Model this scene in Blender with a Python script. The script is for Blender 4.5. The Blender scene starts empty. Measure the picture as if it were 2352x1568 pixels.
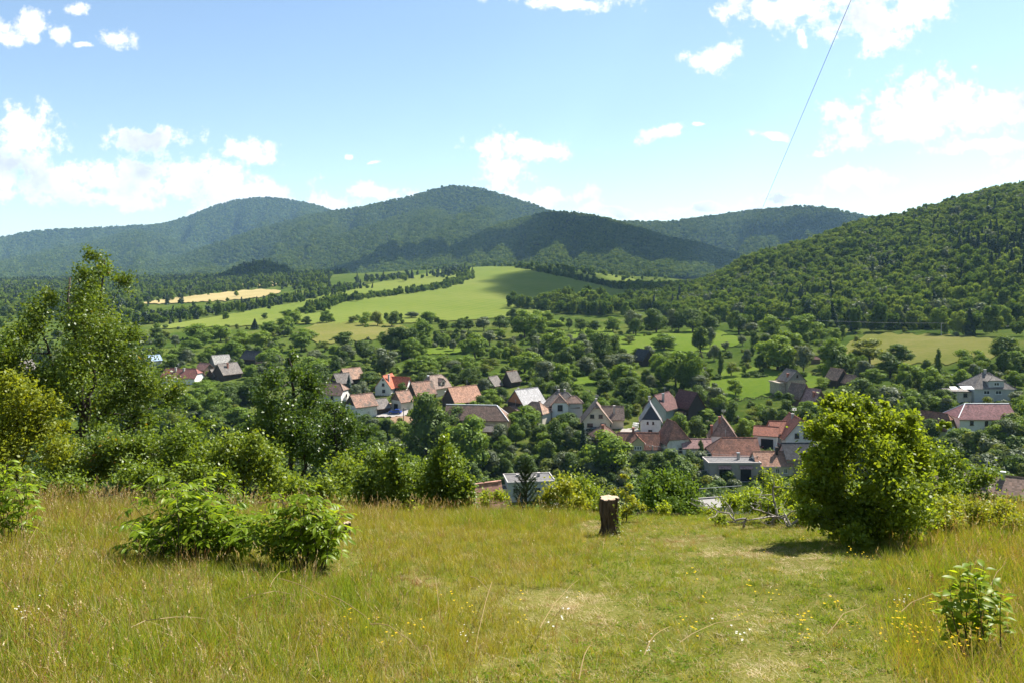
import bpy, bmesh, math, random
import numpy as np
from mathutils import Vector, Matrix

# ------------------------------------------------------------------ camera, sky, sun, exposure
sc = bpy.context.scene
COL = sc.collection
F = 1800.0            # focal length in pixels of a 2352 px wide picture
CX, HY = 1176.0, 640.0  # optical axis column, horizon row
ZC = 60.0             # eye height above the valley floor

cam = bpy.data.cameras.new('camera')
cam.sensor_width = 36.0
cam.lens = 36.0 * F / 2352.0
cam.shift_y = -144.0 / 2352.0
cam.clip_start = 0.1
cam.clip_end = 40000.0
cam_ob = bpy.data.objects.new('camera', cam)
COL.objects.link(cam_ob)
cam_ob.location = (0, 0, ZC)
cam_ob.rotation_euler = (math.pi / 2, 0, 0)
sc.camera = cam_ob

SUN_AZ = math.radians(50.0)     # to the right of the view direction (+Y)
SUN_EL = math.radians(52.0)
SDIR = Vector((math.sin(SUN_AZ) * math.cos(SUN_EL), math.cos(SUN_AZ) * math.cos(SUN_EL), math.sin(SUN_EL)))
sun = bpy.data.lights.new('sun', 'SUN')
sun.energy = 5.0
sun.angle = math.radians(0.55)
sun.color = (1.0, 0.95, 0.86)
sun_ob = bpy.data.objects.new('sun', sun)
COL.objects.link(sun_ob)
sun_ob.location = SDIR * 100
sun_ob.rotation_euler = SDIR.to_track_quat('Z', 'Y').to_euler()

sc.view_settings.view_transform = 'Standard'
sc.view_settings.look = 'None'
sc.view_settings.gamma = 1.0
sc.view_settings.use_curve_mapping = False
sc.view_settings.exposure = 1.58
sc.cycles.max_bounces = 5
sc.cycles.diffuse_bounces = 2
sc.cycles.glossy_bounces = 2
sc.cycles.transmission_bounces = 4
sc.cycles.transparent_max_bounces = 12
sc.cycles.volume_bounces = 1
sc.cycles.use_denoising = True
sc.cycles.caustics_reflective = False
sc.cycles.caustics_refractive = False
sc.cycles.sample_clamp_indirect = 4.0

world = bpy.data.worlds.new('World')
sc.world = world
world.use_nodes = True

# clouds as directions in the sky: (column, row, half width, half height)
CLOUDS = [(50, 62, 80, 36), (135, 80, 40, 22), (262, 86, 48, 22), (192, 22, 32, 14), (190, 103, 24, 9),
          (50, 300, 88, 62), (40, 372, 105, 40), (10, 425, 60, 42), (140, 430, 130, 48), (300, 412, 125, 48),
          (440, 405, 110, 60), (565, 352, 70, 38), (555, 440, 140, 42), (340, 322, 105, 36),
          (700, 470, 110, 26), (860, 452, 80, 20), (250, 462, 130, 22), (520, 480, 90, 16),
          (1195, 343, 130, 28), (1150, 392, 75, 48), (1260, 455, 120, 24), (1420, 490, 130, 14), (1640, 486, 130, 12),
          (1310, 6, 160, 20), (1640, 130, 78, 33), (1502, 304, 48, 17), (1610, 303, 20, 6), (1775, 308, 42, 11),
          (1820, 22, 165, 46), (2010, 50, 125, 70), (2100, 25, 95, 45), (1840, 85, 16, 22), (2000, 95, 50, 40),
          (2130, 248, 165, 80), (2285, 255, 95, 60), (1965, 290, 85, 46), (2240, 338, 130, 18), (1950, 415, 95, 34),
          (1820, 462, 90, 18), (2320, 388, 65, 24), (1880, 340, 40, 10), (820, 357, 10, 8), (875, 378, 12, 7)]


def build_world():
    nt = world.node_tree
    N, L = nt.nodes, nt.links
    for n in list(N):
        N.remove(n)

    def mk(t, **kw):
        n = N.new(t)
        for k, v in kw.items():
            setattr(n, k, v)
        return n

    def math_(op, a, b=None, c=None, clamp=False):
        n = mk('ShaderNodeMath', operation=op)
        n.use_clamp = clamp
        for i, v in enumerate((a, b, c)):
            if v is None:
                continue
            if isinstance(v, (int, float)):
                n.inputs[i].default_value = v
            else:
                L.new(v, n.inputs[i])
        return n.outputs[0]

    sky = mk('ShaderNodeTexSky', sky_type='NISHITA')
    sky.sun_disc = False
    sky.sun_elevation = SUN_EL
    sky.sun_rotation = SUN_AZ
    sky.altitude = 400
    sky.air_density = 1.15
    sky.dust_density = 0.35
    sky.ozone_density = 1.6
    tc = mk('ShaderNodeTexCoord')
    sep = mk('ShaderNodeSeparateXYZ')
    L.new(tc.outputs['Generated'], sep.inputs[0])
    dx, dy, dz = sep.outputs
    front = math_('GREATER_THAN', dy, 0.12)
    dys = math_('MAXIMUM', dy, 0.12)
    u = math_('DIVIDE', dx, dys)
    v = math_('DIVIDE', dz, dys)
    uv = mk('ShaderNodeCombineXYZ')
    L.new(u, uv.inputs[0])
    L.new(v, uv.inputs[1])
    # ragged outline: warp the lookup
    nz = mk('ShaderNodeTexNoise', noise_dimensions='3D')
    nz.inputs['Scale'].default_value = 34.0
    nz.inputs['Detail'].default_value = 8.0
    nz.inputs['Roughness'].default_value = 0.66
    L.new(uv.outputs[0], nz.inputs['Vector'])
    nz2 = mk('ShaderNodeTexNoise', noise_dimensions='3D')
    nz2.inputs['Scale'].default_value = 12.0
    nz2.inputs['Detail'].default_value = 4.0
    L.new(uv.outputs[0], nz2.inputs['Vector'])
    warp = mk('ShaderNodeVectorMath', operation='MULTIPLY_ADD')
    L.new(nz2.outputs['Color'], warp.inputs[0])
    warp.inputs[1].default_value = (0.07, 0.05, 0)
    L.new(uv.outputs[0], warp.inputs[2])
    acc = None
    for (x, y, rx, ry) in CLOUDS:
        m = mk('ShaderNodeMapping', vector_type='TEXTURE')
        m.inputs['Location'].default_value = ((x - CX) / F + 0.035, (HY - y) / F + 0.025, 0)
        m.inputs['Scale'].default_value = (rx / F * 1.12, ry / F * 1.15, 1)
        L.new(warp.outputs[0], m.inputs[0])
        ln = mk('ShaderNodeVectorMath', operation='LENGTH')
        L.new(m.outputs[0], ln.inputs[0])
        if acc is None:
            acc = ln.outputs['Value']
        else:
            acc = math_('SMOOTH_MIN', acc, ln.outputs['Value'], 0.25)
    field = math_('SUBTRACT', 1.0, acc)
    field = math_('MULTIPLY_ADD', math_('SUBTRACT', nz.outputs['Fac'], 0.5), 3.2, field)
    placed = mk('ShaderNodeMapRange', interpolation_type='SMOOTHSTEP')
    L.new(field, placed.inputs['Value'])
    placed.inputs['From Min'].default_value = 0.02
    placed.inputs['From Max'].default_value = 0.60
    # the rest of the sky: fair-weather clouds of the same kind on a flat layer
    dzs = math_('MAXIMUM', dz, 0.06)
    pl = mk('ShaderNodeCombineXYZ')
    L.new(math_('DIVIDE', dx, dzs), pl.inputs[0])
    L.new(math_('DIVIDE', dy, dzs), pl.inputs[1])
    nz3 = mk('ShaderNodeTexNoise', noise_dimensions='3D')
    nz3.inputs['Scale'].default_value = 0.9
    nz3.inputs['Detail'].default_value = 6.0
    L.new(pl.outputs[0], nz3.inputs['Vector'])
    gen = mk('ShaderNodeMapRange', interpolation_type='SMOOTHSTEP')
    L.new(nz3.outputs['Fac'], gen.inputs['Value'])
    gen.inputs['From Min'].default_value = 0.59
    gen.inputs['From Max'].default_value = 0.71
    # placed clouds cover the sky ahead, the layer covers the rest
    inview = mk('ShaderNodeMapRange', interpolation_type='SMOOTHSTEP')
    L.new(math_('MAXIMUM', math_('ABSOLUTE', u), math_('MULTIPLY', v, 1.7)), inview.inputs['Value'])
    inview.inputs['From Min'].default_value = 0.72
    inview.inputs['From Max'].default_value = 0.95
    inview.inputs['To Min'].default_value = 1.0
    inview.inputs['To Max'].default_value = 0.0
    w_in = math_('MULTIPLY', inview.outputs[0], front)
    mask = mk('ShaderNodeMix', data_type='FLOAT')
    L.new(w_in, mask.inputs[0])
    L.new(gen.outputs[0], mask.inputs[2])
    L.new(placed.outputs[0], mask.inputs[3])
    above = math_('GREATER_THAN', dz, -0.02)
    cmask = math_('MULTIPLY', mask.outputs[0], above)
    # thick parts turn slightly grey
    nz4 = mk('ShaderNodeTexNoise', noise_dimensions='3D')
    nz4.inputs['Scale'].default_value = 11.0
    nz4.inputs['Detail'].default_value = 5.0
    off = mk('ShaderNodeVectorMath', operation='ADD')
    off.inputs[1].default_value = (3.1, 7.7, 0.4)
    L.new(uv.outputs[0], off.inputs[0])
    L.new(off.outputs[0], nz4.inputs['Vector'])
    thick = mk('ShaderNodeMapRange', interpolation_type='SMOOTHSTEP')
    L.new(math_('MULTIPLY_ADD', math_('MINIMUM', field, 0.6), 0.25, nz4.outputs['Fac']), thick.inputs['Value'])
    thick.inputs['From Min'].default_value = 0.66
    thick.inputs['From Max'].default_value = 0.86
    ccol = mk('ShaderNodeMix', data_type='RGBA')
    L.new(thick.outputs[0], ccol.inputs[0])
    ccol.inputs[6].default_value = (0.80, 0.81, 0.83, 1)
    ccol.inputs[7].default_value = (0.52, 0.55, 0.63, 1)
    bg_sky = mk('ShaderNodeBackground')
    bg_sky.inputs['Strength'].default_value = 0.058
    L.new(sky.outputs[0], bg_sky.inputs['Color'])
    bg_cl = mk('ShaderNodeBackground')
    bg_cl.inputs['Strength'].default_value = 0.50
    L.new(ccol.outputs[2], bg_cl.inputs['Color'])
    mix = mk('ShaderNodeMixShader')
    L.new(cmask, mix.inputs[0])
    L.new(bg_sky.outputs[0], mix.inputs[1])
    L.new(bg_cl.outputs[0], mix.inputs[2])
    out = mk('ShaderNodeOutputWorld')
    L.new(mix.outputs[0], out.inputs['Surface'])


build_world()
world.cycles.sampling_method = 'MANUAL'
world.cycles.sample_map_resolution = 512


# ------------------------------------------------------------------ helpers
def px(x, y, Y):
    """the point at depth Y seen at column x and row y from the place the photograph was taken"""
    return Vector(((x - CX) / F * Y, Y, ZC - (y - HY) / F * Y))


def tag(o, label=None, cat=None, group=None, kind=None):
    if label: o['label'] = label
    if cat: o['category'] = cat
    if group: o['group'] = group
    if kind: o['kind'] = kind
    return o


def link(o, parent=None):
    COL.objects.link(o)
    if parent is not None:
        o.parent = parent
    return o


def empty(name, loc, rz=0.0, scale=1.0):
    o = bpy.data.objects.new(name, None)
    o.empty_display_size = 0.2
    o.location = loc
    o.rotation_euler = (0, 0, rz)
    o.scale = (scale, scale, scale) if isinstance(scale, (int, float)) else scale
    return link(o)


def np_mesh(name, V, faces, tint=None, smooth=False):
    """faces: (n,k) int array, or list of such arrays"""
    me = bpy.data.meshes.new(name)
    V = np.asarray(V, dtype=np.float32)
    if isinstance(faces, np.ndarray):
        faces = [faces]
    faces = [np.asarray(f, dtype=np.int32) for f in faces if len(f)]
    me.vertices.add(len(V))
    me.vertices.foreach_set('co', V.ravel())
    nl = sum(f.size for f in faces)
    nf = sum(len(f) for f in faces)
    me.loops.add(nl)
    me.polygons.add(nf)
    me.loops.foreach_set('vertex_index', np.concatenate([f.ravel() for f in faces]))
    tot = np.concatenate([np.full(len(f), f.shape[1], np.int32) for f in faces])
    start = np.zeros(nf, np.int32)
    start[1:] = np.cumsum(tot)[:-1]
    me.polygons.foreach_set('loop_start', start)
    me.polygons.foreach_set('loop_total', tot)
    if smooth:
        me.polygons.foreach_set('use_smooth', np.ones(nf, bool))
    me.update(calc_edges=True)
    if tint is not None:
        a = me.attributes.new('tint', 'FLOAT', 'POINT')
        a.data.foreach_set('value', np.asarray(tint, np.float32))
    return me


def obj(name, me, mat=None, parent=None):
    o = bpy.data.objects.new(name, me)
    if mat is not None and not me.materials:
        me.materials.append(mat)
    return link(o, parent)


class MB:
    """collects boxes, prisms and tubes into one mesh"""
    def __init__(s):
        s.v, s.f = [], []

    def add(s, verts, faces):
        k = len(s.v)
        s.v += [tuple(p) for p in verts]
        s.f += [tuple(i + k for i in f) for f in faces]
        return s

    def box(s, x0, x1, y0, y1, z0, z1):
        return s.add([(x0, y0, z0), (x1, y0, z0), (x1, y1, z0), (x0, y1, z0), (x0, y0, z1), (x1, y0, z1), (x1, y1, z1), (x0, y1, z1)],
                     [(3, 2, 1, 0), (4, 5, 6, 7), (0, 1, 5, 4), (1, 2, 6, 5), (2, 3, 7, 6), (3, 0, 4, 7)])

    def slab(s, poly, thick):
        """planar polygon (CCW seen from outside) with thickness inwards"""
        P = [Vector(p) for p in poly]
        n = Vector((0, 0, 0))
        for i in range(len(P)):
            a, b = P[i], P[(i + 1) % len(P)]
            n += a.cross(b)
        n.normalize()
        k = len(P)
        Q = [p - n * thick for p in P]
        f = [tuple(range(k)), tuple(reversed(range(k, 2 * k)))]
        for i in range(k):
            j = (i + 1) % k
            f.append((j, i, i + k, j + k))
        return s.add(P + Q, f)

    def tube(s, pts, rad, n=6, cap=True):
        pts = [Vector(p) for p in pts]
        k0 = len(s.v)
        up = Vector((0.31, 0.17, 0.93)).normalized()
        for i, p in enumerate(pts):
            d = (pts[min(i + 1, len(pts) - 1)] - pts[max(i - 1, 0)])
            if d.length < 1e-9:
                d = Vector((0, 0, 1))
            d.normalize()
            a = d.cross(up)
            if a.length < 1e-3:
                a = d.cross(Vector((1, 0, 0)))
            a.normalize()
            b = d.cross(a)
            r = rad[i] if isinstance(rad, (list, tuple)) else rad
            for j in range(n):
                t = 2 * math.pi * j / n
                s.v.append(tuple(p + (a * math.cos(t) + b * math.sin(t)) * r))
        for i in range(len(pts) - 1):
            for j in range(n):
                q = (j + 1) % n
                s.f.append((k0 + i * n + j, k0 + (i + 1) * n + j, k0 + (i + 1) * n + q, k0 + i * n + q))
        if cap:
            s.f.append(tuple(k0 + j for j in range(n)))
            e = k0 + (len(pts) - 1) * n
            s.f.append(tuple(e + j for j in reversed(range(n))))
        return s

    def mesh(s, name):
        me = bpy.data.meshes.new(name)
        me.from_pydata(s.v, [], s.f)
        me.update()
        return me

    def build(s, name, mat, parent=None, smooth=False):
        me = s.mesh(name)
        if smooth:
            me.polygons.foreach_set('use_smooth', np.ones(len(me.polygons), bool))
        return obj(name, me, mat, parent)


def fbm(X, Y, seed=0, octaves=4, gain=0.5):
    """gradient-free value noise, -1..1"""
    X = np.asarray(X, float)
    Y = np.asarray(Y, float)
    out = np.zeros(np.broadcast(X, Y).shape)
    a, tot = 1.0, 0.0
    for o in range(octaves):
        xi, yi = np.floor(X), np.floor(Y)
        fx, fy = X - xi, Y - yi
        fx, fy = fx * fx * (3 - 2 * fx), fy * fy * (3 - 2 * fy)

        def h(i, j):
            n = np.sin(i * 127.1 + j * 311.7 + (seed + o) * 74.7) * 43758.5453
            return (n - np.floor(n)) * 2 - 1
        v = (h(xi, yi) * (1 - fx) + h(xi + 1, yi) * fx) * (1 - fy) + (h(xi, yi + 1) * (1 - fx) + h(xi + 1, yi + 1) * fx) * fy
        out += v * a
        tot += a
        a *= gain
        X, Y = X * 2.03 + 13.7, Y * 2.03 + 7.1
    return out / tot


# ------------------------------------------------------------------ materials
MATS = {}


def nodes_of(m):
    m.use_nodes = True
    nt = m.node_tree
    for n in list(nt.nodes):
        nt.nodes.remove(n)
    return nt


def ramp(nt, fac, stops):
    r = nt.nodes.new('ShaderNodeValToRGB')
    e = r.color_ramp.elements
    while len(e) < len(stops):
        e.new(0.5)
    for i, (p, c) in enumerate(stops):
        e[i].position = p
        e[i].color = (*c, 1)
    nt.links.new(fac, r.inputs[0])
    return r.outputs[0]


def leaf_mat(name, dark, mid, light, trans=0.42, rough=0.55, gloss=0.05, tmul=1.7, instancer=False, rnd=0.45, autumn=None):
    """leaves: diffuse, some light through, a little shine; colour varies by leaf and by plant"""
    m = bpy.data.materials.new(name)
    nt = nodes_of(m)
    N, L = nt.nodes, nt.links
    at = N.new('ShaderNodeAttribute')
    at.attribute_name = 'tint'
    oi = N.new('ShaderNodeObjectInfo')
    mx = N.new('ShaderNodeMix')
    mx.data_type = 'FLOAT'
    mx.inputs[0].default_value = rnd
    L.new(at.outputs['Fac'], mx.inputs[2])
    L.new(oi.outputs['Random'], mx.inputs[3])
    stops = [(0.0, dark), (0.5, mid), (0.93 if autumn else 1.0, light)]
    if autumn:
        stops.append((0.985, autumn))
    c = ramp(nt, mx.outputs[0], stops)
    df = N.new('ShaderNodeBsdfDiffuse')
    L.new(c, df.inputs[0])
    tr = N.new('ShaderNodeBsdfTranslucent')
    vm = N.new('ShaderNodeVectorMath')
    vm.operation = 'MULTIPLY'
    vm.inputs[1].default_value = (tmul * 1.12, tmul, tmul * 0.45)
    L.new(c, vm.inputs[0])
    L.new(vm.outputs[0], tr.inputs[0])
    s1 = N.new('ShaderNodeMixShader')
    s1.inputs[0].default_value = trans
    L.new(df.outputs[0], s1.inputs[1])
    L.new(tr.outputs[0], s1.inputs[2])
    last = s1.outputs[0]
    if gloss:
        gl = N.new('ShaderNodeBsdfGlossy')
        gl.inputs['Roughness'].default_value = rough
        gl.inputs['Color'].default_value = (1, 1, 1, 1)
        s2 = N.new('ShaderNodeMixShader')
        s2.inputs[0].default_value = gloss
        L.new(last, s2.inputs[1])
        L.new(gl.outputs[0], s2.inputs[2])
        last = s2.outputs[0]
    out = N.new('ShaderNodeOutputMaterial')
    L.new(last, out.inputs[0])
    MATS[name] = m
    return m


def plain(name, color, rough=0.8, var=0.15, scale=3.0, bump=0.0, metallic=0.0, spec=0.3, dirt=None, dirt_amt=0.5, dirt_scale=0.6, stretch=None):
    """painted or plastered or wooden surface with uneven colour"""
    m = bpy.data.materials.new(name)
    nt = nodes_of(m)
    N, L = nt.nodes, nt.links
    tc = N.new('ShaderNodeTexCoord')
    vec = tc.outputs['Object']
    if stretch:
        mp = N.new('ShaderNodeMapping')
        mp.inputs['Scale'].default_value = stretch
        L.new(vec, mp.inputs[0])
        vec = mp.outputs[0]
    nz = N.new('ShaderNodeTexNoise')
    nz.inputs['Scale'].default_value = scale
    nz.inputs['Detail'].default_value = 5
    L.new(vec, nz.inputs['Vector'])
    a = tuple(max(0, v * (1 - var)) for v in color)
    b = tuple(min(1, v * (1 + var)) for v in color)
    c = ramp(nt, nz.outputs['Fac'], [(0.3, a), (0.7, b)])
    if dirt:
        n2 = N.new('ShaderNodeTexNoise')
        n2.inputs['Scale'].default_value = dirt_scale
        n2.inputs['Detail'].default_value = 6
        n2.inputs['Roughness'].default_value = 0.65
        L.new(vec, n2.inputs['Vector'])
        mr = N.new('ShaderNodeMapRange')
        mr.inputs['From Min'].default_value = 0.5
        mr.inputs['From Max'].default_value = 0.68
        mr.inputs['To Max'].default_value = dirt_amt
        L.new(n2.outputs['Fac'], mr.inputs['Value'])
        mx = N.new('ShaderNodeMix')
        mx.data_type = 'RGBA'
        L.new(mr.outputs[0], mx.inputs[0])
        L.new(c, mx.inputs[6])
        mx.inputs[7].default_value = (*dirt, 1)
        c = mx.outputs[2]
    p = N.new('ShaderNodeBsdfPrincipled')
    L.new(c, p.inputs['Base Color'])
    p.inputs['Roughness'].default_value = rough
    p.inputs['Metallic'].default_value = metallic
    p.inputs['Specular IOR Level'].default_value = spec
    if bump:
        b_ = N.new('ShaderNodeBump')
        b_.inputs['Strength'].default_value = bump
        b_.inputs['Distance'].default_value = 0.05
        L.new(nz.outputs['Fac'], b_.inputs['Height'])
        L.new(b_.outputs[0], p.inputs['Normal'])
    out = N.new('ShaderNodeOutputMaterial')
    L.new(p.outputs[0], out.inputs[0])
    MATS[name] = m
    return m


def roof_mat(name, color, patch, patch_amt=0.5, rows=3.2, rough=0.8, seed=0.0, metallic=0.0, edge=None):
    """courses of tiles at one height each, single tiles of uneven colour, mossy or renewed patches"""
    m = bpy.data.materials.new(name)
    nt = nodes_of(m)
    N, L = nt.nodes, nt.links
    tc = N.new('ShaderNodeTexCoord')
    mp = N.new('ShaderNodeMapping')
    mp.inputs['Location'].default_value = (seed, seed * 0.7, 0)
    L.new(tc.outputs['Object'], mp.inputs[0])
    vec = mp.outputs[0]
    sep = N.new('ShaderNodeSeparateXYZ')
    L.new(tc.outputs['Object'], sep.inputs[0])
    row = N.new('ShaderNodeMath')
    row.operation = 'MULTIPLY'
    row.inputs[1].default_value = rows
    L.new(sep.outputs[2], row.inputs[0])
    fr = N.new('ShaderNodeMath')
    fr.operation = 'FRACT'
    L.new(row.outputs[0], fr.inputs[0])
    fl = N.new('ShaderNodeMath')
    fl.operation = 'FLOOR'
    L.new(row.outputs[0], fl.inputs[0])
    # one colour value for each tile
    cb = N.new('ShaderNodeCombineXYZ')
    for i in (0, 1):
        s = N.new('ShaderNodeMath')
        s.operation = 'MULTIPLY'
        s.inputs[1].default_value = 3.1
        L.new(sep.outputs[i], s.inputs[0])
        f2 = N.new('ShaderNodeMath')
        f2.operation = 'FLOOR'
        L.new(s.outputs[0], f2.inputs[0])
        L.new(f2.outputs[0], cb.inputs[i])
    L.new(fl.outputs[0], cb.inputs[2])
    wn = N.new('ShaderNodeTexWhiteNoise')
    L.new(cb.outputs[0], wn.inputs['Vector'])
    a = tuple(v * 0.62 for v in color)
    b = tuple(min(1, v * 1.35) for v in color)
    c = ramp(nt, wn.outputs['Value'], [(0.0, a), (0.5, color), (1.0, b)])
    n2 = N.new('ShaderNodeTexNoise')
    n2.inputs['Scale'].default_value = 0.55
    n2.inputs['Detail'].default_value = 7
    n2.inputs['Roughness'].default_value = 0.7
    L.new(vec, n2.inputs['Vector'])
    mr = N.new('ShaderNodeMapRange')
    mr.inputs['From Min'].default_value = 0.46
    mr.inputs['From Max'].default_value = 0.62
    mr.inputs['To Max'].default_value = patch_amt
    L.new(n2.outputs['Fac'], mr.inputs['Value'])
    mx = N.new('ShaderNodeMix')
    mx.data_type = 'RGBA'
    L.new(mr.outputs[0], mx.inputs[0])
    L.new(c, mx.inputs[6])
    mx.inputs[7].default_value = (*patch, 1)
    p = N.new('ShaderNodeBsdfPrincipled')
    L.new(mx.outputs[2], p.inputs['Base Color'])
    p.inputs['Roughness'].default_value = rough
    p.inputs['Metallic'].default_value = metallic
    p.inputs['Specular IOR Level'].default_value = 0.2
    bm_ = N.new('ShaderNodeBump')
    bm_.inputs['Strength'].default_value = 0.9
    bm_.inputs['Distance'].default_value = 0.08
    L.new(fr.outputs[0], bm_.inputs['Height'])
    L.new(bm_.outputs[0], p.inputs['Normal'])
    out = N.new('ShaderNodeOutputMaterial')
    L.new(p.outputs[0], out.inputs[0])
    MATS[name] = m
    return m


def ground_mat(name, stops, scale=0.02, detail=8, fine=1.2, fine_amt=0.35, rough=0.95, bump=0.0, stripes=None):
    m = bpy.data.materials.new(name)
    nt = nodes_of(m)
    N, L = nt.nodes, nt.links
    geo = N.new('ShaderNodeNewGeometry')
    nz = N.new('ShaderNodeTexNoise')
    nz.inputs['Scale'].default_value = scale
    nz.inputs['Detail'].default_value = detail
    nz.inputs['Roughness'].default_value = 0.66
    L.new(geo.outputs['Position'], nz.inputs['Vector'])
    n2 = N.new('ShaderNodeTexNoise')
    n2.inputs['Scale'].default_value = fine
    n2.inputs['Detail'].default_value = 4
    L.new(geo.outputs['Position'], n2.inputs['Vector'])
    mx = N.new('ShaderNodeMix')
    mx.data_type = 'FLOAT'
    mx.inputs[0].default_value = fine_amt
    L.new(nz.outputs['Fac'], mx.inputs[2])
    L.new(n2.outputs['Fac'], mx.inputs[3])
    fac = mx.outputs[0]
    if stripes:
        ang, freq, amt = stripes
        mp = N.new('ShaderNodeMapping')
        mp.inputs['Rotation'].default_value = (0, 0, ang)
        L.new(geo.outputs['Position'], mp.inputs[0])
        wv = N.new('ShaderNodeTexWave')
        wv.inputs['Scale'].default_value = freq
        wv.inputs['Distortion'].default_value = 1.5
        wv.inputs['Detail'].default_value = 2
        wv.inputs['Detail Scale'].default_value = 0.3
        L.new(mp.outputs[0], wv.inputs['Vector'])
        ad = N.new('ShaderNodeMath')
        ad.operation = 'MULTIPLY_ADD'
        ad.inputs[1].default_value = amt
        L.new(wv.outputs['Fac'], ad.inputs[0])
        L.new(fac, ad.inputs[2])
        fac = ad.outputs[0]
    c = ramp(nt, fac, stops)
    d = N.new('ShaderNodeBsdfDiffuse')
    d.inputs['Roughness'].default_value = 0.6
    L.new(c, d.inputs[0])
    if bump:
        b_ = N.new('ShaderNodeBump')
        b_.inputs['Strength'].default_value = bump
        b_.inputs['Distance'].default_value = 0.6
        L.new(n2.outputs['Fac'], b_.inputs['Height'])
        L.new(b_.outputs[0], d.inputs['Normal'])
    out = N.new('ShaderNodeOutputMaterial')
    L.new(d.outputs[0], out.inputs[0])
    MATS[name] = m
    return m
# ------------------------------------------------------------------ the land
TX = np.array([-900, 0, 400, 800, 1200, 1500, 1600, 1760, 2000, 2352, 3200], float)
TT = [  # depth, height under the eye for every column above
    (14, [-3.8, -4.0, -4.3, -4.5, -4.6, -4.6, -4.6, -4.6, -4.5, -4.3, -4.0]),
    (40, [-12, -13, -14, -15, -15.5, -15.5, -15.5, -15, -14, -12, -9]),
    (100, [-34, -36, -38, -40, -40, -40, -39.5, -39, -37, -32, -22]),
    (150, [-50, -52, -52, -53, -53, -53, -53, -51, -46, -38, -28]),
    (190, [-54, -55, -55, -55, -54.3, -53, -52.3, -50, -45.5, -39.5, -28]),
    (215, [-53, -54, -54, -53, -51.5, -50, -49.4, -47.5, -43, -38, -28]),
    (240, [-50, -51, -51, -50, -48, -46.5, -46, -44, -40, -36, -27]),
    (270, [-47, -48, -47, -46, -43.5, -43, -42.5, -41, -37, -33, -25]),
    (310, [-44, -45, -43.5, -42, -40.5, -40.3, -40, -38, -34.5, -30, -22]),
    (360, [-42, -42, -40.5, -38.5, -37.5, -37, -36.5, -35, -32, -28, -18]),
    (430, [-40, -40, -38, -34.8, -34, -33.8, -33.5, -32, -29.5, -27, -10]),
    (520, [-38, -38, -36, -32, -31, -31, -30.5, -28, -20, 4, 25]),
    (650, [-37, -36, -34, -28.8, -28, -27.5, -26, -14, 8, 46, 80]),
    (800, [-36, -34, -31, -22, -20.5, -20, -13, 20, 45, 86, 150]),
    (950, [-34, -30, -27, -15, -10, -15.5, -12, 22, 62, 106, 200]),
    (1100, [-32, -27, -22, -8, -2, -18, -17, 5, 58, 116, 220]),
    (1300, [-29, -23, -16, 3, 13, -15, -16, -10, 20, 90, 200]),
    (1500, [-25, -18, -9, 11, 23, 4, -5, -12, -6, 40, 120]),
    (1800, [-20, -12, -4, 8, 16, 2, -5, -10, -10, 10, 50]),
    (2300, [-15, -8, -2, 2, 4, 0, -5, -8, -10, -5, 0]),
    (3200, [-10, -8, -5, -5, -5, -5, -5, -5, -8, -8, -8]),
    (12000, [-20] * 11)]
TY = np.log(np.array([r[0] for r in TT], float))
TZ = np.array([r[1] for r in TT], float)


def _pchip_rows(ly):
    """smooth (monotone cubic) interpolation of every table column over log depth"""
    h = np.diff(TY)[:, None]
    dl = np.diff(TZ, axis=0) / h
    m = np.zeros_like(TZ)
    m[1:-1] = np.where(dl[:-1] * dl[1:] > 0, 2 * dl[:-1] * dl[1:] / (dl[:-1] + dl[1:] + 1e-12), 0)
    m[0], m[-1] = dl[0], dl[-1]
    i = np.clip(np.searchsorted(TY, ly) - 1, 0, len(TY) - 2)
    hh = h[i, 0][:, None]
    t = ((ly - TY[i]) / hh[:, 0])[:, None]
    h00, h10, h01, h11 = 2 * t ** 3 - 3 * t ** 2 + 1, t ** 3 - 2 * t ** 2 + t, -2 * t ** 3 + 3 * t ** 2, t ** 3 - t ** 2
    return h00 * TZ[i] + h10 * hh * m[i] + h01 * TZ[i + 1] + h11 * hh * m[i + 1]


KY = np.array([-60, -10, 0, 3, 5, 8, 11, 13.5, 16, 17.5, 19.5, 22, 26, 32, 40], float)
KZ = np.array([12, 0.6, -1.55, -2.05, -2.6, -3.27, -3.9, -4.4, -4.93, -5.3, -6.0, -7.2, -9.2, -12.0, -15.5], float)


def ground_z(X, Y):
    """height of the land, arrays of X and Y"""
    X = np.atleast_1d(np.asarray(X, float))
    Y = np.atleast_1d(np.asarray(Y, float))
    Yc = np.maximum(Y, 14.0)
    x = np.clip(X / Yc * F + CX, TX[0], TX[-1])
    rows = _pchip_rows(np.log(Yc))
    j = np.clip(np.searchsorted(TX, x) - 1, 0, len(TX) - 2)
    t = (x - TX[j]) / (TX[j + 1] - TX[j])
    t = t * t * (3 - 2 * t) * 0.5 + t * 0.5
    k = np.arange(len(X))
    z = rows[k, j] * (1 - t) + rows[k, j + 1] * t
    amp = np.clip((Y - 60) / 300, 0, 1)
    z = z + amp * (fbm(X / 60, Y / 60, 3) * 1.0 + np.clip((Y - 900) / 900, 0, 1) * fbm(X / 300, Y / 300, 5) * 8)
    Xc = np.clip(X, -14, 14)
    kn = np.interp(Y, KY, KZ) + np.where(Xc < 0, 0.0012, 0.0005) * Xc ** 2 + fbm(X * 0.45, Y * 0.45, 9) * 0.10 + fbm(X * 1.9, Y * 1.9, 11, 2) * 0.03
    w = np.clip((Y - 22) / 18, 0, 1)
    w = w * w * (3 - 2 * w)
    return ZC + kn * (1 - w) + z * w


def gz(X, Y):
    return float(ground_z([X], [Y])[0])


_hit = {}


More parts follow.
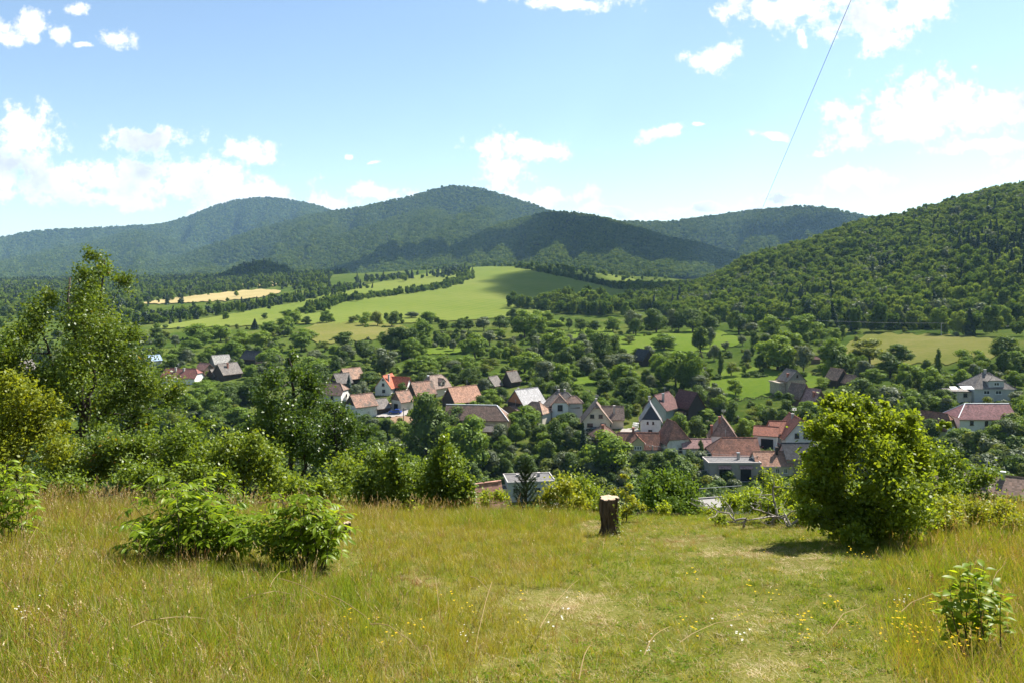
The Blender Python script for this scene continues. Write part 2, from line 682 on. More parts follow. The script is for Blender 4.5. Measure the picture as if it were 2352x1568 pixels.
def hit(x, y, y0=185.0, y1=2400.0):
    """depth where the line of sight through column x and row y meets the land beyond the stream"""
    k = (round(x / 4) * 4, y0)
    if k not in _hit:
        Ys = np.exp(np.linspace(math.log(y0), math.log(y1), 260))
        Z = ground_z((k[0] - CX) / F * Ys, Ys)
        _hit[k] = (Ys, HY - (Z - ZC) / Ys * F)
    Ys, rows = _hit[k]
    m = np.nonzero(rows <= y)[0]
    if len(m) == 0:
        return float(Ys[int(np.argmin(rows))])
    i = m[0]
    if i == 0:
        return float(Ys[0])
    t = (rows[i - 1] - y) / max(1e-6, rows[i - 1] - rows[i])
    return float(Ys[i - 1] + (Ys[i] - Ys[i - 1]) * t)


def on_ground(x, y, **k):
    Y = hit(x, y, **k)
    X = (x - CX) / F * Y
    return Vector((X, Y, gz(X, Y)))


ground_mat('meadow_soil', [(0.3, (0.05, 0.058, 0.012)), (0.5, (0.12, 0.12, 0.026)), (0.68, (0.22, 0.185, 0.07))], scale=0.9, fine=38.0, fine_amt=0.62)
ground_mat('valley_grass', [(0.3, (0.03, 0.055, 0.010)), (0.46, (0.058, 0.09, 0.016)), (0.58, (0.10, 0.12, 0.027)), (0.75, (0.155, 0.14, 0.05))], scale=0.022, fine=0.5, bump=0.5)
ground_mat('forest_floor', [(0.3, (0.012, 0.025, 0.006)), (0.7, (0.03, 0.05, 0.012))], scale=0.03)
ground_mat('crop', [(0.3, (0.105, 0.15, 0.028)), (0.5, (0.135, 0.172, 0.034)), (0.7, (0.17, 0.19, 0.045))], scale=0.006, fine=0.09, fine_amt=0.35, stripes=(0.4, 0.03, 0.10))
ground_mat('hay', [(0.3, (0.11, 0.13, 0.028)), (0.5, (0.155, 0.155, 0.042)), (0.72, (0.22, 0.185, 0.075))], scale=0.03, fine=0.5, fine_amt=0.4)
ground_mat('stubble', [(0.3, (0.29, 0.24, 0.10)), (0.7, (0.42, 0.33, 0.16))], scale=0.02, fine=0.4)
ground_mat('bright_grass', [(0.3, (0.08, 0.135, 0.016)), (0.5, (0.115, 0.165, 0.023)), (0.72, (0.16, 0.18, 0.042))], scale=0.03, fine=0.6, fine_amt=0.4)
ground_mat('gravel_road', [(0.3, (0.33, 0.29, 0.25)), (0.7, (0.48, 0.44, 0.40))], scale=0.5, fine=4.0)
ground_mat('bare_earth', [(0.3, (0.24, 0.15, 0.09)), (0.7, (0.38, 0.26, 0.17))], scale=0.4, fine=3.0)
ground_mat('forest_far', [(0.3, (0.018, 0.034, 0.010)), (0.5, (0.03, 0.055, 0.014)), (0.7, (0.05, 0.075, 0.018))], scale=0.01, fine=0.06, bump=0.8)


def build_land():
    # knoll: fine sheet under the photographer; valley: fan-shaped sheet out to the horizon
    nx, ny = 110, 120
    xs = np.linspace(-26, 26, nx)
    ys = np.linspace(-12, 24, ny)
    XX, YY = np.meshgrid(xs, ys)
    Z = ground_z(XX.ravel(), YY.ravel())
    V = np.stack([XX.ravel(), YY.ravel(), Z], 1)
    i = np.arange((ny - 1) * nx).reshape(ny - 1, nx)[:, :-1].ravel()
    Fq = np.stack([i, i + 1, i + nx + 1, i + nx], 1)
    o = obj('meadow', np_mesh('meadow', V, Fq, smooth=True), MATS['meadow_soil'])
    tag(o, kind='structure')
    cols = np.linspace(-900, 3200, 260)
    dep = np.exp(np.linspace(math.log(23.0), math.log(12000), 300))
    XX = ((cols - CX) / F)[None, :] * dep[:, None]
    YY = np.repeat(dep[:, None], len(cols), 1)
    Z = ground_z(XX.ravel(), YY.ravel())
    V = np.stack([XX.ravel(), YY.ravel(), Z], 1)
    nx = len(cols)
    i = np.arange((len(dep) - 1) * nx).reshape(-1, nx)[:, :-1].ravel()
    Fq = np.stack([i, i + 1, i + nx + 1, i + nx], 1)
    o = obj('valley_ground', np_mesh('valley_ground', V, Fq, smooth=True), MATS['valley_grass'])
    tag(o, kind='structure')


build_land()


def field(name, mat, lower, upper, n=60, rows=14, lift=0.45, taper=0.16):
    """sheet draped over the land between two lines given as (column, row) pairs"""
    x0, x1 = max(lower[0][0], upper[0][0]), min(lower[-1][0], upper[-1][0])
    V = []
    xs = np.linspace(x0, x1, n)
    lo = np.interp(xs, [p[0] for p in lower], [p[1] for p in lower])
    up = np.interp(xs, [p[0] for p in upper], [p[1] for p in upper])
    if taper:
        e = np.clip(np.minimum(np.arange(n), np.arange(n)[::-1]) / (taper * n), 0.02, 1) ** 0.5
        e = e * (1 + 0.10 * np.sin(np.arange(n) * 0.9))
        mid = (lo + up) / 2
        lo, up = mid + (lo - mid) * e, mid + (up - mid) * e
    for k, x in enumerate(xs):
        j = 1.2 * math.sin(k * 2.3) + 0.8 * math.sin(k * 5.1)
        Ya, Yb = hit(x, lo[k] + j * 0.5), hit(x, up[k] + j * 0.15)
        for t in np.linspace(0, 1, rows):
            Y = Ya + (Yb - Ya) * t
            V.append(((x - CX) / F * Y, Y))
    V = np.array(V)
    z = ground_z(V[:, 0], V[:, 1]) + lift * np.clip(V[:, 1] / 400, 0.25, 3)
    P = np.concatenate([V, z[:, None]], 1)
    i = np.arange((n - 1) * rows).reshape(n - 1, rows)[:, :-1].ravel()
    Fq = np.stack([i, i + rows, i + rows + 1, i + 1], 1)
    o = obj(name, np_mesh(name, P, Fq, smooth=True), MATS[mat])
    return tag(o, kind='structure')


field('crop_field', 'crop', [(350, 757), (700, 745), (900, 745), (1100, 735), (1300, 722), (1440, 712), (1468, 700)],
      [(350, 752), (420, 742), (560, 718), (700, 690), (870, 650), (960, 634), (1075, 613), (1190, 615), (1300, 639), (1380, 655), (1468, 671)], n=110, rows=40, taper=0)
field('crop_field', 'crop', [(1310, 640), (1460, 650)], [(1310, 627), (1380, 630), (1460, 640)])
field('stubble_field', 'stubble', [(315, 701), (420, 697), (520, 692), (645, 680)], [(315, 697), (400, 686), (480, 677), (560, 669), (645, 662)])
field('stubble_field', 'stubble', [(555, 660), (640, 658)], [(555, 650), (640, 646)])
field('hay_meadow', 'hay', [(690, 788), (780, 788), (860, 780), (960, 780)], [(690, 745), (780, 741), (860, 744), (960, 752)])
field('hay_meadow', 'hay', [(1940, 840), (2050, 838), (2200, 835), (2320, 825)], [(1940, 768), (2050, 767), (2200, 772), (2320, 777)])
field('pasture', 'bright_grass', [(1395, 812), (1500, 812), (1700, 806)], [(1395, 772), (1480, 766), (1600, 760), (1700, 763)])
field('pasture', 'bright_grass', [(1630, 918), (1700, 918), (1800, 905), (1895, 895)], [(1630, 850), (1700, 845), (1800, 850), (1895, 860)])
field('lawn', 'bright_grass', [(955, 815), (1080, 812)], [(955, 798), (1080, 796)])
field('pasture', 'bright_grass', [(1300, 830), (1420, 828)], [(1300, 760), (1420, 755)])
field('lawn', 'bright_grass', [(1308, 883), (1375, 882)], [(1308, 865), (1375, 862)], lift=0.3)
field('lawn', 'bright_grass', [(835, 962), (880, 945), (925, 938)], [(835, 948), (880, 930), (925, 927)], lift=0.3)
field('yard', 'gravel_road', [(862, 958), (900, 958), (938, 955)], [(862, 953), (900, 937), (938, 934)], n=30, lift=0.5, taper=0.05)
field('bare_ground', 'bare_earth', [(895, 972), (960, 975)], [(895, 957), (960, 955)], n=20, lift=0.4)
field('yard', 'gravel_road', [(1425, 998), (1470, 1000)], [(1425, 985), (1470, 984)], n=20, lift=0.4)
field('driveway', 'gravel_road', [(1722, 1040), (1755, 1040)], [(1722, 1000), (1755, 998)], n=16, lift=0.4, taper=0)
field('village_road', 'gravel_road', [(2230, 1112), (2352, 1106), (2600, 1100)], [(2230, 1100), (2352, 1096), (2600, 1090)], n=30, lift=0.4, taper=0)


def ridge(name, crest, Yf, zf, amp=0.10, nx=150, nt=46, seed=1, prof=0.85, freq=1.0, mat='forest_far', skew=0.6):
    """a mountain side: crest = [(column, row, depth)]"""
    c = np.array(crest, float)
    xs = np.linspace(c[0, 0], c[-1, 0], nx)
    yc = np.interp(xs, c[:, 0], c[:, 1])
    Yc = np.interp(xs, c[:, 0], c[:, 2])
    k = np.ones(5) / 5
    yc = np.convolve(np.pad(yc, 2, mode='edge'), k, 'valid')
    zc = ZC - (yc - HY) / F * Yc
    t = np.concatenate([np.linspace(0, 1, nt), np.array([1.06, 1.15, 1.35, 1.7])])
    T, XS = np.meshgrid(t, xs, indexing='ij')
    ZCc, YC = np.meshgrid(t, zc, indexing='ij')[1], np.meshgrid(t, Yc, indexing='ij')[1]
    Yg = Yf + (YC - Yf) * T
    tt = np.clip(T, 0, 1)
    back = np.clip(T - 1, 0, 1)
    zb = ZC + zf
    H = ZCc - zb
    lat = XS / 95.0 * freq + skew * (1 - tt) * 2.0
    g = -1.9 * np.clip(0.7 - np.abs(fbm(lat, tt * 0.9 + 5, seed, 2)) * 1.25, 0, 1) ** 1.3
    g2 = fbm(lat * 3.1, tt * 3.2, seed + 5, 4)
    Z = zb + H * tt ** prof + (g * amp + g2 * amp * 0.5) * H.clip(20) * (tt * (1 - tt) * 4) ** 1.1 * (1.25 - 0.6 * tt) - back * H * 1.1
    Z = np.maximum(Z, zb - 22)
    X = (XS - CX) / F * Yg
    P = np.stack([X, Yg, Z], 2)
    n = nx
    i = np.arange((len(t) - 1) * n).reshape(-1, n)[:, :-1].ravel()
    Fq = np.stack([i, i + 1, i + n + 1, i + n], 1)
    o = obj(name, np_mesh(name, P.reshape(-1, 3), Fq, smooth=True), MATS[mat])
    tag(o, kind='structure')
    return P


def sample_grid(P, spacing, rng, rows=None):
    """points spread evenly over a grid of quads"""
    if rows is None:
        rows = P.shape[0] - 3
    Q = P[:rows]
    a, b, c, d = Q[:-1, :-1], Q[:-1, 1:], Q[1:, 1:], Q[1:, :-1]
    area = 0.5 * (np.linalg.norm(np.cross(b - a, c - a), axis=2) + np.linalg.norm(np.cross(c - a, d - a), axis=2))
    w = area.ravel() / spacing ** 2
    cnt = np.floor(w + rng.random(len(w))).astype(int)
    idx = np.repeat(np.arange(len(w)), cnt)
    s, t = rng.random(len(idx))[:, None], rng.random(len(idx))[:, None]
    A, B, C_, D = (q.reshape(-1, 3)[idx] for q in (a, b, c, d))
    return A * (1 - s) * (1 - t) + B * s * (1 - t) + C_ * s * t + D * (1 - s) * t


M1 = ridge('mountain', [(-700, 610, 5400), (-200, 572, 5400), (0, 549, 5400), (70, 534, 5400), (140, 528, 5400), (220, 526, 5400), (320, 520, 5400), (360, 519, 5400),
                        (400, 510, 5500), (450, 492, 5500), (520, 465, 5600), (610, 454, 5600), (690, 464, 5600), (770, 487, 5600), (900, 520, 5600), (1050, 580, 5600)], 3700, -10, 0.38, seed=2, nx=180, freq=1.3)
M2 = ridge('mountain', [(200, 705, 3000), (330, 632, 3300), (450, 577, 3600), (600, 527, 3900), (700, 499, 4000), (770, 486, 4100), (830, 478, 4100), (900, 463, 4100), (960, 448, 4100),
                        (1010, 433, 4100), (1045, 427, 4100), (1090, 432, 4100), (1180, 457, 4100), (1260, 485, 4100), (1350, 510, 4000), (1500, 540, 3900), (1700, 590, 3800)], 2500, -5, 0.46, seed=4, nx=190, freq=1.0)
M2c = ridge('mountain', [(1100, 590, 3500), (1300, 535, 3600), (1440, 510, 3700), (1530, 512, 3800), (1640, 498, 3800), (1740, 483, 3800), (1850, 475, 3800), (1920, 482, 3700), (1990, 499, 3600), (2100, 520, 3500), (2300, 545, 3400), (2900, 570, 3300)],
             2500, -5, 0.42, seed=7, nx=180)
M3 = ridge('mountain_spur', [(520, 700, 2100), (700, 645, 2400), (800, 604, 2700), (900, 558, 2950), (980, 520, 3150), (1030, 498, 3300), (1070, 492, 3400), (1110, 508, 3350), (1160, 540, 3200), (1230, 585, 3000), (1320, 630, 2800)], 1950, -5, 0.36, seed=11, nx=130, freq=1.4)
M4 = ridge('mountain_spur', [(860, 660, 2000), (960, 608, 2200), (1050, 564, 2400), (1130, 524, 2600), (1200, 502, 2700), (1270, 489, 2800), (1330, 491, 2850), (1400, 505, 2850), (1460, 522, 2800), (1530, 547, 2700), (1600, 560, 2600), (1700, 588, 2500), (1800, 613, 2300), (1950, 650, 2100)],
            1750, 2, 0.2, seed=14, nx=150, freq=1.2)
M8 = ridge('mountain_spur', [(360, 700, 2250), (480, 648, 2500), (620, 596, 2800), (760, 549, 3100), (880, 510, 3350), (960, 484, 3600), (1000, 478, 3700), (1040, 500, 3600), (1090, 550, 3300)], 2050, -5, 0.34, seed=24, nx=130, freq=1.5)
M9 = ridge('mountain_spur', [(-400, 650, 3500), (0, 604, 3900), (120, 579, 4200), (240, 549, 4500), (320, 529, 4700), (390, 545, 4600), (460, 592, 4200), (520, 645, 3800)], 2900, -8, 0.32, seed=27, nx=120, freq=1.4)
M6 = ridge('wooded_hill', [(430, 670, 1560), (500, 642, 1600), (550, 614, 1640), (600, 603, 1660), (650, 614, 1640), (700, 644, 1600), (750, 672, 1560)], 1450, -14, 0.05, seed=18, nx=60, nt=24)
M7 = ridge('wooded_hill', [(-600, 655, 1900), (0, 648, 1900), (100, 645, 1900), (200, 655, 1850), (280, 680, 1750), (345, 708, 1650)], 1150, -26, 0.06, seed=21, nx=100, nt=30, prof=0.7)
# ------------------------------------------------------------------ foliage builders
leaf_mat('leaf_walnut', (0.06, 0.105, 0.012), (0.10, 0.16, 0.016), (0.15, 0.21, 0.022), gloss=0.01, trans=0.36)
leaf_mat('leaf_dark', (0.036, 0.066, 0.013), (0.06, 0.098, 0.017), (0.09, 0.135, 0.023), gloss=0.01, trans=0.33)
leaf_mat('leaf_grey', (0.055, 0.078, 0.034), (0.088, 0.115, 0.052), (0.13, 0.155, 0.075), gloss=0.02, tmul=1.3, trans=0.33)
leaf_mat('leaf_olive', (0.065, 0.09, 0.013), (0.10, 0.13, 0.018), (0.155, 0.17, 0.028), gloss=0.01, trans=0.36)
leaf_mat('needle', (0.012, 0.028, 0.011), (0.020, 0.042, 0.015), (0.032, 0.06, 0.02), trans=0.15, gloss=0.02)
leaf_mat('needle_blue', (0.03, 0.055, 0.045), (0.05, 0.08, 0.065), (0.075, 0.11, 0.09), trans=0.15, gloss=0.02)
leaf_mat('forest_leaf', (0.058, 0.10, 0.019), (0.098, 0.15, 0.028), (0.15, 0.195, 0.042), gloss=0.0, rnd=0.75, trans=0.36)
leaf_mat('forest_leaf_b', (0.038, 0.072, 0.016), (0.066, 0.105, 0.022), (0.11, 0.148, 0.032), gloss=0.0, rnd=0.75, trans=0.36)
leaf_mat('mountain_leaf', (0.042, 0.075, 0.017), (0.07, 0.105, 0.023), (0.105, 0.14, 0.032), gloss=0.0, rnd=0.7, trans=0.3)
plain('bark', (0.075, 0.058, 0.042), 0.95, 0.35, 9, bump=0.6, stretch=(1, 1, 0.25))
plain('bark_dark', (0.035, 0.028, 0.022), 0.95, 0.35, 14, bump=0.6, stretch=(1, 1, 0.25))


def unit(v):
    return v / np.maximum(np.linalg.norm(v, axis=1, keepdims=True), 1e-9)


def leaf_cards(P, Nrm, S, rng, aspect=0.6, bend=0.0):
    """one four-cornered leaf at each point: base, two sides, tip"""
    n = len(P)
    r = unit(rng.normal(size=(n, 3)))
    a = unit(np.cross(Nrm, r))
    b = np.cross(Nrm, a)
    S = np.asarray(S).reshape(-1, 1)
    w = S * aspect
    tip = P + a * S * 0.5 - Nrm * S * bend
    base = P - a * S * 0.5
    q = (rng.random((n, 1)) - 0.5) * 0.3
    s1 = P + b * w * 0.5 + a * S * q
    s2 = P - b * w * 0.5 + a * S * q
    V = np.stack([base, s1, tip, s2], 1).reshape(-1, 3)
    i = np.arange(n) * 4
    return V, np.stack([i, i + 1, i + 2, i + 3], 1)


def crown_points(lobes, n, rng, shell=0.6, up=0.2, jit=0.33):
    """points through the outer part of a union of ellipsoids; normals lean outwards"""
    lobes = np.asarray(lobes, float)      # cx cy cz rx ry rz
    w = lobes[:, 3] * lobes[:, 4] + lobes[:, 3] * lobes[:, 5]
    k = rng.choice(len(lobes), n, p=w / w.sum())
    d = unit(rng.normal(size=(n, 3)))
    rad = (shell + (1 - shell) * rng.random(n) ** 0.7)[:, None]
    P = lobes[k, :3] + d * rad * lobes[k, 3:6]
    Nn = unit(d + rng.normal(size=(n, 3)) * jit + np.array([0, 0, up]))
    return P, Nn, rad[:, 0]


def crown_mesh(name, kind, n, size, seed):
    """tree about 10 m tall, 8 m wide, standing at the origin; returns the crown and the trunk"""
    rng = np.random.default_rng(seed)
    L = []
    if kind == 'round':
        L.append((0, 0, 4.6, 2.7, 2.7, 3.3))
        for i in range(13):
            a = rng.random() * 6.28
            el = rng.uniform(-0.85, 1.35)
            r = rng.uniform(1.9, 2.7)
            L.append((math.cos(a) * math.cos(el) * r, math.sin(a) * math.cos(el) * r, 4.7 + math.sin(el) * r * 1.45, *(rng.uniform(1.0, 1.75) * np.array([1, 1, 0.85]))))
    elif kind == 'spread':
        for i in range(12):
            a = rng.random() * 6.28
            r = rng.uniform(0.3, 3.2)
            L.append((math.cos(a) * r, math.sin(a) * r, 5.0 + rng.uniform(-2.2, 2.6) - r * 0.25, *(rng.uniform(1.1, 1.8) * np.array([1.1, 1.1, 0.92]))))
    elif kind == 'oval':
        for i in range(13):
            z = rng.uniform(2.4, 8.8)
            wd = 1.9 * math.sin(math.pi * (z - 1.0) / 9.4) ** 0.7
            a = rng.random() * 6.28
            L.append((math.cos(a) * wd * 0.8, math.sin(a) * wd * 0.8, z, *(rng.uniform(0.9, 1.4) * np.array([1, 1, 1.1]))))
        L.append((0, 0, 5, 1.7, 1.7, 3.6))
    elif kind == 'column':
        for i in range(12):
            z = 1.2 + 7.8 * i / 11
            wd = 0.75 * math.sin(math.pi * (z + 0.6) / 10.6)
            a = rng.random() * 6.28
            L.append((math.cos(a) * wd * 0.4, math.sin(a) * wd * 0.4, z, wd + 0.35, wd + 0.35, 0.9))
    elif kind == 'bush':
        for i in range(9):
            a = rng.random() * 6.28
            r = rng.uniform(0.0, 3.0)
            L.append((math.cos(a) * r, math.sin(a) * r, 2.0 + rng.uniform(0, 4.0) * (1 - r / 5), *(rng.uniform(1.3, 2.2) * np.array([1.1, 1.1, 1]))))
    if kind == 'spruce':
        # tiers of drooping boughs
        P, Nn, rad = [], [], []
        for i in range(n):
            t = rng.random() ** 0.7
            z = 0.6 + 9.4 * (1 - t)
            r0 = 2.3 * t ** 0.9 * (0.72 + 0.28 * ((z * 1.35) % 1.0))
            r = r0 * rng.random() ** 0.35
            a = rng.random() * 6.28
            P.append((math.cos(a) * r, math.sin(a) * r, z - r * 0.28))
            Nn.append((math.cos(a) * 0.55, math.sin(a) * 0.55, 0.8))
            rad.append(r / max(r0, 0.01))
        P, rad = np.array(P), np.array(rad)
        Nn = unit(np.array(Nn) + rng.normal(size=(n, 3)) * 0.4)
    elif kind == 'pine':
        for i in range(10):
            a = rng.random() * 6.28
            r = rng.uniform(0.2, 1.7)
            L.append((math.cos(a) * r, math.sin(a) * r, 5.0 + rng.uniform(0, 4.4) * (1 - r * 0.2), *(rng.uniform(0.8, 1.3) * np.array([1.1, 1.1, 0.6]))))
        P, Nn, rad = crown_points(L, n, rng, 0.35, 0.5)
    else:
        P, Nn, rad = crown_points(L, n, rng)
    S = size * (0.6 + 0.8 * rng.random(n))
    V, Fq = leaf_cards(P, Nn, S, rng, 0.75)
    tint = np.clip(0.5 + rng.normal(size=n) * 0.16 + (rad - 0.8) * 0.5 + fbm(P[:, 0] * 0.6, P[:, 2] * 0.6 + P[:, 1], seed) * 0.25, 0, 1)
    TV = np.repeat(tint, 4)
    tri = None
    if L:  # opaque inner cores added to block light, tinted darker than the leaves
        bmc = bmesh.new()
        bmesh.ops.create_icosphere(bmc, subdivisions=1, radius=1.0)
        iv = np.array([v.co[:] for v in bmc.verts])
        fi = np.array([[v.index for v in f.verts] for f in bmc.faces])
        bmc.free()
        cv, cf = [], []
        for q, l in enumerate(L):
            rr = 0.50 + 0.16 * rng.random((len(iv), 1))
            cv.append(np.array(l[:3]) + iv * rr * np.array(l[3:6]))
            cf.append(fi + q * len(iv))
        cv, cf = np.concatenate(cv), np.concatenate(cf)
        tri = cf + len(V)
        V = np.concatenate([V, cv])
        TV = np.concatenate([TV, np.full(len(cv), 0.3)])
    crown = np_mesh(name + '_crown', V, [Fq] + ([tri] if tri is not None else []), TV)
    tm = MB()
    h = 9.0 if kind in ('spruce', 'column', 'pine') else 6.0
    tm.tube([(0, 0, -1.0), (0.05, 0, 1.0), (-0.05, 0.08, 3.0), (0, 0, h)], [0.28, 0.22, 0.16, 0.04], 6)
    if kind in ('round', 'spread', 'oval'):
        for i in range(5):
            l = L[1 + i]
            tm.tube([(0, 0, 1.6 + 0.3 * i), (l[0] * 0.4, l[1] * 0.4, (1.6 + l[2]) / 2), (l[0], l[1], l[2])], [0.12, 0.09, 0.03], 4)
    return crown, tm.mesh(name + '_trunk')


HIDDEN = {}


def source_coll(name, meshes, mat):
    """meshes kept out of the scene, only to be placed by a scatter"""
    c = bpy.data.collections.new(name)
    for i, me in enumerate(meshes):
        o = bpy.data.objects.new('%s_%02d' % (name, i), me)
        mm = mat[i] if isinstance(mat, list) else mat
        if not me.materials:
            me.materials.append(mm)
        c.objects.link(o)
    return c


def scatter(name, pts, rot, scl, idx, coll, label=None, cat=None, kind='stuff', parent=None):
    """one object whose pieces are placed by geometry nodes"""
    n = len(pts)
    me = bpy.data.meshes.new(name)
    me.vertices.add(n)
    me.vertices.foreach_set('co', np.asarray(pts, np.float32).ravel())
    for nm, tp, arr in (('rot', 'FLOAT_VECTOR', rot), ('scl', 'FLOAT_VECTOR', scl)):
        a = me.attributes.new(nm, tp, 'POINT')
        a.data.foreach_set('vector', np.asarray(arr, np.float32).ravel())
    a = me.attributes.new('idx', 'INT', 'POINT')
    a.data.foreach_set('value', np.asarray(idx, np.int32))
    me.update()
    o = bpy.data.objects.new(name, me)
    link(o, parent)
    g = bpy.data.node_groups.new(name + '_nodes', 'GeometryNodeTree')
    g.interface.new_socket('Geometry', in_out='INPUT', socket_type='NodeSocketGeometry')
    g.interface.new_socket('Geometry', in_out='OUTPUT', socket_type='NodeSocketGeometry')
    N, L = g.nodes, g.links
    gi, go = N.new('NodeGroupInput'), N.new('NodeGroupOutput')
    ci = N.new('GeometryNodeCollectionInfo')
    ci.inputs['Collection'].default_value = coll
    ci.inputs['Separate Children'].default_value = True
    ci.inputs['Reset Children'].default_value = True
    ip = N.new('GeometryNodeInstanceOnPoints')
    ip.inputs['Pick Instance'].default_value = True
    L.new(gi.outputs[0], ip.inputs['Points'])
    L.new(ci.outputs[0], ip.inputs['Instance'])

    def attr(nm, tp):
        q = N.new('GeometryNodeInputNamedAttribute')
        q.data_type = tp
        q.inputs['Name'].default_value = nm
        return q.outputs['Attribute']
    L.new(attr('idx', 'INT'), ip.inputs['Instance Index'])
    er = N.new('FunctionNodeEulerToRotation')
    L.new(attr('rot', 'FLOAT_VECTOR'), er.inputs[0])
    L.new(er.outputs[0], ip.inputs['Rotation'])
    L.new(attr('scl', 'FLOAT_VECTOR'), ip.inputs['Scale'])
    L.new(ip.outputs[0], go.inputs[0])
    md = o.modifiers.new('scatter', 'NODES')
    md.node_group = g
    if kind:
        o['kind'] = kind
    if label:
        o['label'] = label
    if cat:
        o['category'] = cat
    return o


def upright(n, rng, lean=0.08):
    r = np.zeros((n, 3))
    r[:, :2] = rng.normal(size=(n, 2)) * lean
    r[:, 2] = rng.random(n) * 6.283
    return r


def in_view(P, lo=-250, hi=2600):
    x = P[:, 0] / np.maximum(P[:, 1], 1) * F + CX
    return (x > lo) & (x < hi)


RNG = np.random.default_rng(5)

# far woods: bumpy crowns of a few dozen faces
def far_crown(seed, tall):
    rng = np.random.default_rng(seed)
    n = 46
    if tall:
        P, Nn = [], []
        for i in range(n):
            t = rng.random() ** 0.7
            a = rng.random() * 6.28
            r = 2.6 * t * rng.random() ** 0.3
            P.append((math.cos(a) * r, math.sin(a) * r, 10.5 * (1 - t)))
            Nn.append((math.cos(a), math.sin(a), 0.9))
        P, Nn = np.array(P), unit(np.array(Nn) + rng.normal(size=(n, 3)) * 0.3)
        S = 2.2 + rng.random(n)
    else:
        d = unit(rng.normal(size=(n, 3)) + np.array([0, 0, 0.5]))
        P = d * np.array([4.6, 4.6, 3.6]) * (0.75 + 0.3 * rng.random((n, 1))) + np.array([0, 0, 4.5])
        Nn = unit(d + rng.normal(size=(n, 3)) * 0.35)
        S = 3.6 + 1.6 * rng.random(n)
    V, Fq = leaf_cards(P, Nn, S, rng, 0.95)
    t = np.clip(0.5 + rng.normal(size=n) * 0.2, 0, 1)
    return np_mesh('far_crown', V, Fq, np.repeat(t, 4))


far_coll = source_coll('far_crown', [far_crown(i, False) for i in range(5)] + [far_crown(9, True)], [MATS['mountain_leaf']] * 5 + [MATS['needle']])


def far_wood(name, P, spacing, size, label, seed, conifer=0.06):
    rng = np.random.default_rng(seed)
    pts = sample_grid(P, spacing, rng)
    pts = pts[in_view(pts)]
    n = len(pts)
    s = size * (0.7 + 0.6 * rng.random(n))
    patch = fbm(pts[:, 0] / 220, pts[:, 1] / 260, seed + 3)
    con = rng.random(n) < conifer * np.clip(1 + patch * 3, 0, 6)
    idx = np.where(con, 5, rng.integers(0, 5, n))
    pts[:, 2] -= 1.5
    scatter(name, pts, upright(n, rng), np.stack([s, s, s * (0.85 + 0.4 * rng.random(n))], 1), idx, far_coll, label, 'forest')
    return n


nf = 0
nf += far_wood('forest', M1, 17, 1.5, 'hazy blue-green forest on the far mountain range', 31)
nf += far_wood('forest', M2, 13.5, 1.25, 'forest covering the highest rounded mountain peak', 32)
nf += far_wood('forest', M2c, 13, 1.2, 'forest on the saddle and hill beyond the dark ridge', 33)
nf += far_wood('forest', M3, 11, 1.05, 'sunlit forest on the spur below the highest peak', 34)
nf += far_wood('forest', M8, 11.5, 1.1, 'forest on the long spur running down left from the highest peak', 38)
nf += far_wood('forest', M9, 14, 1.3, 'forest on the front spur of the far left range', 39)
nf += far_wood('forest', M4, 9.5, 0.95, 'dark forest in cloud shadow on the ridge behind the field', 35)
nf += far_wood('forest', M6, 7.0, 0.85, 'dark wood on the small knoll behind the stubble field', 36, 0.5)
nf += far_wood('forest', M7, 8.0, 0.9, 'dark conifer wood at the foot of the mountains', 37, 0.5)

# nearer woods: crowns with leaf clumps
MID = [('round', 1000, 0.74, 101), ('round', 1000, 0.74, 102), ('spread', 1000, 0.72, 103), ('oval', 900, 0.7, 104), ('bush', 900, 0.75, 105), ('spruce', 520, 0.95, 106), ('pine', 420, 0.85, 107)]
mid_meshes, mid_mats = [], []
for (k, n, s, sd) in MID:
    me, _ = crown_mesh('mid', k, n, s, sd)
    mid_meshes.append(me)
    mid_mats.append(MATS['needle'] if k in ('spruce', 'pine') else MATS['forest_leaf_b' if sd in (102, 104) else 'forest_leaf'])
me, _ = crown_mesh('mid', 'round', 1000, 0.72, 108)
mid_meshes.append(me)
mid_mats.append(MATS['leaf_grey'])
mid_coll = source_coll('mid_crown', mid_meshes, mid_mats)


def hill_wood():
    rng = np.random.default_rng(41)
    pts = []
    n = 84000
    x = rng.uniform(1440, 2750, n)
    Y = np.exp(rng.uniform(math.log(410), math.log(1250), n))
    # area weight: dA ~ Y^2 dlogY dx, so thin the near ones
    keep = rng.random(n) < (Y / 1250) ** 2 * 1.0
    x, Y = x[keep], Y[keep]
    base = np.interp(x, [1440, 1500, 1560, 1700, 1850, 2000, 2200, 2400, 2750], [690, 640, 560, 520, 480, 448, 432, 428, 410])
    ok = Y > base
    x, Y = x[ok], Y[ok]
    X = (x - CX) / F * Y
    z = ground_z(X, Y)
    P = np.stack([X, Y, z - 1.0], 1)
    n = len(P)
    s = (0.45 + 0.85 * rng.random(n) ** 1.4) * np.interp(Y, [400, 600, 1100], [1.3, 1.15, 0.95])
    patch = fbm(X / 70, Y / 70, 8)
    con = rng.random(n) < np.clip(0.02 + patch * 0.6 + np.where(x > 2000, 0.12, 0.0), 0.0, 0.6) * np.interp(Y, [450, 650, 800], [1.0, 0.7, 0.02])
    idx = np.where(con, np.where(rng.random(n) < 0.75, 5, 6), rng.choice([0, 1, 2, 3, 4, 7], n, p=[.27, .25, .2, .14, .08, .06]))
    sz = np.where(con, s * 1.25, s * (0.9 + 0.35 * rng.random(n)))
    scatter('forest', P, upright(n, rng), np.stack([s, s, sz], 1), idx, mid_coll, 'mixed wood of broadleaf and spruce trees covering the near hill', 'forest')
    return n


nf += hill_wood()


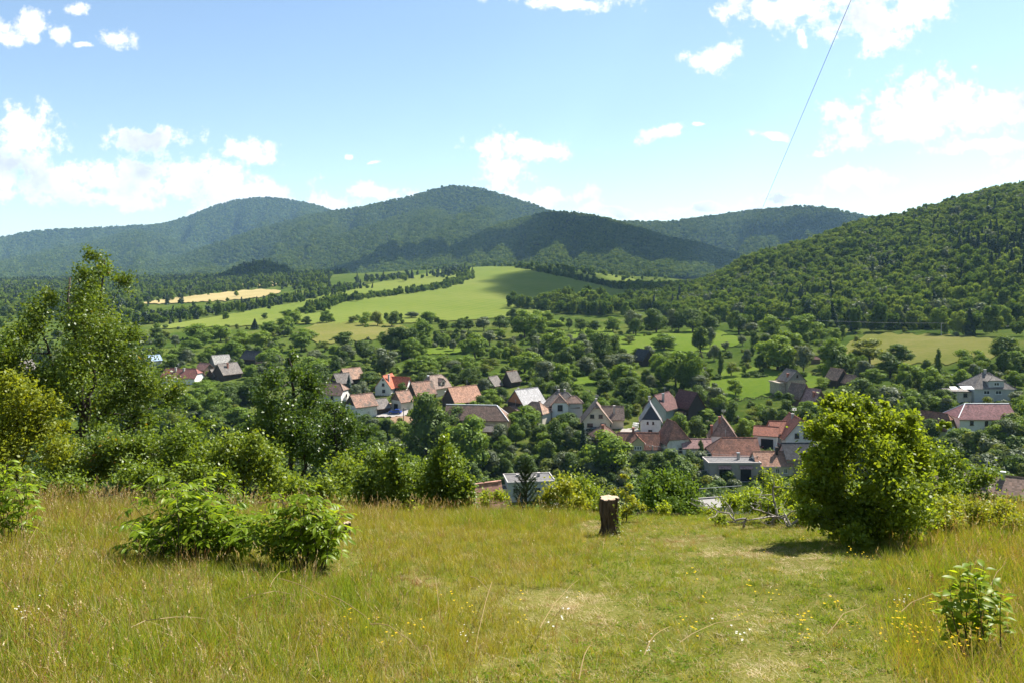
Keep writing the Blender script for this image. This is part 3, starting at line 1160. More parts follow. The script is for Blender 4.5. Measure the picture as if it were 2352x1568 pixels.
def tree_line(name, label, line, per_m, size, spread, seed, kinds, y0=185.0, cat='treeline'):
    """trees along a line given in (column, row); the line lies on the ground"""
    rng = np.random.default_rng(seed)
    W = [on_ground(x, y, y0=y0) for x, y in line]
    pts = []
    for a, b in zip(W[:-1], W[1:]):
        n = max(1, int((b - a).length * per_m))
        for i in range(n):
            p = a.lerp(b, rng.random())
            pts.append((p.x + rng.normal() * spread, p.y + rng.normal() * spread))
    pts = np.array(pts)
    z = ground_z(pts[:, 0], pts[:, 1]) - 0.4
    P = np.concatenate([pts, z[:, None]], 1)
    n = len(P)
    s = size * (0.6 + 0.7 * rng.random(n))
    scatter(name, P, upright(n, rng), np.stack([s, s, s * (0.9 + 0.3 * rng.random(n))], 1), rng.choice(kinds, n), mid_coll, label, cat)


BROAD = [1, 1, 3, 3, 0, 4]
tree_line('hedgerow', 'row of bushy trees between the two halves of the crop field', [(705, 722), (760, 700), (830, 688), (900, 680), (960, 672), (1020, 661), (1070, 642), (1075, 632)], 0.62, 0.85, 5, 51, BROAD)
tree_line('treeline', 'wide belt of dark trees along the upper edge of the field', [(310, 748), (380, 738), (450, 728), (540, 715), (620, 702), (690, 688), (760, 674), (830, 660)], 0.6, 0.9, 10, 52, [0, 1, 2, 3, 6, 6, 5])
tree_line('treeline', 'second row of dark trees below the stubble field', [(300, 748), (400, 734), (500, 720), (600, 707), (700, 690), (740, 680)], 0.6, 0.8, 14, 53, [0, 1, 3, 6, 6, 5])
tree_line('grove', 'dark pine grove on the shoulder above the crop field', [(835, 652), (880, 646), (930, 641), (960, 640)], 0.55, 1.15, 16, 54, [5, 6, 6, 6, 1])
tree_line('grove', 'dark pine grove at the tip of the crop field', [(1000, 640), (1030, 634), (1066, 626)], 0.5, 1.2, 10, 55, [6, 6, 5, 1])
tree_line('hedgerow', 'sparse row of small trees on the shoulder behind the pine groves', [(960, 622), (1100, 611), (1200, 612)], 0.16, 0.9, 10, 56, BROAD)
tree_line('hedgerow', 'dark hedge along the far edge of the shaded field', [(1190, 616), (1260, 630), (1320, 643), (1400, 660), (1470, 672), (1540, 684)], 0.5, 0.95, 5, 57, BROAD)
tree_line('hedgerow', 'trees behind the shaded strip field', [(1200, 612), (1300, 625), (1400, 632), (1500, 645)], 0.3, 1.1, 30, 58, BROAD)
tree_line('grove', 'dense grove standing in the near corner of the crop field', [(1195, 706), (1230, 711), (1290, 716), (1340, 722), (1395, 727)], 0.8, 1.15, 7, 59, BROAD)
tree_line('grove', 'dense grove standing in the near corner of the crop field, denser part', [(1275, 708), (1320, 710), (1360, 714), (1390, 722)], 0.9, 1.55, 9, 60, [0, 1, 1, 3])
tree_line('treeline', 'belt of trees on the lower edge of the crop field', [(720, 742), (760, 740), (850, 738), (960, 742), (1100, 752), (1180, 750), (1300, 748), (1420, 745)], 0.20, 0.62, 5, 61, BROAD)
tree_line('treeline', 'tall trees where the near wooded hill runs out into the field', [(1450, 706), (1500, 706), (1540, 708), (1570, 712)], 0.22, 1.35, 8, 62, [0, 1, 3])
tree_line('treeline', 'tall trees along the top of the pasture below the wooded hill', [(1440, 752), (1500, 757), (1580, 756), (1660, 758), (1720, 760)], 0.22, 1.1, 4, 63, [0, 1, 3, 3, 7])
tree_line('treeline', 'tall trees along the hay meadow below the wooded hill', [(1880, 760), (1960, 764), (2050, 764), (2160, 768), (2260, 772), (2360, 776), (2480, 775)], 0.22, 1.3, 4, 64, [0, 1, 3, 3, 5])
tree_line('treeline', 'dark trees spread over the flat land behind the tall left tree', [(-150, 752), (0, 748), (120, 742), (250, 742), (330, 738)], 0.5, 0.95, 45, 67, [0, 1, 2, 3, 6])
tree_line('treeline', 'dark trees on the far flat land below the left mountains', [(-200, 715), (0, 712), (150, 710), (300, 706)], 0.5, 1.0, 90, 68, [0, 1, 2, 3, 6, 5])
tree_line('hedgerow', 'bushes along the left edge of the stubble field', [(300, 705), (360, 692), (450, 680), (540, 668)], 0.14, 0.7, 6, 65, BROAD)
tree_line('hedgerow', 'bushes between the two stubble fields', [(430, 674), (500, 668), (560, 664), (640, 660)], 0.25, 0.8, 6, 66, BROAD)


def flat_wood(label, x0, x1, Y0, Y1, n, seed, size, holes=0.0):
    rng = np.random.default_rng(seed)
    x = rng.uniform(x0, x1, n * 3)
    Y = rng.uniform(Y0, Y1, n * 3)
    k = rng.random(n * 3) < Y / Y1
    x, Y = x[k][:n], Y[k][:n]
    X = (x - CX) / F * Y
    if holes:
        k = fbm(X / 90, Y / 90, seed, 3) > holes
        X, Y = X[k], Y[k]
    P = np.stack([X, Y, ground_z(X, Y) - 0.8], 1)
    xc, row = X / Y * F + CX, HY - (P[:, 2] - ZC) / Y * F
    fld = (xc > 320) & (xc < 648) & (row > np.interp(xc, [320, 480, 645], [696, 676, 660])) & (row < np.interp(xc, [320, 520, 645], [722, 712, 700]))
    P = P[~fld]
    m = len(P)
    s = size * (0.7 + 0.6 * rng.random(m))
    scatter('forest', P, upright(m, rng), np.stack([s, s, s * (0.9 + 0.3 * rng.random(m))], 1), rng.choice([0, 1, 2, 3, 4, 5, 6, 6], m), mid_coll, label, 'forest')


flat_wood('dark mixed wood on the flat land behind the tall left tree', -300, 330, 700, 1500, 5200, 71, 1.1, -0.45)
flat_wood('dark wood between the stubble fields and the mountains', 120, 800, 1540, 2200, 3600, 73, 1.1, -0.5)
flat_wood('dark wood around the stubble fields', 290, 760, 1000, 1540, 1700, 72, 0.95, -0.25)
print('far crowns', nf)
# ------------------------------------------------------------------ the village
GREYMOSS = (0.10, 0.085, 0.07)
for nm, c, p, a, s in [('r_tan', (0.30, 0.185, 0.13), (0.15, 0.115, 0.09), 0.75, 1.0), ('r_orange', (0.33, 0.18, 0.12), (0.24, 0.14, 0.10), 0.5, 2.0),
                       ('r_red', (0.36, 0.115, 0.065), (0.29, 0.10, 0.065), 0.3, 3.0), ('r_brown', (0.195, 0.125, 0.095), (0.10, 0.08, 0.065), 0.6, 4.0),
                       ('r_tile', (0.25, 0.12, 0.08), (0.10, 0.06, 0.05), 0.6, 5.0), ('r_grey', (0.155, 0.135, 0.12), (0.09, 0.08, 0.075), 0.5, 6.0),
                       ('r_dark', (0.055, 0.055, 0.06), (0.035, 0.035, 0.04), 0.5, 7.0), ('r_maroon', (0.115, 0.055, 0.05), (0.09, 0.048, 0.045), 0.4, 8.0),
                       ('r_pinkbrown', (0.31, 0.185, 0.165), (0.27, 0.16, 0.14), 0.4, 9.0), ('r_rust', (0.21, 0.085, 0.07), (0.17, 0.085, 0.07), 0.6, 10.0),
                       ('r_redbrown', (0.26, 0.10, 0.065), (0.21, 0.09, 0.06), 0.4, 11.0), ('r_salmon', (0.34, 0.175, 0.135), (0.28, 0.16, 0.125), 0.4, 12.0),
                       ('r_chalet', (0.20, 0.145, 0.115), (0.15, 0.11, 0.09), 0.4, 13.0), ('r_old', (0.27, 0.155, 0.11), GREYMOSS, 0.9, 14.0), ('r_wine', (0.21, 0.10, 0.10), (0.17, 0.085, 0.085), 0.4, 15.0)]:
    roof_mat(nm, c, p, a, seed=s)
roof_mat('r_metal', (0.20, 0.195, 0.20), (0.15, 0.145, 0.145), 0.6, rows=0.7, rough=0.55)
roof_mat('r_pale', (0.24, 0.23, 0.21), (0.18, 0.17, 0.16), 0.6, rows=1.0)
roof_mat('r_pink', (0.58, 0.15, 0.19), (0.52, 0.14, 0.17), 0.3, rows=0.9, rough=0.5)
roof_mat('r_blue', (0.14, 0.22, 0.34), (0.3, 0.32, 0.34), 0.7, rows=0.8, rough=0.5)
roof_mat('r_felt', (0.10, 0.095, 0.095), (0.14, 0.13, 0.125), 0.6, rows=0.001)
plain('w_white', (0.66, 0.645, 0.62), 0.9, 0.06, 1.0, dirt=(0.5, 0.48, 0.44), dirt_amt=0.5)
plain('w_worn', (0.62, 0.59, 0.54), 0.95, 0.12, 2.0, dirt=(0.30, 0.25, 0.2), dirt_amt=0.8)
plain('w_beige', (0.56, 0.50, 0.41), 0.95, 0.1, 1.2, dirt=(0.36, 0.31, 0.25), dirt_amt=0.6)
plain('w_yellow', (0.55, 0.44, 0.26), 0.95, 0.12, 1.2, dirt=(0.33, 0.27, 0.2), dirt_amt=0.7)
plain('w_green', (0.25, 0.295, 0.27), 0.9, 0.06, 1.2, dirt=(0.2, 0.24, 0.21), dirt_amt=0.4)
plain('w_grey', (0.33, 0.29, 0.275), 0.95, 0.1, 1.2, dirt=(0.24, 0.2, 0.18), dirt_amt=0.5)
plain('w_pale', (0.42, 0.415, 0.41), 0.95, 0.08, 1.2, dirt=(0.36, 0.35, 0.34), dirt_amt=0.5)
plain('w_stone', (0.33, 0.28, 0.22), 0.95, 0.4, 3.5, bump=1.0, dirt=(0.2, 0.16, 0.12), dirt_amt=0.7, dirt_scale=1.2)
plain('w_dark', (0.045, 0.033, 0.028), 0.9, 0.35, 4.0, stretch=(4, 4, 0.3))
plain('w_wood', (0.14, 0.095, 0.068), 0.9, 0.3, 4.0, stretch=(4, 4, 0.3))
plain('w_orange', (0.30, 0.135, 0.065), 0.8, 0.2, 4.0, stretch=(4, 4, 0.3))
plain('w_greywood', (0.19, 0.18, 0.175), 0.9, 0.3, 4.0, stretch=(4, 4, 0.3))
plain('w_slate', (0.03, 0.042, 0.07), 0.6, 0.2, 3.0)
plain('w_salmon', (0.48, 0.27, 0.21), 0.9, 0.1, 1.5)
plain('trim_white', (0.72, 0.72, 0.70), 0.7, 0.05)
plain('trim_brown', (0.085, 0.05, 0.035), 0.7, 0.2)
plain('brick_red', (0.27, 0.11, 0.075), 0.95, 0.3, 6.0, bump=0.4)
plain('chimney_grey', (0.33, 0.31, 0.29), 0.95, 0.2, 4.0)
plain('chimney_white', (0.72, 0.72, 0.72), 0.8, 0.1, 4.0)
plain('concrete', (0.19, 0.18, 0.165), 0.95, 0.15, 2.0)
plain('steel', (0.35, 0.36, 0.37), 0.4, 0.1, 4.0, metallic=0.8)
plain('window_glass', (0.028, 0.033, 0.04), 0.08, 0.15, 1.0, spec=0.6)
plain('opening_shade', (0.012, 0.011, 0.011), 0.9, 0.2, 1.0)  # near-black paint standing in for the shade inside openings
plain('blind_white', (0.62, 0.66, 0.70), 0.5, 0.1, 1.0)
HOUSES = []       # (column, row of base, left, right, top, bottom, depth, what to call it)


def B(w, l, hw, hr, wall, roof, dx=0, dy=0, rot=0, z=0, hf=0, hb=0, gable=None, over=0.45, win=(), chim=(), flat=False, trim='trim_brown', sink=2.5, cmat='brick_red', door=(), hipcap=None):
    return dict(w=w, l=l, hw=hw, hr=hr, wall=wall, roof=roof, dx=dx, dy=dy, rot=rot, z=z, hf=hf, hb=hb, gable=gable, over=over, win=win, chim=chim, flat=flat, trim=trim, sink=sink, cmat=cmat, door=door, hipcap=hipcap)


def put(o, M):
    o.matrix_local = M
    return o


def body(root, b):
    M = Matrix.Translation((b['dx'], b['dy'], b['z'])) @ Matrix.Rotation(math.radians(b['rot']), 4, 'Z')
    w, l, hw, hr = b['w'] / 2, b['l'] / 2, b['hw'], b['hr']
    sink = b['sink'] if b['z'] == 0 else 0.0
    m = MB()
    m.box(-w, w, -l, l, -sink, hw)
    put(m.build('wall', MATS[b['wall']], root), M)
    if b['flat']:
        t = MB()
        t.box(-w - 0.25, w + 0.25, -l - 0.25, l + 0.25, hw + 0.003, hw + 0.22)
        ro = put(t.build('roof', MATS[b['roof']], root), M)
        e = MB()
        for (x0, x1, y0, y1) in ((-w - 0.3, w + 0.3, -l - 0.3, -l - 0.02), (-w - 0.3, w + 0.3, l + 0.02, l + 0.3), (-w - 0.3, -w - 0.02, -l - 0.02, l + 0.02), (w + 0.02, w + 0.3, -l - 0.02, l + 0.02)):
            e.box(x0, x1, y0, y1, hw - 0.1, hw + 0.42)
        e.build('parapet', MATS[b['trim']], ro)
    else:
        o = b['over']
        k = o / w
        we, ze = w + o, hw - hr * k       # eave line carries the slope outwards
        zr = hw + hr
        rise = zr - ze
        fw, lf = b['hf'], l + o * 0.8
        bw = b['hb']
        full = min(l * 0.95, we * 1.0)
        inf, inb = fw * full, bw * full
        # gable ends, cut where a hip begins
        for sgn, hp in ((-1, fw), (1, bw)):
            if hp >= 0.98:
                continue
            y = sgn * (l - 0.01)
            zt = hw + hr * (1 - hp) - 0.06
            xt = w * hp
            pts = [(-w + 0.02, hw), (w - 0.02, hw)] + ([(xt, zt), (-xt, zt)] if hp > 0.02 else [(0, zt)])
            g = MB()
            t = 0.16 * sgn
            A = [(p[0], y, p[1]) for p in pts]
            if sgn > 0:
                A = A[::-1]
            g.slab([(p[0], p[1] + (0.03 * sgn), p[2]) for p in A], 0.3)
            put(g.build('gable', MATS[b['gable'] or b['wall']], root), M)
        T = 0.16
        r = MB()
        for sx in (-1, 1):
            pl = [(sx * we, -lf, ze)]
            pl.append((sx * we, lf, ze))
            if 0.02 < bw < 0.98:
                pl.append((sx * we * bw, lf, ze + rise * (1 - bw)))
            pl.append((0, (lf - inb) if bw > 0.02 else lf, zr))
            pl.append((0, -(lf - inf) if fw > 0.02 else -lf, zr))
            if 0.02 < fw < 0.98:
                pl.append((sx * we * fw, -lf, ze + rise * (1 - fw)))
            if sx < 0:
                pl = pl[::-1]
            r.slab(pl, T)
        for sg, hp, ins in ((-1, fw, inf), (1, bw, inb)):
            if hp > 0.02:
                zz = ze + rise * (1 - hp)
                tri = [(-we * hp, sg * lf, zz), (we * hp, sg * lf, zz), (0, sg * (lf - ins), zr)]
                if sg > 0:
                    tri = [tri[1], tri[0], tri[2]]
                r.slab(tri, T)
        ro = put(r.build('roof', MATS[b['roof']], root), M)
        rc = MB()
        rc.tube([(0, -(lf - inf), zr + 0.02), (0, lf - inb, zr + 0.02)], 0.13, 6)
        for sg, hp, ins in ((-1, fw, inf), (1, bw, inb)):
            if hp > 0.02:
                for sx in (-1, 1):
                    rc.tube([(sx * we * hp, sg * lf, ze + rise * (1 - hp)), (0, sg * (lf - ins), zr + 0.02)], 0.12, 6)
        rc.build('ridge_cap', MATS[b['hipcap'] or b['roof']], ro)
        for sx in (-1, 1):
            gt = MB()
            gt.box(sx * (we + 0.07) - 0.07, sx * (we + 0.07) + 0.07, -lf, lf, ze - 0.2, ze - 0.06)
            gt.build('gutter', MATS['trim_brown' if b['trim'] == 'trim_brown' else 'chimney_grey'], ro)
        if b['z'] == 0 and b['w'] > 7 and b['dx'] == 0:
            ae = MB()
            ae.tube([(0.3, l * 0.3, zr - 0.3), (0.3, l * 0.3, zr + 2.0)], 0.035, 5)
            for q in range(4):
                ae.tube([(-0.3, l * 0.3, zr + 1.3 + 0.2 * q), (0.9, l * 0.3, zr + 1.3 + 0.2 * q)], 0.02, 4)
            ae.build('aerial', MATS['steel'], ro)
    for (cx, cy, ch) in b['chim']:
        zt = hw + (hr * (1 - abs(cx) / w) if not b['flat'] else 0.2)
        c = MB()
        c.box(cx - 0.3, cx + 0.3, cy - 0.3, cy + 0.3, zt - 0.6, zt + ch)
        c.box(cx - 0.4, cx + 0.4, cy - 0.4, cy + 0.4, zt + ch + 0.002, zt + ch + 0.14)
        c.build('chimney', MATS[b['cmat']], ro)
    for item in b['win']:
        f, u, z, ww, wh = item[:5]
        style = item[5] if len(item) > 5 else ''
        R = {'f': 0, 'r': 90, 'b': 180, 'l': -90}[f]
        d = l if f in 'fb' else w
        if f == 'f' or f == 'b':
            d += 0.03
        WM = M @ Matrix.Rotation(math.radians(R), 4, 'Z') @ Matrix.Translation((u, -d, z))
        a, h2 = ww / 2, wh / 2
        fr = MB()
        t = 0.09
        fr.box(-a, a, -0.11, 0.0, h2 - t, h2)
        fr.box(-a, a, -0.11, 0.0, -h2, -h2 + t)
        fr.box(-a, -a + t, -0.108, 0.0, -h2 + t, h2 - t)
        fr.box(a - t, a, -0.108, 0.0, -h2 + t, h2 - t)
        nb = 2 if ww > 0.8 else 1
        if 'd' not in style:
            for i in range(1, nb):
                xx = -a + ww * i / nb
                fr.box(xx - 0.04, xx + 0.04, -0.105, 0, -h2 + t, h2 - t)
        fr.box(-a - 0.1, a + 0.1, -0.2, 0, -h2 - 0.09, -h2 - 0.002)
        fo = put(fr.build('door' if 'd' in style else 'window', MATS[b['trim']], root), WM)
        pn = MB()
        pn.box(-a + 0.02, a - 0.02, -0.06, -0.002, -h2 + 0.02, h2 - 0.02)
        pm = 'opening_shade' if 'o' in style else ('blind_white' if 'b' in style else 'window_glass')  # open doorways and hatches get a flat panel with their shade painted on
        pn.build('panel' if 'd' in style else 'pane', MATS[pm], fo)
        if 'a' in style:
            aw = MB()
            aw.slab([(-a - 0.2, -0.9, h2 + 0.05), (a + 0.2, -0.9, h2 + 0.05), (a + 0.2, -0.02, h2 + 0.75), (-a - 0.2, -0.02, h2 + 0.75)], 0.06)
            put(aw.build('awning', MATS['r_pinkbrown'], root), WM)


def H(label, x, y, yaw, bodies, Y=None, name='house', cat='house', group=None, short=None, z=None, guard=True):
    if Y is None:
        p = on_ground(x, y)
    else:
        X = (x - CX) / F * Y
        p = Vector((X, Y, gz(X, Y) if z is None else ZC + z))
    root = empty(name, p, math.radians(yaw))
    tag(root, label, cat, group)
    for b in bodies:
        body(root, b)
    # where it shows, so that trees are not planted in front of it
    ht = max(b['z'] + b['hw'] + b['hr'] for b in bodies)
    wd = max(max(b['w'], b['l']) * 0.42 + math.hypot(b['dx'], b['dy']) * 0.8 for b in bodies)
    k = F / p.y
    yb = HY - (p.z - ZC) * k
    HOUSES.append((x, yb, x - wd * k, x + wd * k, yb - ht * k, yb - 0.8 * k, p.y, short or label, guard))
    return root


H('white gabled house with bright red tile roof and side wing', 890, 901, -14, [
    B(6.4, 8.5, 2.7, 4.2, 'w_white', 'r_red', win=(('f', 0.3, 1.2, 1.2, 1.2), ('f', 0.1, 3.6, 1.0, 1.1), ('f', 0.0, 5.4, 0.6, 0.6)), chim=((-1.5, 1.0, 1.2), (1.6, -2.6, 2.4)), cmat='chimney_grey'),
    B(5.6, 6.8, 2.7, 3.2, 'w_white', 'r_red', dx=4.6, dy=1.8, rot=90, win=(('l', -1.0, 1.3, 1.1, 1.1),))], short='the red-roofed white house')
H('barn with sunlit tan tile roof above white plastered ground floor', 830, 955, -50, [
    B(7.2, 8.0, 4.2, 3.4, 'w_worn', 'r_old', gable='w_dark', win=(('f', -1.6, 2.6, 0.9, 1.0), ('f', 1.4, 0.8, 0.9, 1.2))),
    B(6.4, 5.0, 2.8, 2.6, 'w_dark', 'r_grey', dx=0.6, dy=6.6)], name='barn', cat='barn', short='the tan yard barn')
H('small weathered wooden house with tan roof beside the parked blue car', 924, 939, -46, [
    B(5.6, 5.2, 3.4, 3.0, 'w_beige', 'r_old', gable='w_wood', win=(('f', 0, 1.2, 2.2, 2.0, 'od'),))], short='the small wooden house')
H('barn with patched tan roof standing behind the small wooden house', 968, 923, -52, [
    B(6.6, 8.2, 3.6, 3.8, 'w_dark', 'r_old')], name='barn', cat='barn', short='the patched tan barn')
H('beige house with grey-brown half-hipped roof, dormer and white chimney', 1000, 905, -36, [
    B(7.6, 8.6, 3.2, 4.0, 'w_beige', 'r_chalet', hf=0.35, hb=0.35, chim=((-1.6, -2.2, 1.5),), cmat='chimney_white', win=(('f', 0, 1.6, 1.2, 1.2),)),
    B(2.4, 3.2, 1.3, 1.0, 'w_beige', 'r_chalet', dx=2.0, dy=0.3, z=3.8, rot=90, over=0.25, win=(('f', 0, 0.7, 1.0, 0.9),))], short='the beige half-hipped house')
H('large barn with broad salmon-tan tile roof and white chimney', 1062, 934, -54, [
    B(8.2, 11, 2.8, 4.4, 'w_dark', 'r_orange', chim=((-3.2, -4.6, 1.6),), cmat='chimney_white')], name='barn', cat='barn', short='the large salmon roofed barn')
H('long yellowish house with mossy brown roof and pale hip edges', 1098, 990, 84, [
    B(7.6, 19.5, 4.6, 3.7, 'w_yellow', 'r_brown', hf=1.0, hipcap='chimney_white', win=(('l', -7.5, 3.4, 1.0, 1.2), ('l', -5, 3.4, 1.0, 1.2), ('l', -2, 3.4, 1.0, 1.2), ('l', 2, 3.4, 1.0, 1.2))),
    B(3.4, 8, 1.8, 1.2, 'w_wood', 'r_grey', dx=-5.6, dy=-5.0, hf=0.8)], short='the long brown roofed house')
H('wooden house with orange timber gable and shiny grey metal roof', 1209, 951, -50, [
    B(8.2, 9.2, 4.3, 4.2, 'w_dark', 'r_metal', gable='w_orange', over=0.6, chim=((-0.6, -3.0, 0.9),), cmat='chimney_grey'),
    B(8.0, 3.0, 2.6, 0.9, 'w_wood', 'r_brown', dy=-5.4)], short='the metal-roofed house')
H('small beige house with tan hipped roof next to the villa', 1236, 967, 58, [
    B(5.6, 6.4, 3.4, 2.8, 'w_beige', 'r_tan', hf=1.0, hb=0.4, chim=((1.0, 0, 1.3),), cmat='chimney_grey')], short='the small beige hipped house')
H('grey villa with steep brown mansard roofs and front balcony', 1290, 950, 84, [
    B(8.5, 11.5, 3.4, 3.8, 'w_pale', 'r_grey', hf=0.9, hb=0.9, win=(('l', 3.6, 1.6, 1.1, 1.3), ('l', -3.8, 1.6, 1.1, 1.3)), chim=((0.5, 1.0, 1.2), (0.5, -1.0, 1.2)), cmat='chimney_grey'),
    B(5.2, 5, 4.2, 2.6, 'w_white', 'r_tan', dx=-3.4, dy=0.5, rot=-84, hf=0.7, win=(('f', 0, 3.0, 1.6, 1.9),)),
    B(4.2, 5.0, 4.8, 1.7, 'w_pale', 'r_brown', dx=-2.6, dy=-4.2, rot=6, hf=1.0, hb=0.9, win=(('f', 0, 3.4, 1.0, 1.3),))], short='the grey villa')
H('cream chalet with four front windows and steep brown roof', 1369, 981, -4, [
    B(8.2, 9.2, 3.2, 4.9, 'w_beige', 'r_chalet', hf=0.22, over=0.7, win=(('f', -1.35, 4.3, 1.25, 1.1), ('f', 1.25, 4.3, 1.25, 1.1), ('f', -2.0, 1.6, 1.7, 1.15), ('f', 2.0, 1.6, 1.7, 1.15)), chim=((0.0, -0.6, 0.9),), cmat='chimney_grey'),
    B(6.4, 6.4, 3.2, 3.3, 'w_beige', 'r_chalet', dx=5.2, dy=1.6, rot=90, win=(('l', -1.6, 1.0, 2.0, 0.7, 'o'),), chim=((-1.8, -0.4, 2.2),), cmat='chimney_grey')], short='the cream chalet')
H('low house with worn tan hipped roof half hidden by a walnut tree', 1388, 1016, 18, [
    B(6.2, 7.0, 2.6, 2.8, 'w_wood', 'r_old', hf=1.0, hb=1.0, chim=((-1.2, -1.5, 1.2),))], short='the low tan hipped house')
H('brown tiled house with yellowish gabled dormer and triple window', 1466, 1042, 88, [
    B(6.4, 11, 2.5, 3.6, 'w_beige', 'r_tile', chim=((0, 1.4, 1.2),)),
    B(3.3, 4.2, 2.6, 1.6, 'w_yellow', 'r_tile', dx=-1.6, dy=0.6, z=1.5, rot=-88, over=0.35, trim='trim_white', win=(('f', -0.7, 1.0, 0.55, 1.0), ('f', 0.0, 1.0, 0.55, 1.0), ('f', 0.7, 1.0, 0.55, 1.0)))], short='the dormered house')
H('tall white house with dark slate gable and three small windows', 1494, 996, -8, [
    B(5.8, 8.2, 5.0, 4.5, 'w_white', 'r_metal', gable='w_slate', win=(('f', -0.95, 4.1, 0.55, 0.8), ('f', 0.65, 4.1, 0.55, 0.8), ('f', -0.2, 1.5, 1.2, 1.2)))], short='the slate-gabled white house')
H('pale green house with maroon roof and two metal flues', 1520, 962, -38, [
    B(7.6, 9.4, 4.4, 3.9, 'w_green', 'r_maroon', over=0.6, chim=((-2.6, -3.4, 1.8), (2.0, -3.0, 2.4)), cmat='steel', win=(('f', -1.8, 1.8, 1.2, 1.2),))], short='the pale green house')
H('dark brown timber barn with maroon roof and tall gable', 1580, 958, 28, [
    B(6.6, 8.0, 4.2, 4.3, 'w_dark', 'r_maroon', over=0.5, sink=1.0),
    B(1.8, 3.0, 2.2, 0.4, 'w_wood', 'r_maroon', dx=-4.1, dy=-1.4)], name='barn', cat='barn', short='the dark timber barn')
H('white walled farmhouse with shingled half-hip gable and brown shed roof', 1546, 1042, 14, [
    B(6.8, 7.0, 4.4, 4.8, 'w_worn', 'r_tile', hf=0.78, over=0.6, win=(('f', 0.4, 1.8, 1.0, 1.2),)),
    B(4.4, 8.0, 2.8, 1.9, 'w_worn', 'r_pinkbrown', dx=5.2, dy=-3.4, rot=76, over=0.3)], short='the shingle-gabled farmhouse')
H('white house with steep brown hipped roof and brick chimney', 1660, 1025, -12, [
    B(7.4, 9.0, 3.5, 4.9, 'w_white', 'r_brown', hf=0.82, hb=0.3, over=0.5, chim=((-1.0, -2.2, 1.7), (-3.2, -3.6, 2.4)), win=(('f', -0.6, 2.2, 0.8, 1.0),))], short='the steep brown-roofed house')
H('broad house with large brown tile roof and a row of windows', 1683, 1064, 89, [
    B(8.0, 12.2, 3.1, 3.9, 'w_grey', 'r_tile', hb=0.8, over=0.5, trim='trim_white', win=tuple(('l', u, 1.7, 0.9, 1.4) for u in (-4.9, -3.4, -1.7, 0.0, 1.7, 3.4, 4.9)))], short='the broad brown tiled house')
H('flat-roofed grey building with two dark garage openings and awnings', 1680, 1101, 0, [
    B(12.6, 6.0, 4.7, 0.1, 'w_grey', 'r_felt', flat=True, trim='w_grey', win=(('f', -2.6, 2.0, 2.8, 3.2, 'oad'), ('f', 2.7, 2.0, 2.8, 3.2, 'oad')), chim=((2.0, 1.0, 1.6),), cmat='steel')], name='garage_building', cat='garage', short='the grey garage building')
H('low house with bright orange-tan tile roof beside the garage building', 1771, 1088, 90, [
    B(6.2, 8.8, 3.2, 2.6, 'w_beige', 'r_orange', win=(('l', 2.6, 1.6, 0.9, 1.2), ('l', 0.6, 1.6, 1.0, 1.2), ('l', -1.6, 1.2, 0.9, 2.0, 'd'), ('l', -3.4, 1.7, 0.8, 0.8)), chim=((-0.6, -1.2, 1.6),), trim='trim_white', cmat='w_dark')], short='the low orange roofed house')
H('large modern white house with red-brown roof, four windows and garage wing', 1826, 1030, -2, [
    B(8.2, 9.5, 4.3, 4.7, 'w_white', 'r_redbrown', over=0.7, win=(('f', -1.05, 4.5, 1.15, 1.3), ('f', 1.25, 4.5, 1.15, 1.3), ('f', -1.05, 1.8, 1.15, 1.3), ('f', 1.25, 1.8, 1.15, 1.3)), chim=((-0.5, 0.5, 1.0),), cmat='chimney_grey'),
    B(6.4, 11.0, 4.6, 2.6, 'w_white', 'r_redbrown', dy=2.0, dx=-0.8, rot=90, over=0.4),
    B(5.6, 6.0, 4.2, 1.8, 'w_white', 'r_redbrown', dx=-7.6, dy=0.6, rot=70, over=0.4, win=(('l', 0.4, 1.6, 3.2, 2.9, 'od'),))], short='the modern white house')
H('open carport with raspberry pink gable roof', 1771, 1036, -3, [
    B(5.4, 3.6, 2.0, 1.6, 'w_wood', 'r_pink', gable='w_beige', over=0.7, win=(('f', 0.4, 0.8, 3.6, 1.7, 'od'),))], name='carport', cat='carport', short='the pink carport')
H('low house with dark charcoal tile roof below the modern white house', 1836, 1076, 90, [
    B(6.4, 8.5, 3.6, 3.0, 'w_grey', 'r_dark')], short='the charcoal roofed house')
H('old stone house with grey timber gable and small loft hatch', 1818, 902, 12, [
    B(6.8, 6.4, 4.9, 3.3, 'w_stone', 'r_grey', gable='w_greywood', chim=((-2.3, -1.4, 1.0),), win=(('f', 0.2, 6.2, 0.7, 1.0, 'o'),)),
    B(2.4, 6.0, 3.6, 0.2, 'w_stone', 'w_stone', dx=-4.8, dy=1.0, flat=True, trim='w_stone')], short='the old stone house')
H('brown roofed house stepping down in front of the stone house', 1850, 930, 36, [
    B(6.4, 5.0, 2.8, 4.0, 'w_wood', 'r_brown', dy=2.4), B(6.0, 4.8, 2.0, 3.7, 'w_wood', 'r_pinkbrown', dy=-2.8, chim=((-1.8, -1.4, 1.4),))], short='the stepped brown house')
H('pair of joined dark sheds with rust-brown gable roofs', 1928, 884, 26, [
    B(5.6, 5.2, 2.6, 3.2, 'w_dark', 'r_tan', dy=1.0), B(4.2, 4.0, 1.8, 2.3, 'w_dark', 'r_tan', dx=0.8, dy=-4.2)], name='shed', cat='shed', short='the joined dark sheds')
H('tiny garden shed with maroon roof among the orchard trees', 1873, 834, 80, [B(2.6, 3.2, 2.0, 1.0, 'w_wood', 'r_maroon', over=0.2)], name='shed', cat='shed', short='the tiny garden shed')
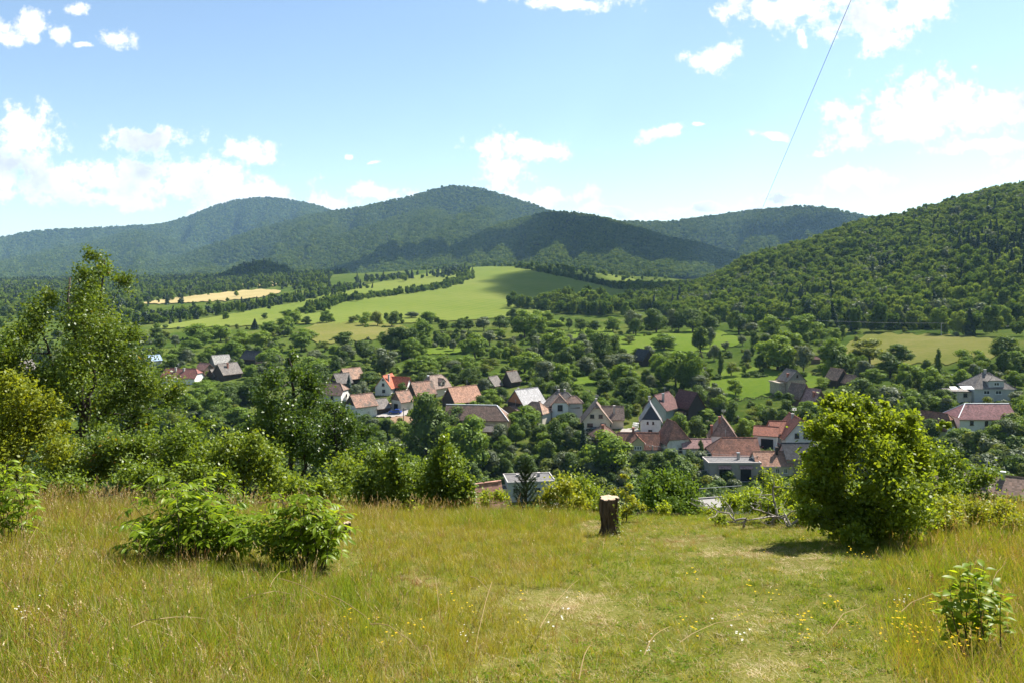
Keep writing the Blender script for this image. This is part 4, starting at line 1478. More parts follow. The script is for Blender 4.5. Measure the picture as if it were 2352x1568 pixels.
H('pale grey house with dark hipped roof, dormer and white awnings', 2264, 914, 88, [
    B(9.2, 11.8, 4.0, 3.9, 'w_pale', 'r_grey', hf=1.0, hb=1.0, trim='trim_white', win=(('l', 1.2, 2.5, 1.8, 1.1), ('l', -2.3, 2.5, 1.8, 1.1), ('l', -0.6, 0.2, 0.8, 0.5, 'o')), chim=((0, 0.2, 0.9),), cmat='chimney_grey'),
    B(4.6, 4.8, 2.3, 1.3, 'w_pale', 'r_grey', dx=-2.1, dy=-0.6, z=3.9, rot=-88, hf=0.9, trim='trim_white', win=(('f', 0, 1.1, 1.6, 1.0),)),
    B(5.0, 7.5, 2.7, 0.4, 'w_beige', 'r_grey', dx=-0.5, dy=9.6, win=(('l', -1.6, 1.2, 1.0, 2.0, 'od'), ('l', 1.8, 1.4, 1.2, 1.2)))], short='the pale grey hipped house')
H('long white house with wine-red roof', 2250, 984, 89, [
    B(7.6, 14.6, 3.6, 3.1, 'w_white', 'r_wine', hb=0.9, over=0.5, hipcap='chimney_white', win=(('l', 6.0, 2.2, 0.9, 1.2), ('l', 2.9, 2.3, 0.9, 0.8), ('l', -0.4, 2.1, 0.9, 1.3), ('l', -4.2, 2.2, 0.9, 1.1)))], short='the long wine-red roofed house')
H('small white house with brick-red tile roof and timber gable', 2150, 1006, 38, [
    B(5.4, 7.2, 3.5, 3.4, 'w_white', 'r_tile', gable='w_wood', hf=0.35, over=0.5)], short='the small brick-red roofed house')
H('long dark brown roof at the picture edge beside the village road', 2318, 1150, 58, [
    B(8.0, 19.0, 3.0, 2.6, 'w_beige', 'r_brown', chim=((-0.5, 2.5, 1.1), (-0.5, 0.8, 0.9)), cmat='steel')], Y=118, short='the long dark edge roof')
H('white flat-roofed house with dark felt roof and pale parapet', 1215, 1135, 8, [
    B(11.5, 8.0, 4.2, 0.1, 'w_pale', 'r_felt', flat=True, trim='chimney_grey', win=(('f', -4.0, 2.4, 1.2, 1.2), ('f', -2.0, 2.4, 1.2, 1.2), ('f', 1.4, 2.4, 1.6, 1.2), ('f', 3.8, 2.4, 1.2, 1.2), ('r', 0, 2.4, 1.6, 1.2)), chim=((2.6, 1.0, 0.9), (1.2, -1.4, 0.5), (-2.6, 2, 0.4)), cmat='chimney_grey'),
    B(4.6, 4.0, 2.4, 0.1, 'w_yellow', 'r_felt', dx=-8.2, dy=-1.6, flat=True, trim='w_yellow')], Y=196, short='the white flat-roofed house')
H('house with smooth salmon-pink roof between the trees', 866, 1070, -52, [
    B(5.2, 6.6, 3.2, 3.6, 'w_salmon', 'r_salmon', chim=((-2.0, -2.4, 1.4),), win=(('r', 0, 5.0, 0.1, 0.1),))], Y=168, short='the salmon-pink roofed house')
H('black timber hay barn alone among the orchard trees', 1478, 836, 24, [B(6.0, 8.0, 2.6, 4.0, 'w_dark', 'r_dark')], name='barn', cat='barn', short='the black hay barn')
H('small dark shed with grey roof below the orchard', 1132, 892, -32, [B(5.0, 5.4, 1.9, 2.9, 'w_dark', 'r_grey')], name='shed', cat='shed', short='the small grey shed')
H('narrow dark shed with steep grey roof and orange ridge', 1175, 886, -42, [B(4.4, 5.4, 2.6, 3.2, 'w_dark', 'r_grey', hipcap='r_orange')], name='shed', cat='shed', short='the narrow steep shed')
H('barn with dusty tan roof above the orchard path', 806, 882, -44, [B(6.2, 8.2, 3.0, 3.5, 'w_dark', 'r_tan', chim=((-1.6, -3, 1.4),))], name='barn', cat='barn', short='the dusty tan barn')
H('dark barn with weathered grey roof next to the dusty tan barn', 784, 890, -46, [B(5.2, 6.4, 2.6, 3.2, 'w_dark', 'r_grey')], name='barn', cat='barn', short='the weathered grey barn')
H('white walled farmhouse with brown half-hip roof left of the tan barn', 762, 920, 76, [B(7.4, 11, 3.2, 3.4, 'w_white', 'r_brown', hf=0.6, hb=0.4, win=(('f', 0.6, 2.2, 0.8, 1.0), ('l', 2, 1.8, 1.0, 1.2), ('l', -2, 1.8, 1.0, 1.2)))], short='the brown half-hipped farmhouse')
H('long house with rusty red roof in the left of the village', 420, 878, 80, [B(7.2, 15, 2.7, 3.2, 'w_white', 'r_rust', hf=0.5, chim=((-1.2, 2.4, 1.4), (-1.0, -1.2, 1.0)), cmat='chimney_grey')], short='the rusty red long house')
H('small barn with red-brown roof above the long red house', 470, 856, 58, [B(5.2, 6.4, 2.0, 2.4, 'w_wood', 'r_salmon')], name='barn', cat='barn', short='the small red-brown barn')
H('grey roofed farmhouse with brick chimney on the left slope', 522, 869, -34, [B(7.2, 9.0, 2.7, 3.9, 'w_dark', 'r_grey', chim=((1.6, -1.0, 1.8),)), B(5.0, 4.5, 1.8, 2.4, 'w_dark', 'r_grey', dx=-4.6, dy=-2.5)], short='the grey roofed farmhouse')
H('pale grey roofed barn behind the grey farmhouse', 506, 845, -48, [B(6.4, 7.4, 2.6, 3.4, 'w_greywood', 'r_pale')], name='barn', cat='barn', short='the pale grey barn')
H('barn with long charcoal roof half sunk in trees', 582, 833, 56, [B(6.2, 11, 2.5, 3.2, 'w_dark', 'r_dark')], name='barn', cat='barn', short='the long charcoal barn')
H('white house with blue metal roof seen past the tall left tree', 352, 838, -40, [B(5.4, 5.6, 2.6, 2.2, 'w_white', 'r_blue')], short='the blue roofed house')
H('house with grey gable roof behind the branches of the tall left tree', 48, 862, -30, [B(8, 9, 3.2, 3.6, 'w_worn', 'r_grey')], short='the leftmost grey house')
H('house with red roof low behind the tall left tree', 150, 1060, 70, [B(8, 11, 3.2, 3.2, 'w_white', 'r_rust')], Y=170, short='the low left red roof')
H('near house with weathered salmon roof peeping over the meadow edge', 1080, 1300, -62, [B(4.6, 5.0, 3.0, 3.6, 'w_worn', 'r_salmon', over=0.5)], Y=66, short='the salmon roof below the meadow', z=-24.0, guard=False)
H('near house with red tile roof below the meadow behind the twin trunks', 690, 1300, 84, [B(7.0, 8, 3.6, 3.6, 'w_worn', 'r_rust', over=0.5)], Y=78, short='the red roof below the meadow', z=-29.6, guard=False)
H('concrete flat-roofed outbuilding with terrace rail below the bright bush', 1655, 1190, 14, [B(7.0, 4.5, 2.6, 0.1, 'w_pale', 'concrete', flat=True, trim='concrete')], Y=112, name='outbuilding', cat='outbuilding', short='the concrete outbuilding', z=-34.8)
# ------------------------------------------------------------------ trees of the valley
KINDS = {}


def make_kind(key, shape, n, size, mat, seeds, bark='bark'):
    out = []
    for s in seeds:
        c, t = crown_mesh(key, shape, n, size, s)
        c.materials.append(MATS[mat])
        t.materials.append(MATS[bark])
        out.append((c, t))
    KINDS[key] = out


make_kind('w', 'round', 3000, 0.46, 'leaf_walnut', (201, 202, 203))
make_kind('d', 'round', 2800, 0.44, 'leaf_dark', (211, 212, 213), 'bark_dark')
make_kind('o', 'oval', 2400, 0.42, 'leaf_dark', (221, 222), 'bark_dark')
make_kind('g', 'round', 2600, 0.40, 'leaf_grey', (231, 232))
make_kind('y', 'spread', 2000, 0.42, 'leaf_olive', (241, 242))
make_kind('f', 'spread', 1900, 0.40, 'leaf_walnut', (251, 252))
make_kind('s', 'spruce', 2200, 0.5, 'needle', (261,), 'bark_dark')
make_kind('b', 'spruce', 2200, 0.5, 'needle_blue', (262,), 'bark_dark')
make_kind('p', 'column', 1500, 0.38, 'leaf_dark', (271,), 'bark_dark')
KWORD = {'w': 'bright green round tree', 'd': 'dark green round tree', 'o': 'dark green oval tree', 'g': 'silvery grey-green tree', 'y': 'yellowish olive tree',
         'f': 'light green orchard tree', 's': 'dark pointed spruce', 'b': 'blue-grey spruce', 'p': 'slender column-shaped poplar'}
ZA = lambda x, y: (340.3 + x / 3.84, 680.6 + y / 3.84, 1 / 3.84)
ZB = lambda x, y: (884.7 + x / 3.84, 680.6 + y / 3.84, 1 / 3.84)
ZCc = lambda x, y: (1429.2 + x / 3.84, 680.6 + y / 3.84, 1 / 3.84)
ZD = lambda x, y: (1837.5 + x / 2.612, 680.6 + y / 2.612, 1 / 2.612)
Z1 = lambda x, y: (340.3 + x / 4.19, 782.6 + y / 4.19, 1 / 4.19)
Z2 = lambda x, y: (714.6 + x / 5.76, 816.7 + y / 5.76, 1 / 5.76)
Z3 = lambda x, y: (1054.9 + x / 5.76, 816.7 + y / 5.76, 1 / 5.76)
Z5 = lambda x, y: (1395.1 + x / 7.681, 939.2 + y / 7.681, 1 / 7.681)
MAN = [  # picture frame, centre, top, bottom, width, kind
    (ZA, [(420, 230, 370, 260, 'w'), (640, 255, 390, 180, 'w'), (470, 300, 440, 160, 'w'), (100, 330, 480, 110, 'd'), (240, 340, 440, 80, 'g'), (370, 360, 480, 170, 'w'), (740, 395, 560, 210, 'w'),
          (600, 400, 540, 150, 'w'), (860, 300, 450, 200, 'w'), (1000, 310, 455, 190, 'w'), (940, 205, 290, 70, 's'), (1060, 220, 340, 150, 'w'), (1210, 180, 320, 160, 'w'), (1230, 115, 195, 120, 'w'),
          (1290, 130, 240, 120, 'w'), (1350, 300, 470, 190, 'w'), (1400, 255, 370, 170, 'f'), (1030, 150, 205, 60, 'd'), (1390, 170, 245, 80, 'd'), (1400, 95, 140, 90, 'w'), (1570, 120, 235, 110, 'w'),
          (1800, 165, 240, 95, 'y'), (1915, 105, 255, 120, 'f'), (2025, 115, 260, 110, 'y'), (2150, 125, 265, 130, 'd'), (1730, 320, 450, 190, 'd'), (1750, 420, 590, 150, 'g'), (1920, 380, 560, 180, 'd'),
          (2090, 430, 670, 200, 'g'), (2140, 260, 480, 200, 'd'), (2290, 270, 480, 190, 'd'), (2300, 370, 540, 160, 'w'), (870, 420, 520, 90, 'g'), (960, 430, 500, 95, 'w'), (1060, 450, 600, 200, 'w'),
          (1450, 520, 720, 260, 'w'), (1480, 460, 570, 140, 'g'), (1650, 540, 640, 130, 'w'), (1690, 620, 740, 120, 'f'), (1870, 570, 690, 190, 'd'), (2040, 580, 680, 130, 'w'), (1940, 655, 770, 180, 'd'),
          (1980, 770, 850, 100, 'w'), (1840, 760, 835, 90, 'f'), (1770, 700, 830, 62, 'b'), (2240, 750, 850, 90, 'd'), (200, 470, 600, 180, 'f'), (310, 450, 585, 150, 'd'), (330, 600, 680, 120, 'w'),
          (900, 590, 680, 150, 'f'), (1000, 600, 700, 95, 'g'), (480, 725, 830, 200, 'w'), (250, 745, 840, 140, 'd'), (680, 740, 900, 260, 'd'), (880, 740, 920, 200, 'd'), (1150, 230, 340, 120, 'f'),
          (60, 270, 380, 120, 'd'), (160, 290, 390, 100, 'y'), (1560, 380, 480, 110, 'y'), (1640, 430, 520, 100, 'w')]),
    (Z1, [(330, 500, 720, 260, 'w'), (640, 480, 740, 240, 'w'), (850, 630, 810, 260, 'w'), (420, 660, 790, 150, 'g'), (1000, 360, 600, 240, 'd'), (550, 400, 600, 240, 'w'), (780, 420, 640, 220, 'd'), (200, 640, 820, 200, 'd'), (600, 700, 900, 260, 'd')]),
    (ZB, [(330, 200, 430, 180, 'w'), (380, 135, 235, 150, 'w'), (230, 130, 195, 120, 'g'), (150, 250, 480, 230, 'd'), (240, 360, 520, 150, 'w'), (460, 310, 440, 80, 'o'), (600, 290, 370, 120, 'y'),
          (600, 370, 478, 75, 'g'), (790, 310, 545, 230, 'w'), (690, 330, 490, 80, 'g'), (920, 290, 425, 130, 'g'), (1020, 285, 375, 90, 'w'), (870, 170, 300, 130, 'g'), (640, 200, 305, 110, 'd'),
          (530, 200, 300, 100, 'd'), (735, 200, 300, 90, 'd'), (1010, 160, 290, 140, 'd'), (1115, 100, 200, 90, 'd'), (1230, 110, 360, 230, 'w'), (1330, 115, 340, 190, 'w'), (1430, 125, 225, 120, 'w'),
          (1480, 200, 290, 190, 'w'), (1510, 290, 530, 250, 'w'), (1350, 340, 460, 130, 'g'), (1430, 260, 340, 150, 'f'), (1130, 340, 460, 70, 'g'), (1210, 360, 440, 50, 'f'), (1620, 195, 295, 55, 'o'),
          (1720, 200, 310, 130, 'd'), (1830, 210, 310, 120, 'd'), (2010, 180, 310, 140, 'w'), (2190, 105, 320, 150, 'g'), (2210, 200, 345, 130, 'd'), (2150, 335, 420, 105, 'y'), (1930, 310, 610, 190, 'd'),
          (2000, 330, 560, 140, 'd'), (1790, 370, 540, 120, 'g'), (1700, 390, 550, 180, 'w'), (1590, 450, 625, 140, 'o'), (2010, 440, 570, 120, 'w'), (2070, 480, 640, 260, 'g'), (1230, 470, 670, 270, 'w'),
          (1400, 560, 780, 210, 'g'), (1560, 590, 800, 180, 'w'), (1250, 650, 760, 150, 'f'), (300, 510, 670, 270, 'w'), (500, 500, 640, 150, 'w'), (600, 560, 680, 160, 'g'), (680, 500, 640, 130, 'f'),
          (750, 620, 790, 160, 'd'), (880, 580, 690, 120, 'y'), (1000, 640, 760, 150, 'f'), (600, 680, 800, 130, 'd'), (560, 745, 825, 90, 'w'), (410, 620, 700, 110, 'g'), (950, 530, 625, 120, 'y'),
          (1780, 530, 680, 180, 'g'), (2100, 590, 760, 220, 'w'), (2130, 690, 915, 230, 'd'), (1700, 760, 845, 100, 'w'), (1880, 620, 760, 150, 'd'), (1950, 720, 860, 150, 'd')]),
    (ZCc, [(370, 325, 470, 230, 'w'), (690, 280, 510, 130, 'o'), (775, 270, 450, 90, 'g'), (1060, 335, 430, 70, 'g'), (1160, 310, 465, 90, 'd'), (1310, 165, 350, 180, 'w'), (1120, 220, 330, 150, 'g'),
           (1030, 140, 325, 130, 'o'), (1580, 160, 400, 290, 'w'), (1370, 340, 640, 320, 'w'), (1490, 310, 500, 200, 'w'), (1600, 430, 660, 170, 'g'), (1860, 360, 610, 240, 'w'), (1820, 205, 300, 100, 'd'),
           (1850, 275, 322, 100, 'w'), (1945, 260, 380, 70, 'd'), (2060, 290, 332, 90, 'f'), (2180, 340, 600, 270, 'y'), (910, 390, 475, 70, 'g'), (810, 410, 560, 90, 'g'), (865, 480, 690, 48, 'p'),
           (960, 560, 700, 130, 'y'), (1100, 460, 580, 70, 'g'), (1075, 590, 680, 50, 'f'), (1215, 520, 650, 100, 'd'), (470, 460, 800, 240, 'w'), (620, 470, 830, 200, 'w'), (545, 530, 830, 170, 'd'),
           (680, 690, 870, 190, 'g'), (820, 790, 1000, 170, 'g'), (1000, 690, 862, 140, 'f'), (890, 920, 1048, 80, 'd'), (970, 920, 1040, 80, 'o'), (740, 990, 1080, 150, 'w'), (1640, 910, 1080, 200, 'w'),
           (1470, 850, 970, 100, 'o'), (1770, 580, 670, 110, 'w'), (1770, 690, 800, 140, 'f'), (2060, 700, 960, 280, 'd'), (1380, 830, 900, 70, 'w'), (300, 100, 315, 200, 'd'), (440, 110, 305, 120, 'g'),
           (620, 100, 312, 220, 'd'), (800, 180, 312, 130, 'o'), (500, 120, 308, 130, 'd'), (1180, 960, 1100, 200, 'y'), (1300, 950, 1080, 130, 'd'), (1950, 780, 900, 120, 'w'), (150, 450, 560, 110, 'd'), (230, 430, 540, 110, 'g')]),
    (ZD, [(590, 290, 410, 150, 'd'), (540, 345, 480, 120, 'o'), (660, 400, 540, 150, 'w'), (770, 410, 560, 130, 'w'), (830, 320, 500, 36, 'p'), (1030, 290, 420, 130, 'f'), (1220, 235, 400, 150, 'd'),
          (1290, 320, 430, 160, 'w'), (540, 540, 700, 200, 'g'), (660, 560, 700, 140, 'w'), (735, 610, 715, 80, 'o'), (660, 685, 790, 190, 'd'), (900, 470, 540, 95, 'w'), (430, 430, 530, 120, 'w'),
          (380, 380, 480, 100, 'g'), (1000, 480, 560, 90, 'f'), (880, 560, 650, 100, 'd'), (800, 590, 700, 110, 'w'), (1290, 440, 540, 100, 'w'), (1310, 560, 640, 90, 'g'), (1130, 700, 790, 90, 'g'), (1260, 720, 860, 150, 'd'), (1000, 780, 900, 170, 'w'), (1100, 800, 920, 170, 'g'), (920, 790, 940, 130, 'd'), (760, 740, 880, 130, 'o')]),
    (Z3, [(400, 440, 620, 250, 'w'), (560, 400, 590, 190, 'd'), (900, 640, 985, 410, 'w'), (1430, 740, 960, 320, 'd'), (540, 890, 1190, 230, 'g'), (750, 860, 1170, 210, 'w'), (1050, 890, 1160, 220, 'd'),
          (1270, 820, 1250, 240, 'd'), (1640, 930, 1390, 140, 's'), (1490, 900, 1260, 200, 'g'), (1990, 1000, 1580, 560, 'w'), (120, 760, 1580, 560, 'w'), (420, 1250, 1560, 260, 'g'), (650, 1280, 1560, 240, 'y'),
          (850, 1270, 1500, 220, 'w'), (1180, 1350, 1560, 230, 'g'), (1380, 1260, 1570, 280, 'g')]),
    (Z2, [(1520, 520, 1420, 560, 'd'), (800, 810, 1060, 180, 'd'), (1010, 830, 1060, 200, 'o'), (1150, 870, 1090, 200, 'w'), (1880, 640, 1010, 330, 'd'), (2180, 800, 1080, 260, 'w'), (700, 760, 1000, 250, 'd'), (900, 1000, 1220, 240, 'd'), (1130, 1080, 1300, 260, 'g'), (780, 600, 750, 110, 'o'), (2130, 520, 610, 80, 'd'), (1950, 620, 760, 260, 'w')]),
    (Z5, [(580, 710, 1120, 290, 'd'), (980, 760, 1130, 330, 'g'), (1560, 840, 1130, 310, 'w'), (660, 920, 1220, 300, 'd'), (340, 1060, 1400, 330, 'g'), (80, 1080, 1400, 240, 'd'), (1150, 1110, 1260, 260, 'g'), (2080, 1060, 1330, 300, 'd'), (1650, 560, 900, 90, 'o'), (1560, 130, 480, 300, 'd')]),
]
TREES = []       # position, kind, width, height


def add_tree(x, top, bot, w, kind):
    Y = hit(x, bot)
    X = (x - CX) / F * Y
    TREES.append([X, Y, gz(X, Y), kind, w * Y / F, (bot - top) * Y / F])


for fr, lst in MAN:
    for (x, t, b_, w, k) in lst:
        a = fr(x, t)
        c = fr(x, b_)
        # crowns hide their foot: the trunk stands a little lower than the lowest leaves seen
        add_tree(a[0], a[1], c[1] + (c[1] - a[1]) * 0.05, w * a[2] * 1.36, k)

# open ground and houses that stay in view: depth of what is seen there, 4 px cells
PW, PH = 620, 300
GUARD = np.zeros((PH, PW), np.float32)


def guard(x0, x1, y0, y1, Y):
    i0, i1 = int(max(0, x0 // 4)), int(min(PW, x1 // 4 + 1))
    j0, j1 = int(max(0, y0 // 4)), int(min(PH, y1 // 4 + 1))
    GUARD[j0:j1, i0:i1] = np.maximum(GUARD[j0:j1, i0:i1], Y)


for (x, yb, l, r, t, b_, Y, nm, g) in HOUSES:
    if g:
        guard(l, r, t, b_, Y)
for (x0, x1, y0, y1) in [(690, 860, 742, 768), (1420, 1690, 764, 796), (960, 1062, 797, 810), (1310, 1370, 866, 880), (1650, 1700, 860, 905), (1700, 1780, 852, 915), (1845, 1890, 862, 880), (1950, 2290, 768, 800),
                         (1990, 2200, 800, 826), (880, 960, 938, 952), (1430, 1470, 975, 992), (835, 900, 932, 955), (1165, 1190, 765, 780), (1310, 1400, 740, 750), (730, 900, 700, 735), (420, 700, 715, 740), (700, 720, 770, 780), (1640, 1690, 800, 850)]:
    guard(x0, x1, y0, y1, hit((x0 + x1) / 2, (y0 + y1) / 2))
GUARD[170:188, 180:370] = np.maximum(GUARD[170:188, 180:370], 500)


def hides(X, Y, Z, w, h, allow=0.12):
    """share of a crown that would cover guarded things behind it"""
    k = F / Y
    cx, yb = X * k + CX, HY - (Z - ZC) * k
    bad = n = 0
    for u in (-0.4, -0.2, 0, 0.2, 0.4):
        for v in (0.08, 0.3, 0.55, 0.8, 0.95):
            i, j = int((cx + u * w * k) // 4), int((yb - v * h * k) // 4)
            n += 1
            if 0 <= i < PW and 0 <= j < PH and GUARD[j, i] > Y - 2:
                bad += 1
    return bad / n > allow


def fill_trees(n_max, rng):
    made = 0
    for _ in range(9000):
        if made >= n_max:
            break
        x = rng.uniform(-40, 2400)
        y = rng.choice([rng.uniform(780, 900), rng.uniform(850, 1060), rng.uniform(980, 1134)])
        if 640 < x < 700 or (1600 < x < 1860 and y < 930 and rng.random() < 0.7):
            continue
        if x > 1900 and y < 835:
            continue
        Y = hit(x, y)
        X = (x - CX) / F * Y
        Z = gz(X, Y)
        h = rng.uniform(6, 11.5) * (1.15 if y > 980 else 1.0)
        w = h * rng.uniform(0.7, 1.0)
        if any((X - t[0]) ** 2 + (Y - t[1]) ** 2 < ((w + t[4]) * 0.30) ** 2 for t in TREES):
            continue
        if any(abs(x - hh[0]) < (hh[3] - hh[2]) / 2 + w * 0.5 * F / Y and abs(Y - hh[6]) < 9 for hh in HOUSES):
            continue
        if hides(X, Y, Z, w, h, 0.22):
            continue
        TREES.append([X, Y, Z, rng.choice(['w', 'd', 'w', 'd', 'o', 'g', 'f', 'y']), w, h])
        made += 1
    return made


rng_f = np.random.default_rng(77)
n_fill = fill_trees(296 - len(TREES), rng_f)


def where_words(X, Y):
    """nearest house and the side of it the tree stands on"""
    best = min(HOUSES, key=lambda hh: math.hypot((hh[0] - CX) / F * hh[6] - X, hh[6] - Y))
    hx = (best[0] - CX) / F * best[6]
    dx, dy = X - hx, Y - best[6]
    d = math.hypot(dx, dy)
    if d > 45:
        rel = 'far behind' if dy > 0 else 'well below'
    elif abs(dx) > abs(dy):
        rel = 'right of' if dx > 0 else 'left of'
    else:
        rel = 'behind' if dy > 0 else 'in front of'
    return rel, best[7]


def plant_all():
    rng = np.random.default_rng(88)
    labels = {}
    for t in TREES:
        rel, h_ = where_words(t[0], t[1])
        size = 'tall ' if t[5] > 11 else ('small ' if t[5] < 5 else '')
        labels.setdefault(size + KWORD[t[3]] + '|' + rel + ' ' + h_, []).append(t)
    ORD = ['leftmost', 'second from left', 'third from left', 'fourth from left', 'fifth from left', 'sixth from left', 'seventh from left', 'eighth from left', 'ninth from left', 'tenth from left']
    for key, ts in labels.items():
        kind_words, place = key.split('|')
        ts.sort(key=lambda t: t[0] / t[1])
        for i, t in enumerate(ts):
            X, Y, Z, k, w, h = t
            lab = kind_words + ' ' + place
            if len(ts) > 1:
                lab = (ORD[i] if i < len(ORD) - 1 and i < len(ts) - 1 else ('rightmost' if i == len(ts) - 1 else 'inner')) + ' ' + lab
            c, tr = KINDS[k][int(rng.integers(len(KINDS[k])))]
            wk = {'o': 5.6, 'p': 2.6, 's': 4.6, 'b': 4.6}.get(k, 8.2)
            o = empty('spruce' if k in 'sb' else ('poplar' if k == 'p' else 'tree'), (X, Y, Z), rng.random() * 6.28, (w / wk, w / wk, h / 9.2))
            tag(o, lab, 'tree', 'trees among the village houses and orchards')
            obj('trunk', tr, None, o)
            obj('crown', c, None, o)


plant_all()
# bushes and scrub between them: nobody could count these
low_meshes, low_mats = [], []
for (sd, mt) in ((301, 'leaf_walnut'), (302, 'leaf_dark'), (303, 'leaf_grey'), (304, 'leaf_olive'), (305, 'leaf_dark')):
    me, _ = crown_mesh('scrub', 'bush', 900, 0.75, sd)
    low_meshes.append(me)
    low_mats.append(MATS[mt])
low_coll = source_coll('scrub', low_meshes, low_mats)


def scrub():
    rng = np.random.default_rng(99)
    P, S = [], []
    for _ in range(14000):
        if len(P) > 3400:
            break
        x = rng.uniform(-60, 2420)
        y = rng.uniform(752, 1134)
        Y = hit(x, y) if rng.random() < 0.8 else rng.uniform(130, 190)
        X = (x - CX) / F * Y
        h = rng.uniform(1.2, 4.2) * (1.4 if Y < 215 else 1.0)
        if x > 1930 and 762 < y < 830 and rng.random() < 0.9:
            continue
        if fbm(X / 18, Y / 18, 4, 2) < -0.25 and Y > 230:
            continue
        Z = gz(X, Y)
        if any(abs(x - hh[0]) < (hh[3] - hh[2]) * 0.42 and abs(Y - hh[6]) < 6 for hh in HOUSES):
            continue
        if hides(X, Y, Z, h * 1.2, h, 0.34):
            continue
        P.append((X, Y, Z - 0.3))
        S.append(h / 7.5)
    P, S = np.array(P), np.array(S)
    n = len(P)
    scatter('undergrowth', P, upright(n, rng), np.stack([S * 1.15, S * 1.15, S], 1), rng.integers(0, 5, n), low_coll, 'bushes and scrub between the village houses', 'bushes')


scrub()


def more_trees():
    '''the smaller trees between the three hundred that show largest'''
    rng = np.random.default_rng(123)
    P, S, K = [], [], []
    for _ in range(16000):
        if len(P) >= 950:
            break
        x = rng.uniform(-60, 2420)
        y = rng.choice([rng.uniform(760, 860), rng.uniform(820, 980), rng.uniform(930, 1134)])
        if x > 1930 and y < 830:
            continue
        if 1380 < x < 1720 and y < 815 and rng.random() < 0.9:
            continue
        if 1620 < x < 1900 and 830 < y < 925:
            continue
        Y = hit(x, y)
        X = (x - CX) / F * Y
        if fbm(X / 30, Y / 30, 14, 2) < -0.3 and Y > 240:
            continue
        h = rng.uniform(4.0, 8.0)
        Z = gz(X, Y)
        if any(abs(x - hh[0]) < (hh[3] - hh[2]) / 2 + h * 0.35 * F / Y and abs(Y - hh[6]) < 8 for hh in HOUSES):
            continue
        if hides(X, Y, Z, h * 0.85, h, 0.18):
            continue
        P.append((X, Y, Z - 0.4))
        S.append(h / 9.2)
        K.append(rng.integers(0, 7))
    P, S = np.array(P), np.array(S)
    c = source_coll('orchard', [KINDS['w'][0][0], KINDS['w'][1][0], KINDS['d'][0][0], KINDS['d'][1][0], KINDS['g'][0][0], KINDS['f'][0][0], KINDS['o'][0][0]], [None] * 7)
    n = len(P)
    scatter('orchard_trees', P, upright(n, rng), np.stack([S * 1.12, S * 1.12, S], 1), K, c, 'smaller orchard and hedge trees filling the gaps across the valley', 'trees')


more_trees()
print('valley trees', len(TREES), 'filled', n_fill)
# ------------------------------------------------------------------ plants close to the photographer
leaf_mat('leaf_elm', (0.034, 0.068, 0.009), (0.064, 0.108, 0.012), (0.118, 0.16, 0.017), gloss=0.018, rough=0.45, autumn=(0.42, 0.16, 0.02))
leaf_mat('leaf_pear', (0.028, 0.058, 0.010), (0.05, 0.09, 0.012), (0.085, 0.135, 0.016), gloss=0.025, rough=0.4)
leaf_mat('leaf_maple', (0.09, 0.135, 0.011), (0.14, 0.192, 0.015), (0.21, 0.25, 0.02), gloss=0.012, rough=0.45, trans=0.5, tmul=1.8)
leaf_mat('leaf_shrub', (0.07, 0.115, 0.012), (0.11, 0.162, 0.015), (0.165, 0.21, 0.021), gloss=0.018, rough=0.45)
leaf_mat('leaf_yellow', (0.12, 0.15, 0.012), (0.18, 0.21, 0.016), (0.26, 0.25, 0.025), gloss=0.015, rough=0.45)
leaf_mat('leaf_young', (0.085, 0.145, 0.009), (0.135, 0.20, 0.011), (0.22, 0.26, 0.016), gloss=0.010, rough=0.4, tmul=2.0, trans=0.5)
plain('bark_twig', (0.05, 0.04, 0.03), 0.9, 0.3, 20)
plain('dead_wood', (0.21, 0.185, 0.16), 0.9, 0.3, 14, bump=0.5)


